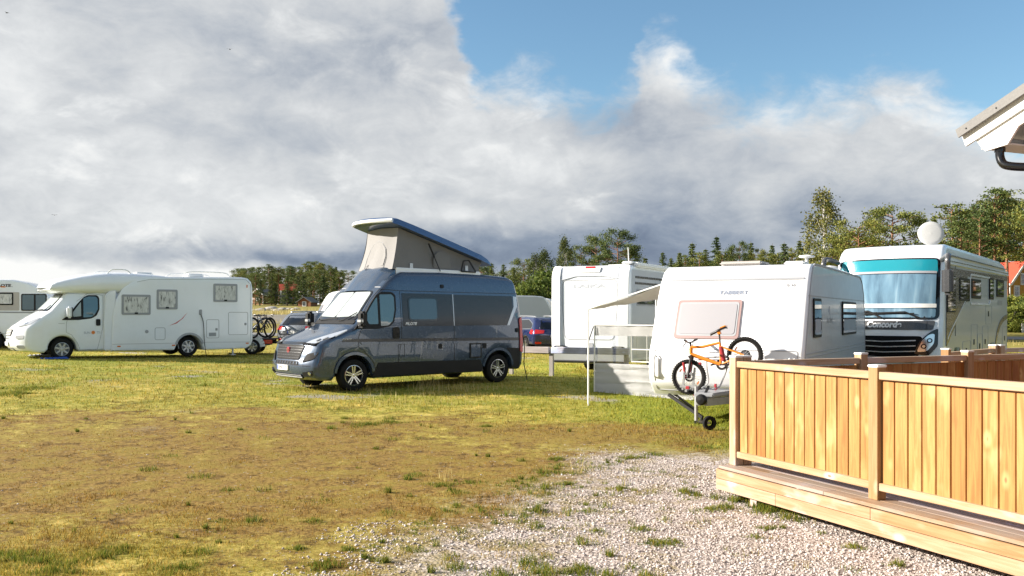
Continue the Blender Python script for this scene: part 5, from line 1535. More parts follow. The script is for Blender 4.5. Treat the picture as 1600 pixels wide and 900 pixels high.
# ================================================================== white motorhome seen from behind
def rear_motorhome():
    L = 7.2
    root = empty('motorhome', (2.09 + L * .475, 24.05 + L * .88, 0.14), math.atan2(-.88, -.475), 'white motorhome seen from behind, between the blue car and the big caravan', 'motorhome', 'white motorhomes parked on the camping field')
    W = 1.13
    FR = [(0.4, 0.0), (0.8, -0.1), (1.3, 0.3), (1.9, 0.9), (2.3, 1.2), (2.8, 1.6)]
    RR = [(0.36, L - 0.10), (0.50, L + 0.02), (1.0, L + 0.05), (2.6, L + 0.02), (2.80, L - 0.03), (2.93, L - 0.15)]
    out = [(0.0, 0.4), (-0.1, 0.8), (0.3, 1.3), (0.9, 1.9), (0.8, 2.3), (1.5, 2.8), (2.0, 2.92), (L - 0.5, 2.95)] + [(x, z) for z, x in RR[::-1]] + [(5.5, 0.34)] + arc(4.9, 0.34, 0.42, 8, 172, 10) + [(4.3, 0.34), (1.5, 0.34)] + arc(0.95, 0.34, 0.42, 8, 172, 10)
    def bow(x, u, z):
        if x < 1: x = x + 0.25 * u ** 3
        return x
    sh = Shell(root, W, 0.09, out, FR, RR, ([0, 3], [1, 1]), bow)
    sh.build('body', 'white_gelcoat')
    arch_liner(root, (0.95, 4.9), 0.34, W)
    # moulded columns at both rear corners, inset panel, lamp bar
    for s in (-1, 1):
        sh.patch('B', fillet([(s * 0.84, 0.74), (s * 1.10, 0.74), (s * 1.12, 2.90), (s * 0.86, 2.90)], 0.05), 'caravan_white', 'corner_moulding', 0.06, skirt=0.08)
        o = sh.patch('B', rrect(min(s * 0.66, s * 1.02), 0.66, max(s * 0.66, s * 1.02), 0.78, 0.05), 'black_gloss', 'rear_lamp', 0.075, skirt=0.06)
        sh.patch('B', rrect(min(s * 0.72, s * 0.96), 0.68, max(s * 0.72, s * 0.96), 0.76, 0.035), 'silver_plastic', 'lamp_lens', 0.08, parent=o)
    tri = fillet([(-0.82, 2.55), (-0.4, 2.64), (0.4, 2.64), (0.82, 2.55), (0.82, 2.90), (-0.82, 2.90)], 0.06)
    sh.patch('B', tri, 'caravan_sheet', 'top_moulding', 0.03, skirt=0.05)
    sh.patch('B', rrect(-0.30, 2.74, 0.30, 2.86, 0.03), 'white_metal', 'camera_housing', 0.05, skirt=0.05)
    sh.patch('B', rrect(-0.14, 2.83, 0.14, 2.875, 0.01), 'lamp_red', 'brake_lamp', 0.06)
    sh.strokes('B', [fillet([(-0.72, 0.95), (0.72, 0.95), (0.80, 1.9), (0.80, 2.55), (-0.80, 2.55), (-0.80, 1.9)], 0.15)], 0.02, 'seam_light', 'panel_edge', 0.008, closed=True)
    sh.text('B', 'LAIKA', 0.0, 2.38, 0.13, 'caravan_sheet', 'rear_lettering', 0.006, width=0.95, flip=False, bold=0.004)
    sh.text('B', 'www.camper.se', -0.32, 1.02, 0.06, 'caravan_sheet', 'rear_lettering', 0.006, width=0.55)
    # bumper
    sh.patch('B', fillet([(-1.10, 0.40), (1.10, 0.40), (1.12, 0.56), (0.80, 0.66), (-0.80, 0.66), (-1.12, 0.56)], 0.05), 'caravan_sheet', 'bumper', 0.14, skirt=0.2)
    sh.strokes('B', [[(-1.05, 0.44), (1.05, 0.44)]], 0.04, 'seam', 'bumper_strip', 0.15)
    sh.patch('B', [(0.05 + .07 * math.cos(t * PI / 8), 0.80 + .07 * math.sin(t * PI / 8)) for t in range(16)], 'seam_light', 'tow_cap', 0.03)
    # right flank: grey stripes, window, lockers, awning box
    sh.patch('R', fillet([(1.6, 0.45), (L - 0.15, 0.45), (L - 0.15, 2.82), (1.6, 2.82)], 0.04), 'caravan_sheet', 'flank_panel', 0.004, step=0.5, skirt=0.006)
    for z in (2.62, 2.46): sh.strokes('R', [[(1.8, z), (L - 0.4, z)]], 0.06, 'liner_grey', 'dark_stripe', 0.010)
    sh.window('R', 5.2, 1.85, 6.7, 2.30, 0.05, 'grey_trim', 'dark_glass', 0.04)
    sh.window('R', 2.8, 1.55, 3.9, 2.25, 0.05, 'grey_trim', 'dark_glass', 0.04)
    sh.strokes('R', [rrect(5.5, 0.55, 6.7, 1.35, 0.05), rrect(4.3, 0.8, 5.0, 2.3, 0.06)], 0.014, 'seam_light', 'locker_door', 0.010, closed=True)
    bm = bmesh.new(); box(bm, (4.3, W + 0.02, 2.95), (5.0, 0.16, 0.13)); bmesh.ops.bevel(bm, geom=bm.edges[:], offset=0.04, segments=2, affect='EDGES'); finish(bm, 'awning_box', 'white_metal', root)
    bm = bmesh.new(); box(bm, (L - 0.5, 0.95, 3.0), (0.5, 0.3, 0.08)); bmesh.ops.bevel(bm, geom=bm.edges[:], offset=0.03, segments=2, affect='EDGES'); tube(bm, [(L - 0.5, 0.92, 3.0), (L - 0.5, 0.90, 3.42)], 0.014, 6); finish(bm, 'aerial', 'white_metal', root)
    for x in (3.0, 5.0):
        bm = bmesh.new(); box(bm, (x, 0, 3.0), (0.6, 0.6, 0.12)); bmesh.ops.bevel(bm, geom=bm.edges[:], offset=0.04, segments=2, affect='EDGES'); finish(bm, 'roof_hatch', 'white_metal', root)
    for s in (-1, 1): wheel(root, 0.95, s * 0.95, 0.34, 0.21, 'cap', s); wheel(root, 4.9, s * 0.98, 0.34, 0.21, 'cap', s)


rear_motorhome()


# ================================================================== motorhome cut off by the left edge
def edge_motorhome():
    root = empty('motorhome', (-24.4, 32.6, 0.45), R(15), 'white motorhome with grey window band, behind the one on blue ramps', 'motorhome', 'white motorhomes parked on the camping field')
    L = 7.3; W = 1.12
    FR = [(0.4, 0.0), (0.9, -0.1), (1.5, 0.3), (2.4, 0.5)]
    RR = [(0.42, L - 0.10), (0.60, L), (1.5, L - 0.02), (2.03, L - 0.22), (2.30, L - 0.52), (2.48, L - 0.85), (2.60, L - 1.4)]
    out = [(0, 0.4), (-0.1, 1.0), (0.2, 1.9), (0.8, 2.5), (1.6, 2.62)] + [(x, z) for z, x in RR[::-1]] + [(5.8, 0.45)] + arc(5.2, 0.35, 0.42, 168, 12, 10)[::-1] + [(4.6, 0.45), (1.5, 0.45)] + arc(1.0, 0.35, 0.42, 12, 168, 10)
    sh = Shell(root, W, 0.06, out, FR, RR)
    sh.build('body', 'white_gelcoat')
    arch_liner(root, (1.0, 5.2), 0.34, W)
    o = L - 0.55
    sh.patch('L', fillet([(1.2, 1.46), (6.12, 1.46), (6.12, 2.14), (1.2, 2.14)], 0.04), 'awning_cloth', 'window_band', 0.004, skirt=0.006)
    w = sh.window('L', 6.18, 1.45, 7.04, 2.08, 0.06, 'black_plastic', 'tint_glass', 0.04)
    sh.strokes('L', [[(6.64, 1.48), (6.64, 2.05)]], 0.06, 'black_plastic', 'window_divider', 0.022)
    sh.window('L', 5.10, 1.66, 5.92, 2.12, 0.04, 'black_plastic', 'net_curtain', 0.05)
    sh.strokes('L', [[(1.0, 1.44), (L - 0.1, 1.38)]], 0.05, 'grey_trim', 'side_stripe', 0.006)
    sh.strokes('L', [[(1.0, 0.62), (L - 0.1, 0.62)], [(L - 3.2, 2.32), (L - 1.4, 2.34)]], 0.02, 'seam_light', 'skirt_line', 0.006)
    sh.strokes('L', [rrect(L - 4.3, 0.7, L - 3.5, 1.2, 0.04)], 0.014, 'seam_light', 'locker_door', 0.006, closed=True)
    t = sh.text('L', 'PILOTE', 5.56, 2.38, 0.13, 'letter_dark', 'side_lettering', 0.008, 0.15, width=0.58, bold=0.006)
    sh.strokes('L', [[(5.50, 2.33), (5.66, 2.33)]], 0.04, 'letter_orange', 'lettering_underline', 0.01, parent=t)
    sh.patch('L', rrect(L - 4.4, 0.52, L - 4.2, 0.57, 0.01), 'lamp_orange', 'side_marker', 0.01)
    for s in (-1, 1): wheel(root, 1.0, s * 0.93, 0.34, 0.21, 'cap', s); wheel(root, 5.2, s * 0.95, 0.34, 0.21, 'cap', s)


edge_motorhome()
for nm, x, y, a, lab in (('caravan', 2.0, 49.0, R(200), 'white caravan right behind the blue car'), ('caravan', -9.1, 42.0, R(20), 'white caravan behind the windscreen pillar of the camper van'), ('caravan', 3.2, 56.0, R(172), 'pale caravan farthest away, between the blue car and the rear of the motorhome')):
    caravan(nm, (x, y, gh(x, y)), a, lab, 'white caravans in the distance', False, 5.6 if x < 3 else 6.2)


# ================================================================== estate cars
def estate(loc, rz, matn, label, cat='car'):
    root = empty('estate_car', loc, rz, label, cat)
    W = 0.90
    FR = [(0.30, 0.05), (0.40, -0.03), (0.58, -0.05), (0.72, 0.02), (0.80, 0.12), (0.90, 0.55), (0.99, 1.10), (1.03, 1.28), (1.20, 1.55), (1.38, 1.92), (1.46, 2.2)]
    RR = [(0.38, 4.66), (0.55, 4.74), (0.80, 4.76), (0.98, 4.70), (1.10, 4.60), (1.35, 4.34), (1.47, 4.05)]
    fa = arc(0.92, 0.33, 0.37, 172, 8, 10); ra = arc(3.65, 0.33, 0.37, 172, 8, 10)
    out = [(x, z) for z, x in FR] + [(3.0, 1.52)] + [(x, z) for z, x in RR[::-1]] + ra[::-1] + [(3.2, 0.25), (1.4, 0.24)] + fa[::-1]
    def bow(x, u, z):
        if x < 0.8: x = x + 0.28 * u ** 3 * (1 - (x + 0.05) / 0.85)
        if x > 4.0: x = x - 0.22 * u ** 3 * min(1, (x - 4.0) / 0.7)
        return x
    sh = Shell(root, W, 0.08, out, FR, RR, ([0, .3, .8, .95, 1.45, 1.5], [.95, 1, 1, .96, .74, .70]), bow)
    sh.build('body', matn)
    arch_liner(root, (0.92, 3.65), 0.33, W)
    for wh in ('L', 'R'):
        g = sh.patch(wh, fillet([(1.28, 0.97), (1.62, 1.18), (1.98, 1.36), (3.6, 1.40), (4.25, 1.20), (4.30, 1.02)], 0.06), 'black_gloss', 'side_windows', 0.008)
        sh.strokes(wh, [fillet([(1.28, 0.97), (1.62, 1.18), (1.98, 1.36), (3.6, 1.40), (4.25, 1.20), (4.30, 1.02)], 0.06)], 0.025, 'chrome', 'window_trim', 0.012, closed=True)
        sh.patch(wh, [(2.48, 0.98), (2.56, 0.98), (2.56, 1.39), (2.48, 1.39)], matn, 'door_pillar', 0.013, parent=g)
        sh.strokes(wh, [[(1.35, 0.35), (1.35, 0.95)], [(2.50, 0.35), (2.50, 0.95)], [(3.40, 0.75), (3.5, 0.95)]], 0.012, 'seam', 'door_gap', 0.004)
        sh.patch(wh, fillet([(4.20, 0.84), (4.62, 0.80), (4.60, 0.99), (4.30, 0.98)], 0.03), 'lamp_red', 'rear_lamp', 0.02, skirt=0.04)
    for s in (-1, 1):
        sh.patch('B', fillet([(s * 0.52, 0.84), (s * 0.86, 0.82), (s * 0.86, 0.99), (s * 0.50, 0.96)], 0.02), 'lamp_red', 'rear_lamp', 0.012)
        sh.patch('B', rrect(min(s * 0.60, s * 0.82), 0.42, max(s * 0.60, s * 0.82), 0.50, 0.02), 'lamp_red', 'reflector', 0.012)
        sh.patch('F', fillet([(s * 0.45, 0.66), (s * 0.80, 0.68), (s * 0.84, 0.80), (s * 0.52, 0.78)], 0.03), 'chrome', 'headlight', 0.012)
    sh.patch('B', fillet([(-0.68, 1.02), (0.68, 1.02), (0.60, 1.38), (-0.60, 1.38)], 0.06), 'black_gloss', 'rear_window', 0.010)
    plate(root, sh, 'B', 0, 0.74, 'KLT 204', flip=False)
    sh.patch('B', fillet([(-0.80, 0.30), (0.80, 0.30), (0.80, 0.40), (-0.80, 0.40)], 0.02), 'black_plastic', 'bumper_insert', 0.012)
    sh.patch('F', fillet([(-0.66, 1.06), (0.66, 1.06), (0.58, 1.42), (-0.58, 1.42)], 0.06), 'black_gloss', 'windscreen', 0.010)
    sh.patch('F', fillet([(-0.40, 0.56), (0.40, 0.56), (0.46, 0.72), (-0.46, 0.72)], 0.03), 'black_plastic', 'grille', 0.012)
    for s in (-1, 1):
        bm = bmesh.new(); box(bm, (1.52, s * 1.0, 1.06), (0.14, 0.22, 0.16)); bmesh.ops.bevel(bm, geom=bm.edges[:], offset=0.04, segments=2, affect='EDGES'); finish(bm, 'mirror', matn, root)
        bm = bmesh.new(); tube(bm, curve_pts([(2.1, s * 0.60, 1.47), (2.2, s * 0.60, 1.53), (3.9, s * 0.58, 1.52), (4.0, s * 0.58, 1.46)], 4), 0.018, 6); finish(bm, 'roof_rail', 'silver_plastic', root)
        wheel(root, 0.92, s * 0.80, 0.33, 0.20, 'alloy', s); wheel(root, 3.65, s * 0.80, 0.33, 0.20, 'alloy', s)


# blue car: its tail towards the camera at (1.0, 37)
a = math.atan2(-0.93, 0.36); L0 = 4.7
tx, ty = 1.75, 36.0
estate((tx - L0 * math.cos(a), ty - L0 * math.sin(a), gh(1, 38)), a, 'car_blue', 'dark blue estate car behind the tail of the grey camper van')
a = math.atan2(-0.93, -0.36)
estate((-8.15 - 4.7 * math.cos(a), 33.5 - 4.7 * math.sin(a), gh(-9, 37) + 0.08), a, 'car_silver', 'silver estate car behind the bonnet of the grey camper van')


# ================================================================== bicycles
def bicycle(name, M4, label, frame, dark, r=0.26, detail=True, group=None):
    """x = forward, z = up, wheels at (+.46, .26) and (-.44, .26)"""
    root = empty(name, (0, 0, 0), 0, label, 'bicycle', group)
    root.matrix_world = M4
    fx, bx, wz = 0.46, -0.44, r
    for x in (fx, bx):
        bm = bmesh.new(); lathe(bm, [(r - 0.052, 0), (r - 0.035, -0.024), (r - 0.012, -0.022), (r, 0), (r - 0.012, 0.022), (r - 0.035, 0.024), (r - 0.052, 0)], 36)
        if detail:
            for k in range(44):
                t = 2 * PI * k / 44; box(bm, ((r - 0.004) * math.cos(t), 0, (r - 0.004) * math.sin(t)), (0.014, 0.040, 0.014), Matrix.Rotation(-t, 3, 'Y'))
        w = finish(bm, 'wheel', 'rubber', root, 50); w.location = (x, 0, wz)
        bm = bmesh.new(); lathe(bm, [(r - 0.066, -0.012), (r - 0.048, -0.014), (r - 0.048, 0.014), (r - 0.066, 0.012), (r - 0.066, -0.012)], 32); finish(bm, 'rim', dark, w)
        if detail:
            bm = bmesh.new()
            for k in range(20):
                t = 2 * PI * k / 20; t2 = t + 0.5 * (1 if k % 2 else -1)
                tube(bm, [(0.02 * math.cos(t2), 0.02 * (1 if k % 4 < 2 else -1), 0.02 * math.sin(t2)), ((r - 0.06) * math.cos(t), 0, (r - 0.06) * math.sin(t))], 0.0016, 4, False)
            finish(bm, 'spokes', 'zinc', w)
            bm = bmesh.new(); lathe(bm, [(0.045, -0.03), (0.075, -0.03), (0.075, -0.026), (0.045, -0.026)], 24); lathe(bm, [(0.001, -0.05), (0.022, -0.045), (0.022, 0.045), (0.001, 0.05)], 12); finish(bm, 'disc_brake', 'bike_dark', w)
            bm = bmesh.new()
            for t in (1.0, 4.1): bar(bm, ((r - .10) * math.cos(t - .16), -0.012, (r - .10) * math.sin(t - .16)), ((r - .10) * math.cos(t + .16), -0.012, (r - .10) * math.sin(t + .16)), 0.02, 0.008, up=(0, 1, 0))
            finish(bm, 'spoke_reflector', 'letter_orange', w)
    bb = (-0.06, 0, 0.26); st = (-0.17, 0, 0.56); ht = (0.26, 0, 0.66); hb = (0.30, 0, 0.56)
    bm = bmesh.new()
    tube(bm, [hb, bb], 0.031, 10, r2=0.024); tube(bm, [ht, (0.1, 0, 0.60), st], 0.023, 10, r2=0.018); tube(bm, [st, bb], 0.018, 10); tube(bm, [ht, hb], 0.026, 10)
    for s in (-1, 1):
        tube(bm, [bb, (bx, s * 0.06, wz)], 0.013, 8); tube(bm, [(-0.14, 0, 0.52), (bx, s * 0.06, wz)], 0.012, 8)
    fr = finish(bm, 'frame', frame, root, 50)
    bm = bmesh.new()
    for s in (-1, 1): tube(bm, [(0.305, s * 0.05, 0.52), (fx, s * 0.055, wz)], 0.018, 8)
    box(bm, (0.31, 0, 0.53), (0.05, 0.14, 0.04)); finish(bm, 'fork', 'bike_dark', root)
    bm = bmesh.new(); tube(bm, [ht, (0.245, 0, 0.73)], 0.016, 8); tube(bm, curve_pts([(0.22, -0.29, 0.76), (0.25, -0.10, 0.735), (0.26, 0, 0.73), (0.25, 0.10, 0.735), (0.22, 0.29, 0.76)], 4), 0.012, 8)
    hbr = finish(bm, 'handlebar', 'bike_dark', root)
    bm = bmesh.new()
    for s in (-1, 1): tube(bm, [(0.235, s * 0.19, 0.75), (0.22, s * 0.30, 0.762)], 0.018, 8); tube(bm, [(0.25, s * 0.18, 0.74), (0.30, s * 0.24, 0.69)], 0.007, 6)
    finish(bm, 'grip', 'bike_dark', hbr)
    bm = bmesh.new(); tube(bm, [st, (-0.215, 0, 0.70)], 0.013, 8); finish(bm, 'seat_post', 'bike_dark', root)
    bm = bmesh.new()
    rows = []
    for x, hw, z in ((-0.35, 0.03, 0.73), (-0.33, 0.07, 0.745), (-0.26, 0.07, 0.745), (-0.17, 0.03, 0.735), (-0.09, 0.015, 0.73), (-0.08, 0.008, 0.72)):
        rows.append([bm.verts.new((x, hw * math.cos(t * PI / 4), z + 0.02 * math.sin(t * PI / 4) - 0.005)) for t in range(8)])
    for a_, b_ in zip(rows, rows[1:]):
        for k in range(8): bm.faces.new((a_[k], a_[(k + 1) % 8], b_[(k + 1) % 8], b_[k]))
    bm.faces.new(rows[0]); bm.faces.new(rows[-1]); sd = finish(bm, 'saddle', 'bike_dark', root, 60)
    if detail:
        bm = bmesh.new(); box(bm, (-0.31, 0, 0.755), (0.09, 0.13, 0.02)); box(bm, (-0.215, 0, 0.70), (0.05, 0.05, 0.05)); bmesh.ops.bevel(bm, geom=bm.edges[:], offset=0.006, segments=1, affect='EDGES'); finish(bm, 'saddle_patch', frame, sd)
        bm = bmesh.new(); tube(bm, [(-0.12, 0, 0.30), (-0.16, 0, 0.50)], 0.035, 10); finish(bm, 'rear_shock', 'bike_red', root)
        me = text_mesh('CASCADE', 0.055, 0.0, 0.26, 0.002)
        u = (Vector(hb) - Vector(bb)).normalized(); mid = (Vector(hb) + Vector(bb)) / 2
        for s in (1,):
            m2 = me.copy()
            for v in m2.vertices: v.co = mid + u * v.co.x + Vector((-u.z, 0, u.x)) * v.co.y + Vector((0, -0.030, 0))
            link('frame_lettering', m2, MATS['letter_dark'], fr)
    bm = bmesh.new(); lathe(bm, [(0.05, -0.05), (0.085, -0.05), (0.085, -0.045), (0.05, -0.045), (0.05, -0.05)], 24, 'y', bb)
    for s in (-1, 1):
        tube(bm, [(bb[0], s * 0.06, bb[2]), (bb[0] - s * 0.13, s * 0.07, bb[2] - s * 0.05)], 0.011, 6); box(bm, (bb[0] - s * 0.13, s * 0.12, bb[2] - s * 0.05), (0.085, 0.08, 0.022))
    finish(bm, 'crank', 'bike_dark', root)
    if detail:
        bm = bmesh.new()
        tube(bm, [(bb[0], -0.047, bb[2] + 0.085), (bx, -0.047, wz + 0.045)], 0.005, 5); tube(bm, [(bb[0], -0.047, bb[2] - 0.085), (bx, -0.047, wz - 0.04)], 0.005, 5); lathe(bm, [(0.001, -0.05), (0.045, -0.05), (0.03, -0.035)], 16, 'y', (bx, 0, wz))
        finish(bm, 'chain', 'zinc', root)
    return root


# orange bike stands tilted on a rack above the drawbar, across the caravan front
CR = Matrix.Rotation(CAV_ROT, 4, 'Z')
CM = Matrix.Translation((3.40, 14.40, 0)) @ CR
# bike axis x(forward) -> caravan +y (towards the left of the picture), tipped nose-down
BM = CM @ Matrix.Translation((-0.50, -0.14, 0.70)) @ Matrix.Rotation(R(90), 4, 'Z') @ Matrix.Rotation(R(22.5), 4, 'Y') @ Matrix.Scale(1.06, 4) @ Matrix.Translation((0, 0, 0.0))
bicycle('bicycle', BM, 'orange mountain bike standing tilted on the rack in front of the big caravan', 'bike_orange', 'bike_dark', 0.262)
# the rack that carries it
rk = empty('bicycle_rack', CM @ Vector((-0.5, 0.0, 0.0)), CAV_ROT, 'metal bicycle rack clamped to the caravan drawbar under the orange bicycle', 'bike rack')
bm = bmesh.new()
for y in (0.52, 0.36):
    bar(bm, (0, y, 0.56), (0.0, y - 0.04, 0.92), 0.03)
bar(bm, (0, 0.56, 0.62), (0, 0.30, 0.62), 0.04); bar(bm, (0.0, 0.5, 0.82), (0.0, 0.34, 0.82), 0.03)
tube(bm, curve_pts([(0.02, 0.35, 0.62), (0.05, 0.0, 0.60), (0.10, -0.10, 0.75), (0.16, -0.18, 1.05), (0.16, -0.20, 1.30)], 5), 0.013, 8)
tube(bm, curve_pts([(-0.05, 0.2, 0.60), (-0.02, 0.10, 0.7), (0.0, 0.13, 0.95), (0.02, 0.10, 1.08), (0.0, -0.2, 1.10)], 5), 0.011, 8)
tube(bm, [(0.0, 0.3, 1.08), (0.0, -0.55, 1.10)], 0.011, 8); tube(bm, [(0.04, 0.28, 1.04), (0.04, -0.55, 1.06)], 0.009, 8)
for y in (-0.25, -0.5): bar(bm, (0, y, 0.56), (0, y - 0.03, 1.08), 0.03)
bar(bm, (0, -0.05, 0.56), (0, -0.60, 0.56), 0.035); bar(bm, (-0.12, 0.43, 0.56), (0.3, 0.43, 0.56), 0.035)
finish(bm, 'rack_frame', 'zinc', rk, smooth=False)
bm = bmesh.new()
for y, z in ((0.50, 1.0), (0.38, 1.02)): bar(bm, (-0.02, y, z), (0.02, y + (0.05 if y < .45 else -0.02), z - 0.26), 0.035, 0.035)
box(bm, (-0.02, 0.43, 0.60), (0.04, 0.06, 0.05)); box(bm, (-0.04, -0.02, 0.65), (0.04, 0.035, 0.06)); box(bm, (0.0, 0.24, 0.98), (0.04, 0.05, 0.05))
bmesh.ops.bevel(bm, geom=bm.edges[:], offset=0.006, segments=1, affect='EDGES'); finish(bm, 'strap', 'bike_red', rk)
bm = bmesh.new(); tube(bm, curve_pts([(-0.03, -0.05, 0.62), (-0.10, 0.10, 0.46), (-0.06, 0.22, 0.40), (0.0, 0.35, 0.50)], 6), 0.008, 6); finish(bm, 'loose_strap', 'bike_red', rk)

# small trailer with two bicycles beyond the left motorhome
tr = empty('flat_trailer', (-10.6, 33.4, gh(-10, 33)), R(8), 'low dark flat trailer carrying bicycles behind the left motorhome', 'trailer')
bm = bmesh.new(); box(bm, (0.3, 0, 0.55), (2.9, 1.3, 0.06)); bar(bm, (1.6, 0, 0.42), (2.6, 0, 0.45), 0.07)
for s in (-1, 1): bar(bm, (-1.1, s * .62, 0.44), (1.7, s * .62, 0.44), 0.06, 0.18)
finish(bm, 'bed', 'black_plastic', tr, smooth=False)
for s in (-1, 1):
    wheel(tr, 1.0, s * 0.75, 0.28, 0.16, 'cap', s)
    bm = bmesh.new()
    P = [(1.0 + 0.36 * math.cos(R(q)), s * 0.75, 0.28 + 0.36 * math.sin(R(q))) for q in range(0, 181, 15)]
    for p, q in zip(P, P[1:]): bar(bm, p, q, 0.2, 0.02, up=(0, 1, 0))
    finish(bm, 'mudguard', 'white_metal', tr)
bm = bmesh.new(); box(bm, (1.55, -0.68, 0.46), (0.30, 0.04, 0.14)); finish(bm, 'side_reflector', 'lamp_red', tr)
for k, (x, fm, lb) in enumerate(((0.95, 'car_silver', 'grey bicycle on the flat trailer, the one nearer the motorhome'), (1.30, 'lamp_red', 'dark bicycle on the flat trailer, in front of the grey one'))):
    bm4 = Matrix.Translation((-10.6, 33.4, gh(-10, 33))) @ Matrix.Rotation(R(8), 4, 'Z') @ Matrix.Translation((x, -0.2 - 0.35 * k, 0.58)) @ Matrix.Rotation(R(40 + 22 * k), 4, 'Z') @ Matrix.Scale(1.15, 4)
    bicycle('bicycle', bm4, lb, 'bike_dark' if k else 'white_metal', 'bike_dark', 0.34, detail=False, group='bicycles on the flat trailer')


# ================================================================== awning, windbreak, timber barrier
aw = empty('awning', (0, 0, 0), 0, 'pale canvas awning stretched from the big caravan on thin white poles', 'awning')
def cv(x, y, z): return CM @ Vector((x, y, z))
bm = bmesh.new()
n = 10
top, bot = [], []
for k in range(n + 1):
    t = k / n; x = 1.35 + (5.2 - 1.35) * t
    sag = 0.03 * math.sin(PI * t * 3) ** 2
    row = [cv(x, 1.24 + 1.70 * u, 2.38 - (0.52 - 0.26 * t) * u - 0.03 * math.sin(PI * u) - sag * u) for u in np.linspace(0, 1, 6)]
    top.append([bm.verts.new(p) for p in row])
for a_, b_ in zip(top, top[1:]):
    for k in range(5): bm.faces.new((a_[k], a_[k + 1], b_[k + 1], b_[k]))
r_ = bmesh.ops.solidify(bm, geom=bm.faces[:], thickness=0.006)
# valance
for (p, q) in ((0, n),):
    pass
finish(bm, 'canopy', 'awning_cloth', aw, 50)
bm = bmesh.new(); tube(bm, [cv(1.35, 1.25, 2.38), cv(1.35, 2.95, 1.86)], 0.015, 6); tube(bm, [cv(1.35, 2.95, 1.86), cv(5.2, 2.95, 2.12)], 0.015, 6); tube(bm, [cv(5.2, 1.25, 2.38), cv(5.2, 2.95, 2.12)], 0.015, 6); finish(bm, 'roof_pole', 'white_metal', aw)
for x, zt_ in ((1.35, 1.86), (5.2, 2.12)):
    p = cv(x, 2.95, 0); bm = bmesh.new(); tube(bm, [(p.x, p.y, gh(p.x, p.y)), (p.x, p.y, zt_)], 0.016, 8); tube(bm, [(p.x, p.y, 0.9), (p.x, p.y, 0.98)], 0.022, 8); finish(bm, 'upright_pole', 'white_metal', aw)
bm = bmesh.new()
p = cv(5.0, 1.4, 0); tube(bm, [(p.x, p.y, 0.0), (p.x, p.y, 2.3)], 0.016, 8); finish(bm, 'upright_pole', 'white_metal', aw)

wb = empty('windbreak', (0, 0, 0), 0, 'white and grey windbreak with a clear window panel beside the big caravan', 'windbreak')
# panels between the awning pole and the caravan side
PA, PB = Vector((1.80, 19.6, 0)), Vector((3.75, 18.1, 0))
def panel(name, mat, z0, z1, fold, t0=0.0, t1=1.0, off=0.0, thick=0.008, par=None):
    bm = bmesh.new(); cols = []
    nrm = (PB - PA).cross(Vector((0, 0, 1))).normalized()
    for k in range(25):
        t = t0 + (t1 - t0) * k / 24; p = PA.lerp(PB, t)
        cols.append([bm.verts.new(p + Vector((0, 0, z)) + nrm * (off + fold * math.sin(z * 40 + 2 * t) + 0.01 * math.sin(t * 30))) for z in np.linspace(z0, z1, 12)])
    for a_, b_ in zip(cols, cols[1:]):
        for k in range(11): bm.faces.new((a_[k], a_[k + 1], b_[k + 1], b_[k]))
    bmesh.ops.solidify(bm, geom=bm.faces[:], thickness=thick)
    return finish(bm, name, mat, par or wb, 60)
panel('top_band', 'pale_cloth', 1.30, 1.52, 0.0)
panel('left_panel', 'clear_film', 0.72, 1.30, 0.0, 0.0, 0.38)
pw = panel('clear_window', 'clear_film', 0.74, 1.30, 0.0, 0.38, 1.0)
bm = bmesh.new()
for t in (0.38, 0.53, 0.70, 0.86, 0.995): p = PA.lerp(PB, t) ; bar(bm, (p.x, p.y - .012, 0.74), (p.x, p.y - .012, 1.30), 0.02)
for z in (0.76, 1.02): bar(bm, (PA.lerp(PB, .38).x, PA.lerp(PB, .38).y - .012, z), (PB.x, PB.y - .012, z), 0.02)
finish(bm, 'window_bars', 'white_metal', pw)
panel('lower_panel', 'pale_cloth', 0.02, 0.70, 0.022)
bm = bmesh.new()
for t in (0.0, 1.0): p = PA.lerp(PB, t); tube(bm, [(p.x, p.y - .02, 0), (p.x, p.y - .02, 1.54)], 0.014, 8)
tube(bm, [(PA.x, PA.y - .02, 1.53), (PB.x, PB.y - .02, 1.53)], 0.012, 8)
finish(bm, 'frame', 'white_metal', wb)
bm = bmesh.new(); q = PB - Vector((0.28, 0.15, 0)); tube(bm, [(q.x, q.y - .1, 0.55), (q.x + 0.18, q.y - .1, 1.50)], 0.02, 6); tube(bm, [(q.x + .12, q.y - .12, 0.70), (q.x + 0.24, q.y - .12, 1.30)], 0.015, 6)
tube(bm, curve_pts([(PA.x - .02, PA.y - .05, 1.5), (PA.x - .15, PA.y - .1, 1.1), (PA.x - .16, PA.y - .12, 0.75)], 5), 0.012, 6)
finish(bm, 'guy_strap', 'black_plastic', wb)

wood_mat('beam_wood', (0.52, 0.47, 0.42), (0.36, 0.31, 0.27), (0.2, 0.15, 0.12), 'x', grey=0.4)
br_ = empty('timber_barrier', (0.20, 23.55, gh(0.3, 23)), R(-25), 'pale horizontal timber rail on short posts behind the camper van', 'barrier')
for x0, x1 in ((-2.6, -0.3), (-0.24, 0.85), (0.91, 3.0)):
    bm = bmesh.new(); bar(bm, (x0, 0, 0.66), (x1, 0, 0.66), 0.10, 0.17); bmesh.ops.bevel(bm, geom=bm.edges[:], offset=0.012, segments=1, affect='EDGES'); finish(bm, 'rail', 'beam_wood', br_)
for x in (-2.4, -0.27, 0.88, 2.9):
    bm = bmesh.new(); bar(bm, (x, 0.07, -0.1), (x, 0.07, 0.70), 0.10); finish(bm, 'post', 'aged_timber', br_)
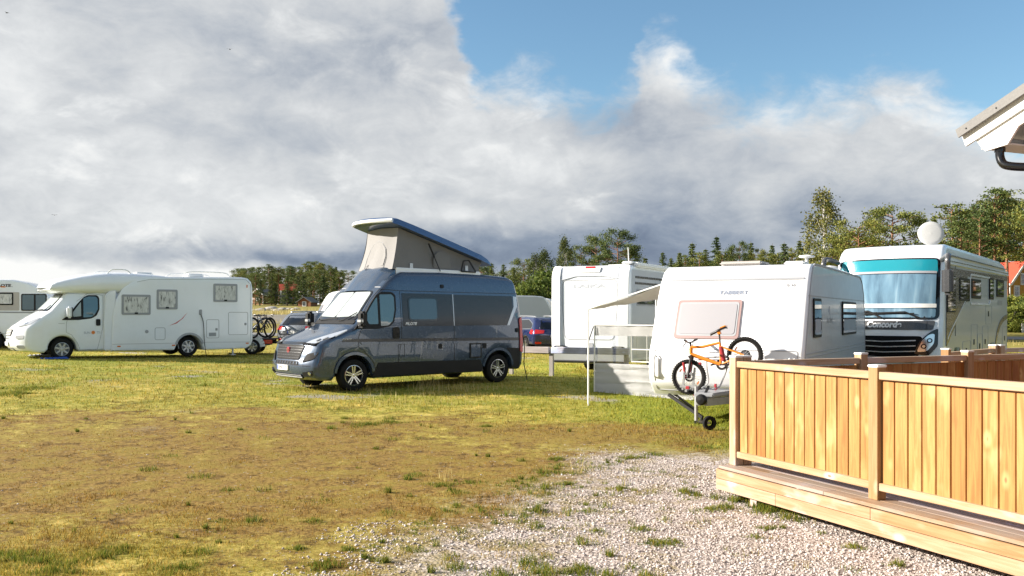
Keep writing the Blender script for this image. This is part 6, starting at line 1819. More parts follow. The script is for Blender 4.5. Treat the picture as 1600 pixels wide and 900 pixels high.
# ================================================================== wooden deck
U = Vector((0.3996, -0.9167, 0)); V = Vector((0.9167, 0.3996, 0))       # U along the front edge to the camera's right, V inwards
DANG = math.atan2(U.y, U.x)
P0 = Vector((1.98, 8.60, 0))
dk = empty('wooden_deck', P0, DANG, 'new pine deck with low fascia boards under the railings', 'deck')
# local frame: x along U, y along V (rotated +90 from U)
DL, DW = 8.0, 6.5
# P0.. deck boards run along x
bm = bmesh.new()
k = 0; y = 0.0
bw = [0.145] * 44
yy = -0.0
for i in range(44):
    w = 0.120 if i else 0.145
    x0 = 0.0
    j = 0
    while x0 < DL:
        ln = min(DL - x0, 3.3 + 0.6 * ((i * 7 + j * 3) % 4) if j else 1.4 + 0.8 * (i * 5 % 4))
        vs = box(bm, (x0 + ln / 2, yy + w / 2, 0.293 if i else 0.2935), (ln - 0.003, w - 0.004, 0.028))
        x0 += ln; j += 1
    yy += w + 0.004
    if yy > DW: break
bmesh.ops.bevel(bm, geom=[e for e in bm.edges], offset=0.002, segments=1, affect='EDGES')
finish(bm, 'deck_boards', 'pine_deck', dk, smooth=False)
for nm, z0, z1, joints, mt, off in (('fascia_board', 0.192, 0.276, (1.93, 4.5), 'pine_fascia', 0.0), ('fascia_board', 0.085, 0.188, (0.85, 3.6), 'pine_fascia', 0.0)):
    bm = bmesh.new(); xs_ = [0.0, *joints, DL]
    for a_, b_ in zip(xs_, xs_[1:]):
        box(bm, ((a_ + b_) / 2, -0.014 + off, (z0 + z1) / 2), (b_ - a_ - 0.003, 0.028, z1 - z0))
    box(bm, (-0.014, DW / 2, (z0 + z1) / 2), (0.028, DW, z1 - z0))
    bmesh.ops.bevel(bm, geom=[e for e in bm.edges], offset=0.0025, segments=1, affect='EDGES'); finish(bm, nm, mt, dk, smooth=False)
bm = bmesh.new()
for x in (0.5, 2.2, 4.0):
    for y_ in (0.06 if x < 1 else 0.75, 2.0, 4.0): box(bm, (x, y_, 0.06), (0.09, 0.09, 0.30))
for x in (0.5, 2.2, 4.0): box(bm, (x, 3.0, 0.20), (0.045, 5.9, 0.12))
finish(bm, 'support_post', 'pine_post', dk, smooth=False)


def railing(name, A, B, posts, label, base=0.307, H=1.0, post_ends=(True, True), step=0.128):
    A, B = Vector((*A, 0)), Vector((*B, 0)); d = B - A; Ln = d.length
    r = empty(name, (A.x, A.y, base), math.atan2(d.y, d.x), label, 'railing', 'pine railings around the deck')
    n = 0
    for p in posts:
        bm = bmesh.new(); box(bm, (p, 0, (H + 0.035) / 2), (0.094, 0.094, H + 0.035)); bmesh.ops.bevel(bm, geom=bm.edges[:], offset=0.004, segments=1, affect='EDGES'); po = finish(bm, 'post', 'pine_post', r, smooth=False)
        bm = bmesh.new(); box(bm, (p, 0, H + 0.035 + 0.008), (0.106, 0.106, 0.020)); vs = [v for v in bm.verts if v.co.z > H + 0.05]
        bmesh.ops.bevel(bm, geom=[e for e in bm.edges], offset=0.006, segments=2, affect='EDGES'); finish(bm, 'post_cap', 'white_metal', po)
    for a_, b_ in zip(posts, posts[1:]):
        a2, b2 = a_ + 0.048, b_ - 0.048
        bm = bmesh.new(); box(bm, ((a2 + b2) / 2, 0, H - 0.03), (b2 - a2, 0.070, 0.060)); bmesh.ops.bevel(bm, geom=bm.edges[:], offset=0.005, segments=1, affect='EDGES'); finish(bm, 'top_rail', 'pine_rail', r, smooth=False)
        bm = bmesh.new(); box(bm, ((a2 + b2) / 2, -0.012, 0.105), (b2 - a2, 0.045, 0.060)); bmesh.ops.bevel(bm, geom=bm.edges[:], offset=0.005, segments=1, affect='EDGES'); finish(bm, 'bottom_rail', 'pine_rail', r, smooth=False)
        m = max(1, int(round((b2 - a2) / step))); w = (b2 - a2) / m
        for i in range(m):
            x = a2 + (i + 0.5) * w
            bm = bmesh.new(); box(bm, (x, 0.008 + random.uniform(-.002, .002), 0.52), (w - 0.010 + random.uniform(-.002, .001), 0.022, 0.81)); bmesh.ops.bevel(bm, geom=bm.edges[:], offset=0.003, segments=1, affect='EDGES'); finish(bm, 'baluster', 'pine_upright', r, smooth=False)
    return r


pa = P0 + U * 0.02 + V * 0.15
R1A = (2.16, 8.63)
def along(A, dv, t): return (A[0] + dv.x * t, A[1] + dv.y * t)
railing('deck_railing', R1A, along(R1A, U, 5), [0.0, 1.755, 3.5], 'sunlit front railing of the deck with orange pine boards')
railing('deck_railing', along(R1A, V, 0.0), along(R1A, V, 6), [0.10, 1.58, 3.12, 4.66, 6.2], 'shaded railing across the far side of the deck')
railing('deck_railing', (5.45, 11.25), (6.78, 12.62), [0.0, 1.90], 'short railing receding behind the far side of the deck', base=0.28)
railing('deck_railing', (6.84, 12.62), (9.2, 13.75), [0.05, 2.62], 'farthest railing beyond the deck, at the right edge', base=0.28)
# ramp / walkway that carries the far railings
wk = empty('walkway', (5.2, 10.6, 0), math.atan2(V.y, V.x), 'wooden walkway behind the deck', 'walkway')
bm = bmesh.new()
for i in range(34): box(bm, (0.06 + i * 0.124, 1.2, 0.262), (0.118, 3.4, 0.028))
for y_ in (-0.3, 2.7): box(bm, (2.1, y_, 0.15), (4.2, 0.04, 0.18))
finish(bm, 'boards', 'pine_deck', wk, smooth=False)

# ================================================================== cabin roof corner
E0 = Vector((3.785, 7.50, 0))
cb = empty('cabin', (E0.x, E0.y, 0), DANG, 'cabin gable with white boards, grey metal roof and a black downpipe above the deck', 'cabin')
pt = math.tan(R(21.5)); cs = math.cos(R(21.5)); sn = math.sin(R(21.5))
z0 = 3.275
ROT = Matrix.Rotation(-R(21.5), 3, 'Y')
RL = 4.2
def slope_box(bm, u0, u1, v0, v1, t0, t1):
    """box along the roof slope: u up the slope, v inward, t down from the roof face"""
    c = Vector(((u0 + u1) / 2, (v0 + v1) / 2, -(t0 + t1) / 2)); s = (u1 - u0, v1 - v0, t1 - t0)
    q = ROT @ Vector((c.x, 0, c.z)); box(bm, (q.x, c.y, z0 + q.z), s, ROT)
bm = bmesh.new(); slope_box(bm, -0.04, RL, -0.03, 5.0, -0.035, 0.0)
rf = finish(bm, 'roof', 'roof_grey', cb, smooth=False)
bm = bmesh.new(); slope_box(bm, -0.035, RL, -0.045, -0.030, -0.045, 0.030)
finish(bm, 'roof_flashing', 'roof_grey', rf, smooth=False)
bm = bmesh.new()
for q in (0.06, 0.36, 0.66, 0.96): lathe(bm, [(0.001, -0.052), (0.007, -0.050), (0.008, -0.044)], 8, 'y', (q * cs + 0.0, 0, z0 + q * sn + 0.0))
finish(bm, 'roof_screws', 'seam', rf)
bm = bmesh.new(); slope_box(bm, -0.03, RL, 0.0, 0.022, 0.004, 0.112); finish(bm, 'barge_board', 'bright_white', cb, smooth=False)
bm = bmesh.new()
# lower barge board with a cut foot
pr = [(0.06, 0.112), (0.16, 0.205), (0.40, 0.23), (RL, 0.23), (RL, 0.100), (0.05, 0.100)]
def sp_(u, t): q = ROT @ Vector((u, 0, -t)); return (q.x, z0 + q.z)
P_ = [(0.055, 0.10), (0.095, 0.225), (0.20, 0.18 + 0.05), (RL, 0.23), (RL, 0.10)]
P_ = [sp_(0.055, 0.105), sp_(0.10, 0.235), (sp_(0.10, 0.235)[0] + 0.20, sp_(0.10, 0.235)[1] + 0.02)]
foot = P_[2]
P_ += [sp_(0.43, 0.205), sp_(RL, 0.205), sp_(RL, 0.105)]
a_ = [bm.verts.new((x, 0.024, z)) for x, z in P_]; b_ = [bm.verts.new((x, 0.046, z)) for x, z in P_]
for i in range(len(P_)): bm.faces.new((a_[i], a_[(i + 1) % len(P_)], b_[(i + 1) % len(P_)], b_[i]))
bm.faces.new(a_); bm.faces.new(b_)
finish(bm, 'barge_board', 'bright_white', cb, smooth=False)
bm = bmesh.new()
slope_box(bm, 0.06, RL, 0.05, 5.0, 0.03, 0.05)                       # soffit lining under the slope
fx_ = foot[0]; fz = foot[1]
box(bm, ((0.13 + fx_) / 2, 2.52, fz + 0.008), (fx_ - 0.13, 4.9, 0.012))    # boxed eave underside
box(bm, (0.13, 2.5, fz + 0.06), (0.016, 4.9, 0.11))
finish(bm, 'soffit', 'bright_white', cb, smooth=False)
bm = bmesh.new(); box(bm, (0.45 + 2.0, 2.9, 1.72), (4.0, 4.8, 3.3)); wl = finish(bm, 'wall', 'house_brown', cb, smooth=False)
bm = bmesh.new(); bar(bm, (fx_ + 0.02, 0.30, fz + 0.03), (0.60, 0.30, fz + 0.16), 0.05, 0.06); finish(bm, 'rafter_end', 'house_brown', cb, smooth=False)
bm = bmesh.new()
tube(bm, curve_pts([(0.255, 0.10, fz), (0.255, 0.10, fz - 0.07), (0.285, 0.10, fz - 0.135), (0.35, 0.12, fz - 0.165), (0.47, 0.2, fz - 0.185), (0.56, 0.28, fz - 0.20)], 6), 0.034, 16)
tube(bm, curve_pts([(0.56, 0.28, fz - 0.20), (0.60, 0.30, fz - 0.24), (0.61, 0.31, fz - 0.4), (0.61, 0.31, 0.35)], 6), 0.034, 16)
lathe(bm, [(0.042, 0.0), (0.042, -0.035)], 16, 'z', (0.255, 0.10, fz), True)
finish(bm, 'downpipe', 'black_gloss', cb)

# ================================================================== trees
def leaf_mat(name, c0, c1, c2):
    m, b, bs = new_mat(name)
    geo = b.n('ShaderNodeNewGeometry'); oi = b.n('ShaderNodeObjectInfo')
    f = b.add(b.mul(geo.outputs['Random Per Island'], 0.75), b.mul(oi.outputs['Random'], 0.25))
    col = b.ramp(f, [(0.05, c0), (0.5, c1), (0.95, c2)])
    tone = b.comb(b.ss(oi.outputs['Random'], 0, 1, 0.75, 1.25, 'LINEAR'), b.ss(oi.outputs['Random'], 0, 1, 0.85, 1.12, 'LINEAR'), 1.0)
    col = b.mix(1.0, col, tone, 'MULTIPLY')
    b.set(bs.inputs['Base Color'], col); bs.inputs['Roughness'].default_value = 0.6; bs.inputs['Specular IOR Level'].default_value = 0.25
    t = m.node_tree; tl = b.n('ShaderNodeBsdfTranslucent'); b.set(tl.inputs[0], col)
    mx = b.n('ShaderNodeMixShader'); mx.inputs[0].default_value = 0.25
    t.links.new(bs.outputs[0], mx.inputs[1]); t.links.new(tl.outputs[0], mx.inputs[2]); t.links.new(mx.outputs[0], t.nodes['Material Output'].inputs[0])
    MATS[name] = m
    return m


leaf_mat('pine_needles', (0.038, 0.064, 0.016), (0.11, 0.145, 0.032), (0.24, 0.25, 0.06))
leaf_mat('spruce_needles', (0.034, 0.058, 0.018), (0.09, 0.125, 0.032), (0.20, 0.22, 0.055))
leaf_mat('birch_leaves', (0.045, 0.068, 0.016), (0.095, 0.115, 0.028), (0.18, 0.175, 0.048))
leaf_mat('bush_leaves', (0.040, 0.070, 0.012), (0.11, 0.15, 0.022), (0.22, 0.24, 0.045))
paint('bark_pine', (0.24, 0.115, 0.06), 0.9, dirt=0.6, scale=3)
paint('bark_grey', (0.14, 0.115, 0.095), 0.9, dirt=0.6, scale=3)
paint('bark_birch', (0.45, 0.43, 0.40), 0.8, dirt=0.6, scale=4, dirtcol=(0.06, 0.05, 0.05))


def cards(cent, size, flat=0.0):
    """small random quads at given centres"""
    n = len(cent)
    a = rng.normal(size=(n, 3)); a[:, 2] *= (1 - flat); a /= np.linalg.norm(a, axis=1)[:, None]
    b = rng.normal(size=(n, 3)); b -= a * (a * b).sum(1)[:, None]; b /= np.linalg.norm(b, axis=1)[:, None]
    s = size * (0.6 + 0.8 * rng.random(n))[:, None]
    v = np.stack([cent - a * s * .5, cent + b * s * .32, cent + a * s * .5, cent - b * s * .32], 1)
    return v.reshape(-1, 3), np.arange(n * 4).reshape(n, 4)


def tree_meshes(kind, seed):
    """unit-height tree: returns trunk bmesh, crown centres, card size"""
    rr = random.Random(seed)
    bm = bmesh.new()
    bend = [rr.uniform(-.012, .012), rr.uniform(-.012, .012)]
    ax = lambda t: Vector((bend[0] * math.sin(t * 3), bend[1] * math.sin(t * 2.3), t))
    C_ = []
    if kind in ('pine', 'pine_wide'):
        wide = kind == 'pine_wide'
        tube(bm, [ax(t) for t in (-0.02, .1, .3, .5, .7, .85, .97)], 0.017 if not wide else 0.022, 7, r2=0.004)
        nb = 40 if not wide else 46
        for i in range(nb):
            t = (0.48 if not wide else 0.30) + (0.99 - (0.48 if not wide else 0.30)) * (i / nb) ** 0.85
            u = (t - 0.30) / 0.7
            rad = (0.035 + 0.095 * math.sin(PI * min(1, max(0, (1.02 - t) / 0.62))) ** 0.8) if not wide else (0.08 + 0.30 * math.sin(PI * min(1, max(0, (1.05 - t) / 0.85))) ** 0.7)
            rad *= rr.uniform(0.55, 1.15); a = rr.uniform(0, 2 * PI)
            b0 = ax(t); tip = b0 + Vector((math.cos(a) * rad, math.sin(a) * rad, rr.uniform(0.0, 0.05) + (0.02 if not wide else 0.04)))
            tube(bm, [b0, b0.lerp(tip, .55) + Vector((0, 0, -.004)), tip], 0.004, 4, False, r2=0.0012)
            k = rr.randint(70, 130) if not wide else rr.randint(190, 300)
            cr = (0.022 + 0.018 * rr.random()) * (1.0 if not wide else 1.45)
            c = np.array(tip) * 0.8 + np.array(b0) * 0.2 + np.random.default_rng(seed * 99 + i).normal(size=(k, 3)) * [cr, cr, cr * 0.42]
            C_.append(c)
        return bm, np.concatenate(C_), 0.016 if not wide else 0.0165
    if kind == 'spruce':
        tube(bm, [ax(t) for t in (-0.02, .1, .3, .5, .7, .85, .99)], 0.014, 7, r2=0.002)
        lv = 30
        for i in range(lv):
            t = 0.10 + 0.88 * (i / lv)
            R_ = 0.17 * (1 - t) ** 0.8 * rr.uniform(.72, 1.12) + 0.010
            for j in range(7):
                if rr.random() < 0.16: continue
                a = rr.uniform(0, 2 * PI); rad = R_ * rr.uniform(.6, 1.15)
                k = 10 + int(rad * 210)
                s = np.linspace(0.15, 1, k)[:, None]
                tip = np.array([math.cos(a) * rad, math.sin(a) * rad, -0.22 * rad])
                q = np.array(ax(t)) + tip * s + np.array([0, 0, 0.10 * rad]) * s ** 3 + np.random.default_rng(seed * 7919 + i * 31 + j).normal(size=(k, 3)) * [.008, .008, .006]
                C_.append(q)
        return bm, np.concatenate(C_), 0.0185
    if kind == 'birch':
        tube(bm, [ax(t) for t in (-0.02, .1, .3, .5, .7, .9)], 0.014, 7, r2=0.003)
        for i in range(120):
            t = rr.uniform(0.16, 0.99); a = rr.uniform(0, 2 * PI)
            env = 0.19 * (math.sin(PI * min(1, ((t - 0.08) / 0.94)) ** 0.8) ** 0.75) * (1.0 if t < .75 else 0.85)
            rad = env * math.sqrt(rr.uniform(0.15, 1.0)) * rr.uniform(.85, 1.12)
            p = ax(t) + Vector((math.cos(a) * rad, math.sin(a) * rad, 0))
            if i % 3 == 0: tube(bm, [ax(max(.12, t - 0.16)), ax(t - .05).lerp(p, .5), p], 0.004, 4, False, r2=0.001)
            k = rr.randint(60, 110)
            # hanging strands
            g = np.random.default_rng(seed * 313 + i)
            c = np.array(p) + g.normal(size=(k, 3)) * [.018, .018, .030] + np.stack([np.zeros(k), np.zeros(k), -0.045 * g.random(k)], -1)
            C_.append(c)
        return bm, np.concatenate(C_), 0.014
    if kind == 'bare':
        tube(bm, [ax(t) for t in (-0.02, .2, .45, .7, .9)], 0.02, 7, r2=0.004)
        for i in range(70):
            t = rr.uniform(0.3, .95); a = rr.uniform(0, 2 * PI); rad = 0.30 * math.sin(PI * t) * rr.uniform(.5, 1.1)
            p = ax(t) + Vector((math.cos(a) * rad, math.sin(a) * rad, rr.uniform(.02, .14)))
            m_ = ax(t).lerp(p, .5) + Vector((rr.uniform(-.03, .03), 0, rr.uniform(-.02, .03)))
            tube(bm, [ax(t), m_, p], 0.004, 4, False, r2=0.0012)
            for _ in range(3):
                q = m_.lerp(p, rr.random()); tube(bm, [q, q + Vector((rr.uniform(-.07, .07), rr.uniform(-.07, .07), rr.uniform(-.02, .08)))], 0.0016, 3, False)
            if i % 2: C_.append(np.array(p) + np.random.default_rng(i).normal(size=(10, 3)) * [.02, .02, .014])
        return bm, np.concatenate(C_), 0.024
    if kind == 'bush':
        for _ in range(7):
            a = rr.uniform(0, 2 * PI); tube(bm, [(0, 0, -.02), (math.cos(a) * .12, math.sin(a) * .12, .3), (math.cos(a) * .3, math.sin(a) * .3, .75)], 0.02, 5, False, r2=0.005)
        for i in range(60):
            a = rr.uniform(0, 2 * PI); t = rr.random(); rad = 0.52 * math.sqrt(rr.random()) * math.sqrt(max(0.05, 1 - t * t))
            g = np.random.default_rng(seed * 51 + i); k = 90
            C_.append(np.array([math.cos(a) * rad, math.sin(a) * rad, 0.05 + 0.85 * t]) + g.normal(size=(k, 3)) * [.075, .075, .06])
        return bm, np.concatenate(C_), 0.05


TREE = {}
SPEC = {'pine': ('bark_pine', 'pine_needles'), 'pine_wide': ('bark_pine', 'pine_needles'), 'spruce': ('bark_grey', 'spruce_needles'), 'birch': ('bark_birch', 'birch_leaves'), 'bare': ('bark_grey', 'birch_leaves'), 'bush': ('bark_grey', 'bush_leaves')}
NAME = {'pine': 'pine_tree', 'pine_wide': 'pine_tree', 'spruce': 'spruce_tree', 'birch': 'birch_tree', 'bare': 'sparse_tree', 'bush': 'bush'}


def tree(kind, x, y, H, label, var=0, rz=0.0, wide=1.0, group=None):
    key = (kind, var)
    if key not in TREE:
        tb, cen, cs_ = tree_meshes(kind, 11 + var * 17 + len(kind))
        v, f = cards(cen, cs_ * 1.0)
        me = mesh_from('crown', v, f); me.materials.append(MATS[SPEC[kind][1]])
        bmesh.ops.recalc_face_normals(tb, faces=tb.faces)
        tm = bpy.data.meshes.new('trunk'); tb.to_mesh(tm); tb.free(); tm.materials.append(MATS[SPEC[kind][0]]); tm.shade_smooth()
        TREE[key] = (tm, me)
    tm, me = TREE[key]
    r = empty(NAME[kind], (x, y, gh(x, y) - 0.05), rz, label, {'bush': 'bush'}.get(kind, 'tree'), group)
    r.scale = (H * wide, H * wide, H)
    for n_, m_ in (('trunk', tm), ('crown', me)):
        o = bpy.data.objects.new(n_ if kind != 'bush' or n_ == 'crown' else 'stems', m_); C.objects.link(o); o.parent = r
    return r


def plant(kind, px, top, d, label, var=None, wide=1.0, group=None):
    """stand a tree at distance d on the bearing where the photo shows it, as tall as its top needs"""
    x = (px - 800) / 1400 * d
    H = (492 - top) / 1400 * d + EYE - gh(x, d) + 0.05
    return tree(kind, x, d, H, label, random.randrange(3) if var is None else var, random.uniform(0, 6.28), wide, group)


ords = ['first', 'second', 'third', 'fourth', 'fifth', 'sixth', 'seventh', 'eighth', 'ninth', 'tenth', 'eleventh', 'twelfth', 'thirteenth', 'fourteenth', 'fifteenth', 'sixteenth', 'seventeenth', 'eighteenth', 'nineteenth', 'twentieth', 'twenty-first', 'twenty-second', 'twenty-third', 'twenty-fourth', 'twenty-fifth', 'twenty-sixth']
# forest behind the two motorhomes on the left
g = 'trees of the far wood behind the red cabins'
lefts = [(376, 426, 'pine_wide'), (385, 421, 'pine_wide'), (394, 419, 'pine'), (402, 424, 'spruce'), (411, 420, 'pine_wide'), (420, 415, 'pine'), (428, 418, 'spruce'), (436, 419, 'pine'), (445, 422, 'pine_wide'), (454, 417, 'pine'), (461, 419, 'pine_wide'), (470, 424, 'pine'), (477, 414, 'pine'), (485, 411, 'spruce'),
         (492, 411, 'pine_wide'), (500, 413, 'pine'), (508, 416, 'pine_wide'), (516, 420, 'pine'), (525, 415, 'spruce'), (531, 424, 'pine')]
for i, (px, tp, kd) in enumerate(lefts):
    w_ = 1.25 if kd != 'pine_wide' else 0.85
    plant(kd, px, tp, 226 + (i * 37 % 25), f'{"slender" if kd == "pine" else "conical" if kd == "spruce" else "broad"} dark tree of the far wood, {ords[i]} from the left in its front row', wide=w_, group=g)
for i in range(22):
    px = 372 + i * 8.2; plant(['pine_wide', 'pine', 'spruce'][i % 3], px, 422 + (i * 13 % 10), 262 + (i * 7 % 12), f'dark tree deep in the far wood, {ords[i]} from the left in the row behind', wide=1.15 if i % 3 else 0.9, group=g)
for i, px in enumerate((378, 392, 405, 424, 440, 455, 482, 498, 515, 530)):
    plant('bush', px, 471 + (i * 5 % 6), 214, f'dark bush at the foot of the far wood, {ords[i]} from the left', wide=1.5, group='bushes at the foot of the far wood')
for i, (px, tp, kd) in enumerate(((381, 432, 'spruce'), (399, 428, 'pine_wide'), (406, 436, 'spruce'), (424, 426, 'spruce'), (430, 440, 'spruce'), (449, 430, 'spruce'), (458, 436, 'pine_wide'), (465, 430, 'spruce'), (474, 428, 'spruce'), (489, 424, 'pine_wide'), (505, 428, 'spruce'), (519, 430, 'spruce'))):
    plant(kd, px, tp, 198 + (i * 7 % 11), f'dense young tree standing before the far wood, {ords[i]} from the left', wide=2.0 if kd == 'spruce' else 1.1, group='young trees before the far wood')
# between camper van and the motorhome tail
mids = [('pine_wide', 750, 415, 96, 1.0, 'broad dark pine just left of the raised roof tail of the camper van'), ('spruce', 768, 408, 92, 1.0, 'pointed spruce directly behind the raised lid end'), ('spruce', 787, 410, 95, 1.1, 'spruce above the rear roof corner of the camper van'), ('spruce', 803, 415, 90, 1.1, 'short spruce just right of the camper van roof corner'), ('pine_wide', 819, 408, 94, 0.8, 'narrow pine over the blue car'),
        ('birch', 838, 398, 80, 1.15, 'yellow green birch over the blue car'), ('birch', 853, 391, 84, 1.3, 'pale green birch left of the white motorhome tail'), ('birch', 884, 371, 88, 0.95, 'tall grey green birch above the left half of the white motorhome tail'),
        ('pine_wide', 908, 392, 92, 0.8, 'low dark pine between the grey green birch and the broad pines'), ('pine_wide', 931, 377, 90, 0.62, 'dark pine above the middle of the white motorhome tail'), ('pine_wide', 965, 368, 86, 0.75, 'full broad pine above the right corner of the white motorhome tail'), ('pine', 985, 385, 95, 1.2, 'small pine beside the aerial of the white motorhome')]
for k_, px, tp, d, w_, lb in mids: plant(k_, px, tp, d, lb, wide=w_)
for i, (px, tp) in enumerate(((832, 436), (843, 425), (855, 420), (862, 440), (822, 448), (848, 446), (815, 455))): plant('bush', px, tp, 66 + i, f'light green bush behind the blue car, {ords[i]} planted', wide=0.9, group='light green bushes behind the blue car')
for i, px in enumerate((742, 756, 774, 795, 811, 828, 846, 862, 876, 895, 918, 940, 955, 978, 1000, 1020)):
    plant(['pine_wide', 'spruce', 'birch'][i % 3], px, 424 + (i * 7 % 9), 116 + (i * 5 % 9), f'background tree behind the white motorhome tail, {ords[i]} from the left in the rear row', wide=1.3, group='rear row of trees behind the motorhome tail')
for i in range(24):
    plant(['spruce', 'pine_wide', 'pine'][i % 3], 1030 + i * 10.5, 411 + (i * 7 % 8), 126 + (i * 5 % 11), f'background tree in the rear row above the big caravan roof, {ords[i]} from the left', wide=1.2, group='rear row of trees above the caravan roof')
# skyline above the caravan
sk = [(1008, 400, 'spruce'), (1036, 391, 'spruce'), (1049, 400, 'spruce'), (1061, 391, 'spruce'), (1070, 402, 'pine'), (1082, 376, 'spruce'), (1092, 398, 'pine'), (1103, 386, 'spruce'), (1119, 366, 'spruce'), (1128, 396, 'pine'), (1135, 394, 'spruce'), (1145, 395, 'birch'), (1155, 383, 'pine_wide'), (1164, 392, 'spruce'), (1173, 375, 'spruce'), (1184, 394, 'pine_wide'), (1196, 400, 'pine'), (1207, 379, 'spruce'), (1216, 398, 'pine'), (1225, 376, 'spruce'), (1238, 392, 'pine'), (1250, 371, 'spruce'), (1262, 372, 'spruce')]
for i, (px, tp, kd) in enumerate(sk):
    plant(kd, px, tp, 98 + (i * 11 % 16), f'{"pointed spruce" if kd == "spruce" else "tree"} in the row above the big caravan roof, {ords[i]} from the left', wide=(1.12 if kd != 'pine_wide' else 0.5), group='row of trees above the big caravan roof')
# right group
rt = [('birch', 1288, 299, 64, 1.10, 'tall drooping birch, highest tree above the caravan and the liner'), ('pine_wide', 1322, 372, 62, 0.95, 'low spreading yellow green pine beside the tall birch'), ('pine_wide', 1342, 352, 60, 0.85, 'yellow green pine leaning out behind the liner windscreen'), ('bare', 1362, 342, 70, 1.1, 'sparse brownish tree between the two pines behind the liner'),
      ('pine_wide', 1396, 331, 62, 0.80, 'dense rounded dark pine behind the liner roof'), ('bush', 1410, 378, 60, 1.2, 'green bush under the rounded dark pine'), ('pine_wide', 1302, 385, 66, 1.0, 'dark low pine at the foot of the tall birch'),
      ('spruce', 1444, 335, 112, 1.1, 'distant spruce left of the satellite dish'), ('spruce', 1461, 331, 114, 1.0, 'distant spruce just above the satellite dish'), ('pine', 1485, 325, 96, 1.25, 'slim pine right of the satellite dish')]
for k_, px, tp, d, w_, lb in rt: plant(k_, px, tp, d, lb, wide=w_)
rg = [(1504, 342), (1521, 326), (1531, 336), (1540, 318), (1555, 299), (1566, 322), (1576, 306), (1590, 316), (1600, 334), (1612, 316), (1632, 318), (1513, 362), (1548, 345), (1650, 312), (1668, 325)]
for i, (px, tp) in enumerate(rg):
    plant('pine', px, tp, 86 + (i * 17 % 30), f'tall pine with reddish trunk in the stand at the right, {ords[i]} of the stand', wide=1.0, group='stand of tall pines at the right')
for i, (px, tp) in enumerate(((1500, 384), (1518, 388), (1540, 396), (1556, 402), (1604, 392), (1482, 384), (1530, 404), (1620, 395))):
    plant('birch', px, tp, 124 + i * 2, f'young leafy tree under the tall pines, {ords[i]} of the undergrowth', wide=1.8, group='undergrowth below the tall pines')
plant('spruce', 90, 443, 72, 'small tree tip between the two white motorhomes at the left', wide=1.5)
plant('pine_wide', 76, 452, 78, 'low dark tree behind the roof gap between the left motorhomes', wide=1.2)
# hedge and bushes by the yellow house
for i, (px, tp, d) in enumerate(((1571, 462, 78), (1582, 466, 80), (1593, 461, 79), (1604, 466, 77), (1618, 462, 78), (1588, 474, 74), (1600, 476, 73), (1574, 476, 73))):
    plant('bush', px, tp, d, f'green bush in front of the yellow house, {ords[i]} along the hedge', wide=1.1, group='bushes in front of the yellow house')

# unseen trees added out of view at the right for the vehicle flanks to mirror
for i in range(18):
    a_ = R(62 - i * 4.2); d_ = 62 + (i * 13 % 17)
    x_, y_ = 14 + d_ * math.cos(R(-35) + i * 0.075), 14 + d_ * math.sin(R(-35) + i * 0.075)
    tree(['pine', 'spruce', 'birch'][i % 3], x_, y_, 11 + (i * 7 % 5), f'unseen tree added beyond the right edge for flank reflections, {ords[i]} of its row', i % 3, i * 1.3, 1.7, 'unseen trees added at the right for reflections')

for i in range(20):  # second unseen row, added to darken what the liner windows reflect
    a_ = R(31.5 + i * 1.7); d_ = 88 + (i * 23 % 19)
    tree(['pine', 'spruce', 'pine', 'birch'][i % 4], d_ * math.sin(a_), d_ * math.cos(a_), 13 + (i * 5 % 6), f'tall unseen tree added beyond the right edge for window reflections, {ords[i]} outwards', i % 3, i * 2.1, 1.7, 'second row of unseen trees added for reflections')

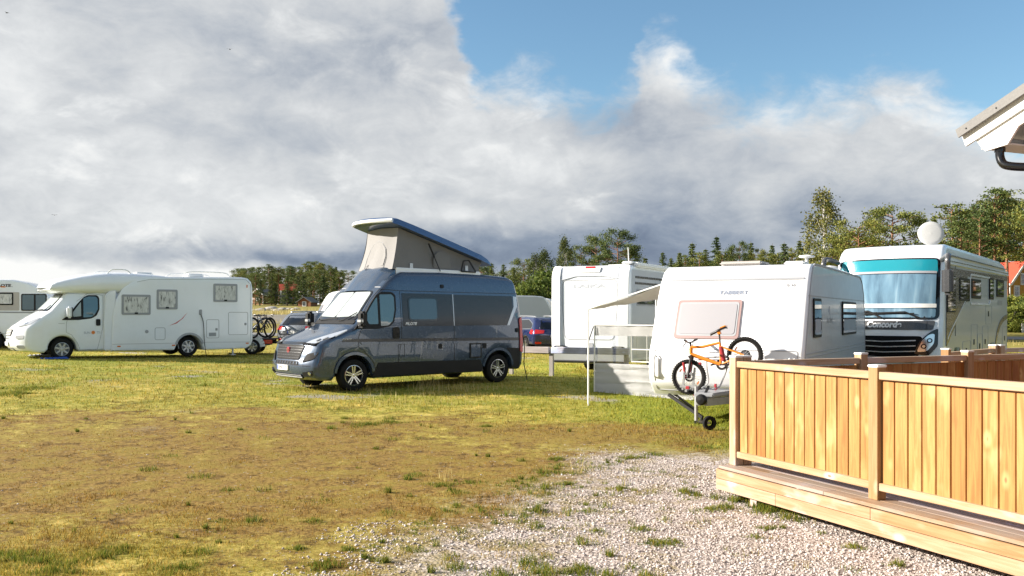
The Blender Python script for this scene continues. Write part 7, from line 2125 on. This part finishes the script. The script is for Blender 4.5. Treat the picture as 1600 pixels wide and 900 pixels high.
# ================================================================== houses
def house(name, x, y, rz, Wd, Ln, wall_h, pitch, wm, rm, label, trim=True, chim=False, z=None):
    """gable end at local x=0 plane spanning y -Wd/2..Wd/2, body runs to +x"""
    r = empty(name, (x, y, gh(x, y) if z is None else z), rz, label, 'house')
    h = wall_h; rise = math.tan(R(pitch)) * Wd / 2
    bm = bmesh.new()
    a_ = [bm.verts.new((0, s * Wd / 2, q)) for s, q in ((-1, -0.5), (1, -0.5), (1, h))] + [bm.verts.new((0, 0, h + rise))] + [bm.verts.new((0, -Wd / 2, h))]
    b_ = [bm.verts.new(v.co + Vector((Ln, 0, 0))) for v in a_]
    for i in range(5): bm.faces.new((a_[i], a_[(i + 1) % 5], b_[(i + 1) % 5], b_[i]))
    bm.faces.new(a_); bm.faces.new(b_); wl = finish(bm, 'wall', wm, r, smooth=False)
    bm = bmesh.new()
    for s in (-1, 1):
        e = Vector((0, s * (Wd / 2 + 0.4), h - 0.4 * math.tan(R(pitch)))); t = Vector((0, 0, h + rise))
        bar(bm, ((Ln) / 2, (e.y + t.y) / 2, (e.z + t.z) / 2 + 0.10), ((Ln) / 2 + 0.01, (e.y + t.y) / 2, (e.z + t.z) / 2 + 0.10), 0.01)
        L_ = (t - e).length; ang = math.atan2(t.z - e.z, t.y - e.y)
        box(bm, (Ln / 2, (e.y + t.y) / 2, (e.z + t.z) / 2 + 0.10), (Ln + 0.8, L_, 0.12), Matrix.Rotation(ang, 3, 'X'))
    rf = finish(bm, 'roof', rm, r, smooth=False)
    if trim:
        bm = bmesh.new()
        for s in (-1, 1):
            e = Vector((-0.42, s * (Wd / 2 + 0.42), h - 0.42 * math.tan(R(pitch)))); t = Vector((-0.42, 0, h + rise)); bar(bm, e + Vector((0, 0, .06)), t + Vector((0, 0, .06)), 0.06, 0.26)
            box(bm, (-0.02, s * (Wd / 2 - 0.06), h / 2), (0.06, 0.16, h))
            box(bm, (Ln / 2, s * (Wd / 2 + 0.42), h - 0.25), (Ln + 0.7, 0.05, 0.2))
        box(bm, (-0.025, 0, h * 0.56), (0.05, Wd - 0.3, 0.10))
        finish(bm, 'white_trim', 'bright_white', r, smooth=False)
    for (wy, wz, sx, sz) in ([(0, h + rise * 0.18, 0.8, 1.1), (-Wd * 0.22, h * 0.30, 0.9, 1.2), (Wd * 0.24, h * 0.30, 0.9, 1.2), (-Wd * .25, h * .78, .8, 1.0), (Wd * .25, h * .78, .8, 1.0)] if h > 3.4 else [(0, h * 0.55, 0.7, 0.8)]):
        bm = bmesh.new(); box(bm, (-0.05, wy, wz), (0.10, sx + 0.24, sz + 0.24)); wn = finish(bm, 'window', 'bright_white', r, smooth=False)
        bm = bmesh.new()
        for s in (-1, 1):
            for q in (-1, 1): box(bm, (-0.11, wy + s * sx * 0.25, wz + q * sz * 0.25), (0.03, sx * 0.44, sz * 0.44))
        finish(bm, 'pane', 'dark_glass', wn, smooth=False)
    if chim:
        bm = bmesh.new(); box(bm, (Ln * .4, 0, h + rise + 0.3), (0.6, 0.6, 1.0)); finish(bm, 'chimney', 'roof_red', rf, smooth=False)
    return r


gy_a = math.atan2(.866, -.5)
house('yellow_house', 57.0, 100.0, gy_a, 5.0, 7.5, 4.3 - 0.0, 42, 'house_yellow', 'roof_red', 'yellow wooden house with white trim and red tile roof at the right edge')
house('cabin', -63.0, 222, R(62), 3.6, 5.0, 2.4, 38, 'house_brown', 'roof_grey', 'small brown wooden cabin at the left end of the far wood edge', trim=True)
house('cabin', -58.0, 225, R(20), 3.4, 4.0, 3.6, 38, 'house_grey', 'roof_red', 'grey cabin with a red roof and chimney among the far trees', trim=False, chim=True)
house('cabin', -44.5, 192, R(75), 3.0, 3.0, 1.0, 32, 'house_brown', 'house_grey', 'low brown cabin with dark roof behind the silver car', trim=False)
# white garden fence by the hedge
fn = empty('picket_fence', (41.0, 72, gh(41, 72)), R(4), 'short white picket fence in front of the hedge by the yellow house', 'fence')
bm = bmesh.new()
for i in range(34): box(bm, (i * 0.15, 0, 0.45), (0.09, 0.03, 0.9))
for z in (0.25, 0.7): box(bm, (2.5, 0.03, z), (5.1, 0.03, 0.09))
finish(bm, 'pickets', 'bright_white', fn, smooth=False)

# rocks on the shore below the far wood
bm0 = None
rocks = []
rk_spots = [(408, 485, .9), (417, 487, .6), (424, 486, 1.1), (433, 488, .7), (441, 486, .9), (452, 487, .6), (399, 488, .5), (428, 490, .5), (446, 490, .6), (413, 490, .6), (462, 488, .8), (436, 492, .5)]
for i, (px, py, s_) in enumerate(rk_spots):
    d = 150 + (i * 7 % 19); x = (px - 800) / 1400 * d
    bm = bmesh.new(); bmesh.ops.create_icosphere(bm, subdivisions=2, radius=0.85 * s_)
    for v in bm.verts: v.co *= 1 + 0.35 * noise.noise(v.co * 2.3 + Vector((i * 5, 0, 0))); v.co.z *= 0.6; v.co.x *= 1.4
    o = finish(bm, 'boulder', 'stone_grey', None, 50); o.location = (x, d, gh(x, d) + 0.12 * s_); tag(o, f'pale grey boulder on the shore below the far wood, {ords[i]} in the line', 'boulder', 'boulders below the far wood')

# birds high in the sky
for i, (px, py, d, lb) in enumerate(((359, 77, 60, 'small dark bird high under the clouds above the left motorhome'), (85, 336, 70, 'small dark bird low in the sky at the far left'), (11, 20, 55, 'small bird in the top left corner of the sky'))):
    x = (px - 800) / 1400 * d; z = EYE + (492 - py) / 1400 * d
    o = empty('bird', (x, d, z), 0.6 * i, lb, 'bird', 'birds in the sky')
    bm = bmesh.new(); lathe(bm, [(0.001, -.12), (0.025, -.06), (0.03, 0.0), (0.018, 0.06), (0.02, 0.09), (0.001, 0.12)], 8, 'y')
    for s in (-1, 1):
        a_ = bm.verts.new((0.01 * s, -0.04, 0)); b_ = bm.verts.new((0.01 * s, 0.05, 0)); c_ = bm.verts.new((0.14 * s, 0.03, 0.05)); d_ = bm.verts.new((0.24 * s, -0.06, 0.02)); bm.faces.new((a_, b_, c_, d_))
    finish(bm, 'bird_body', 'bird_dark', o)
for o in S.objects:
    if o.type == 'MESH' and o.parent is None and 'kind' not in o.keys() and 'label' not in o.keys(): print('UNTAGGED', o.name)
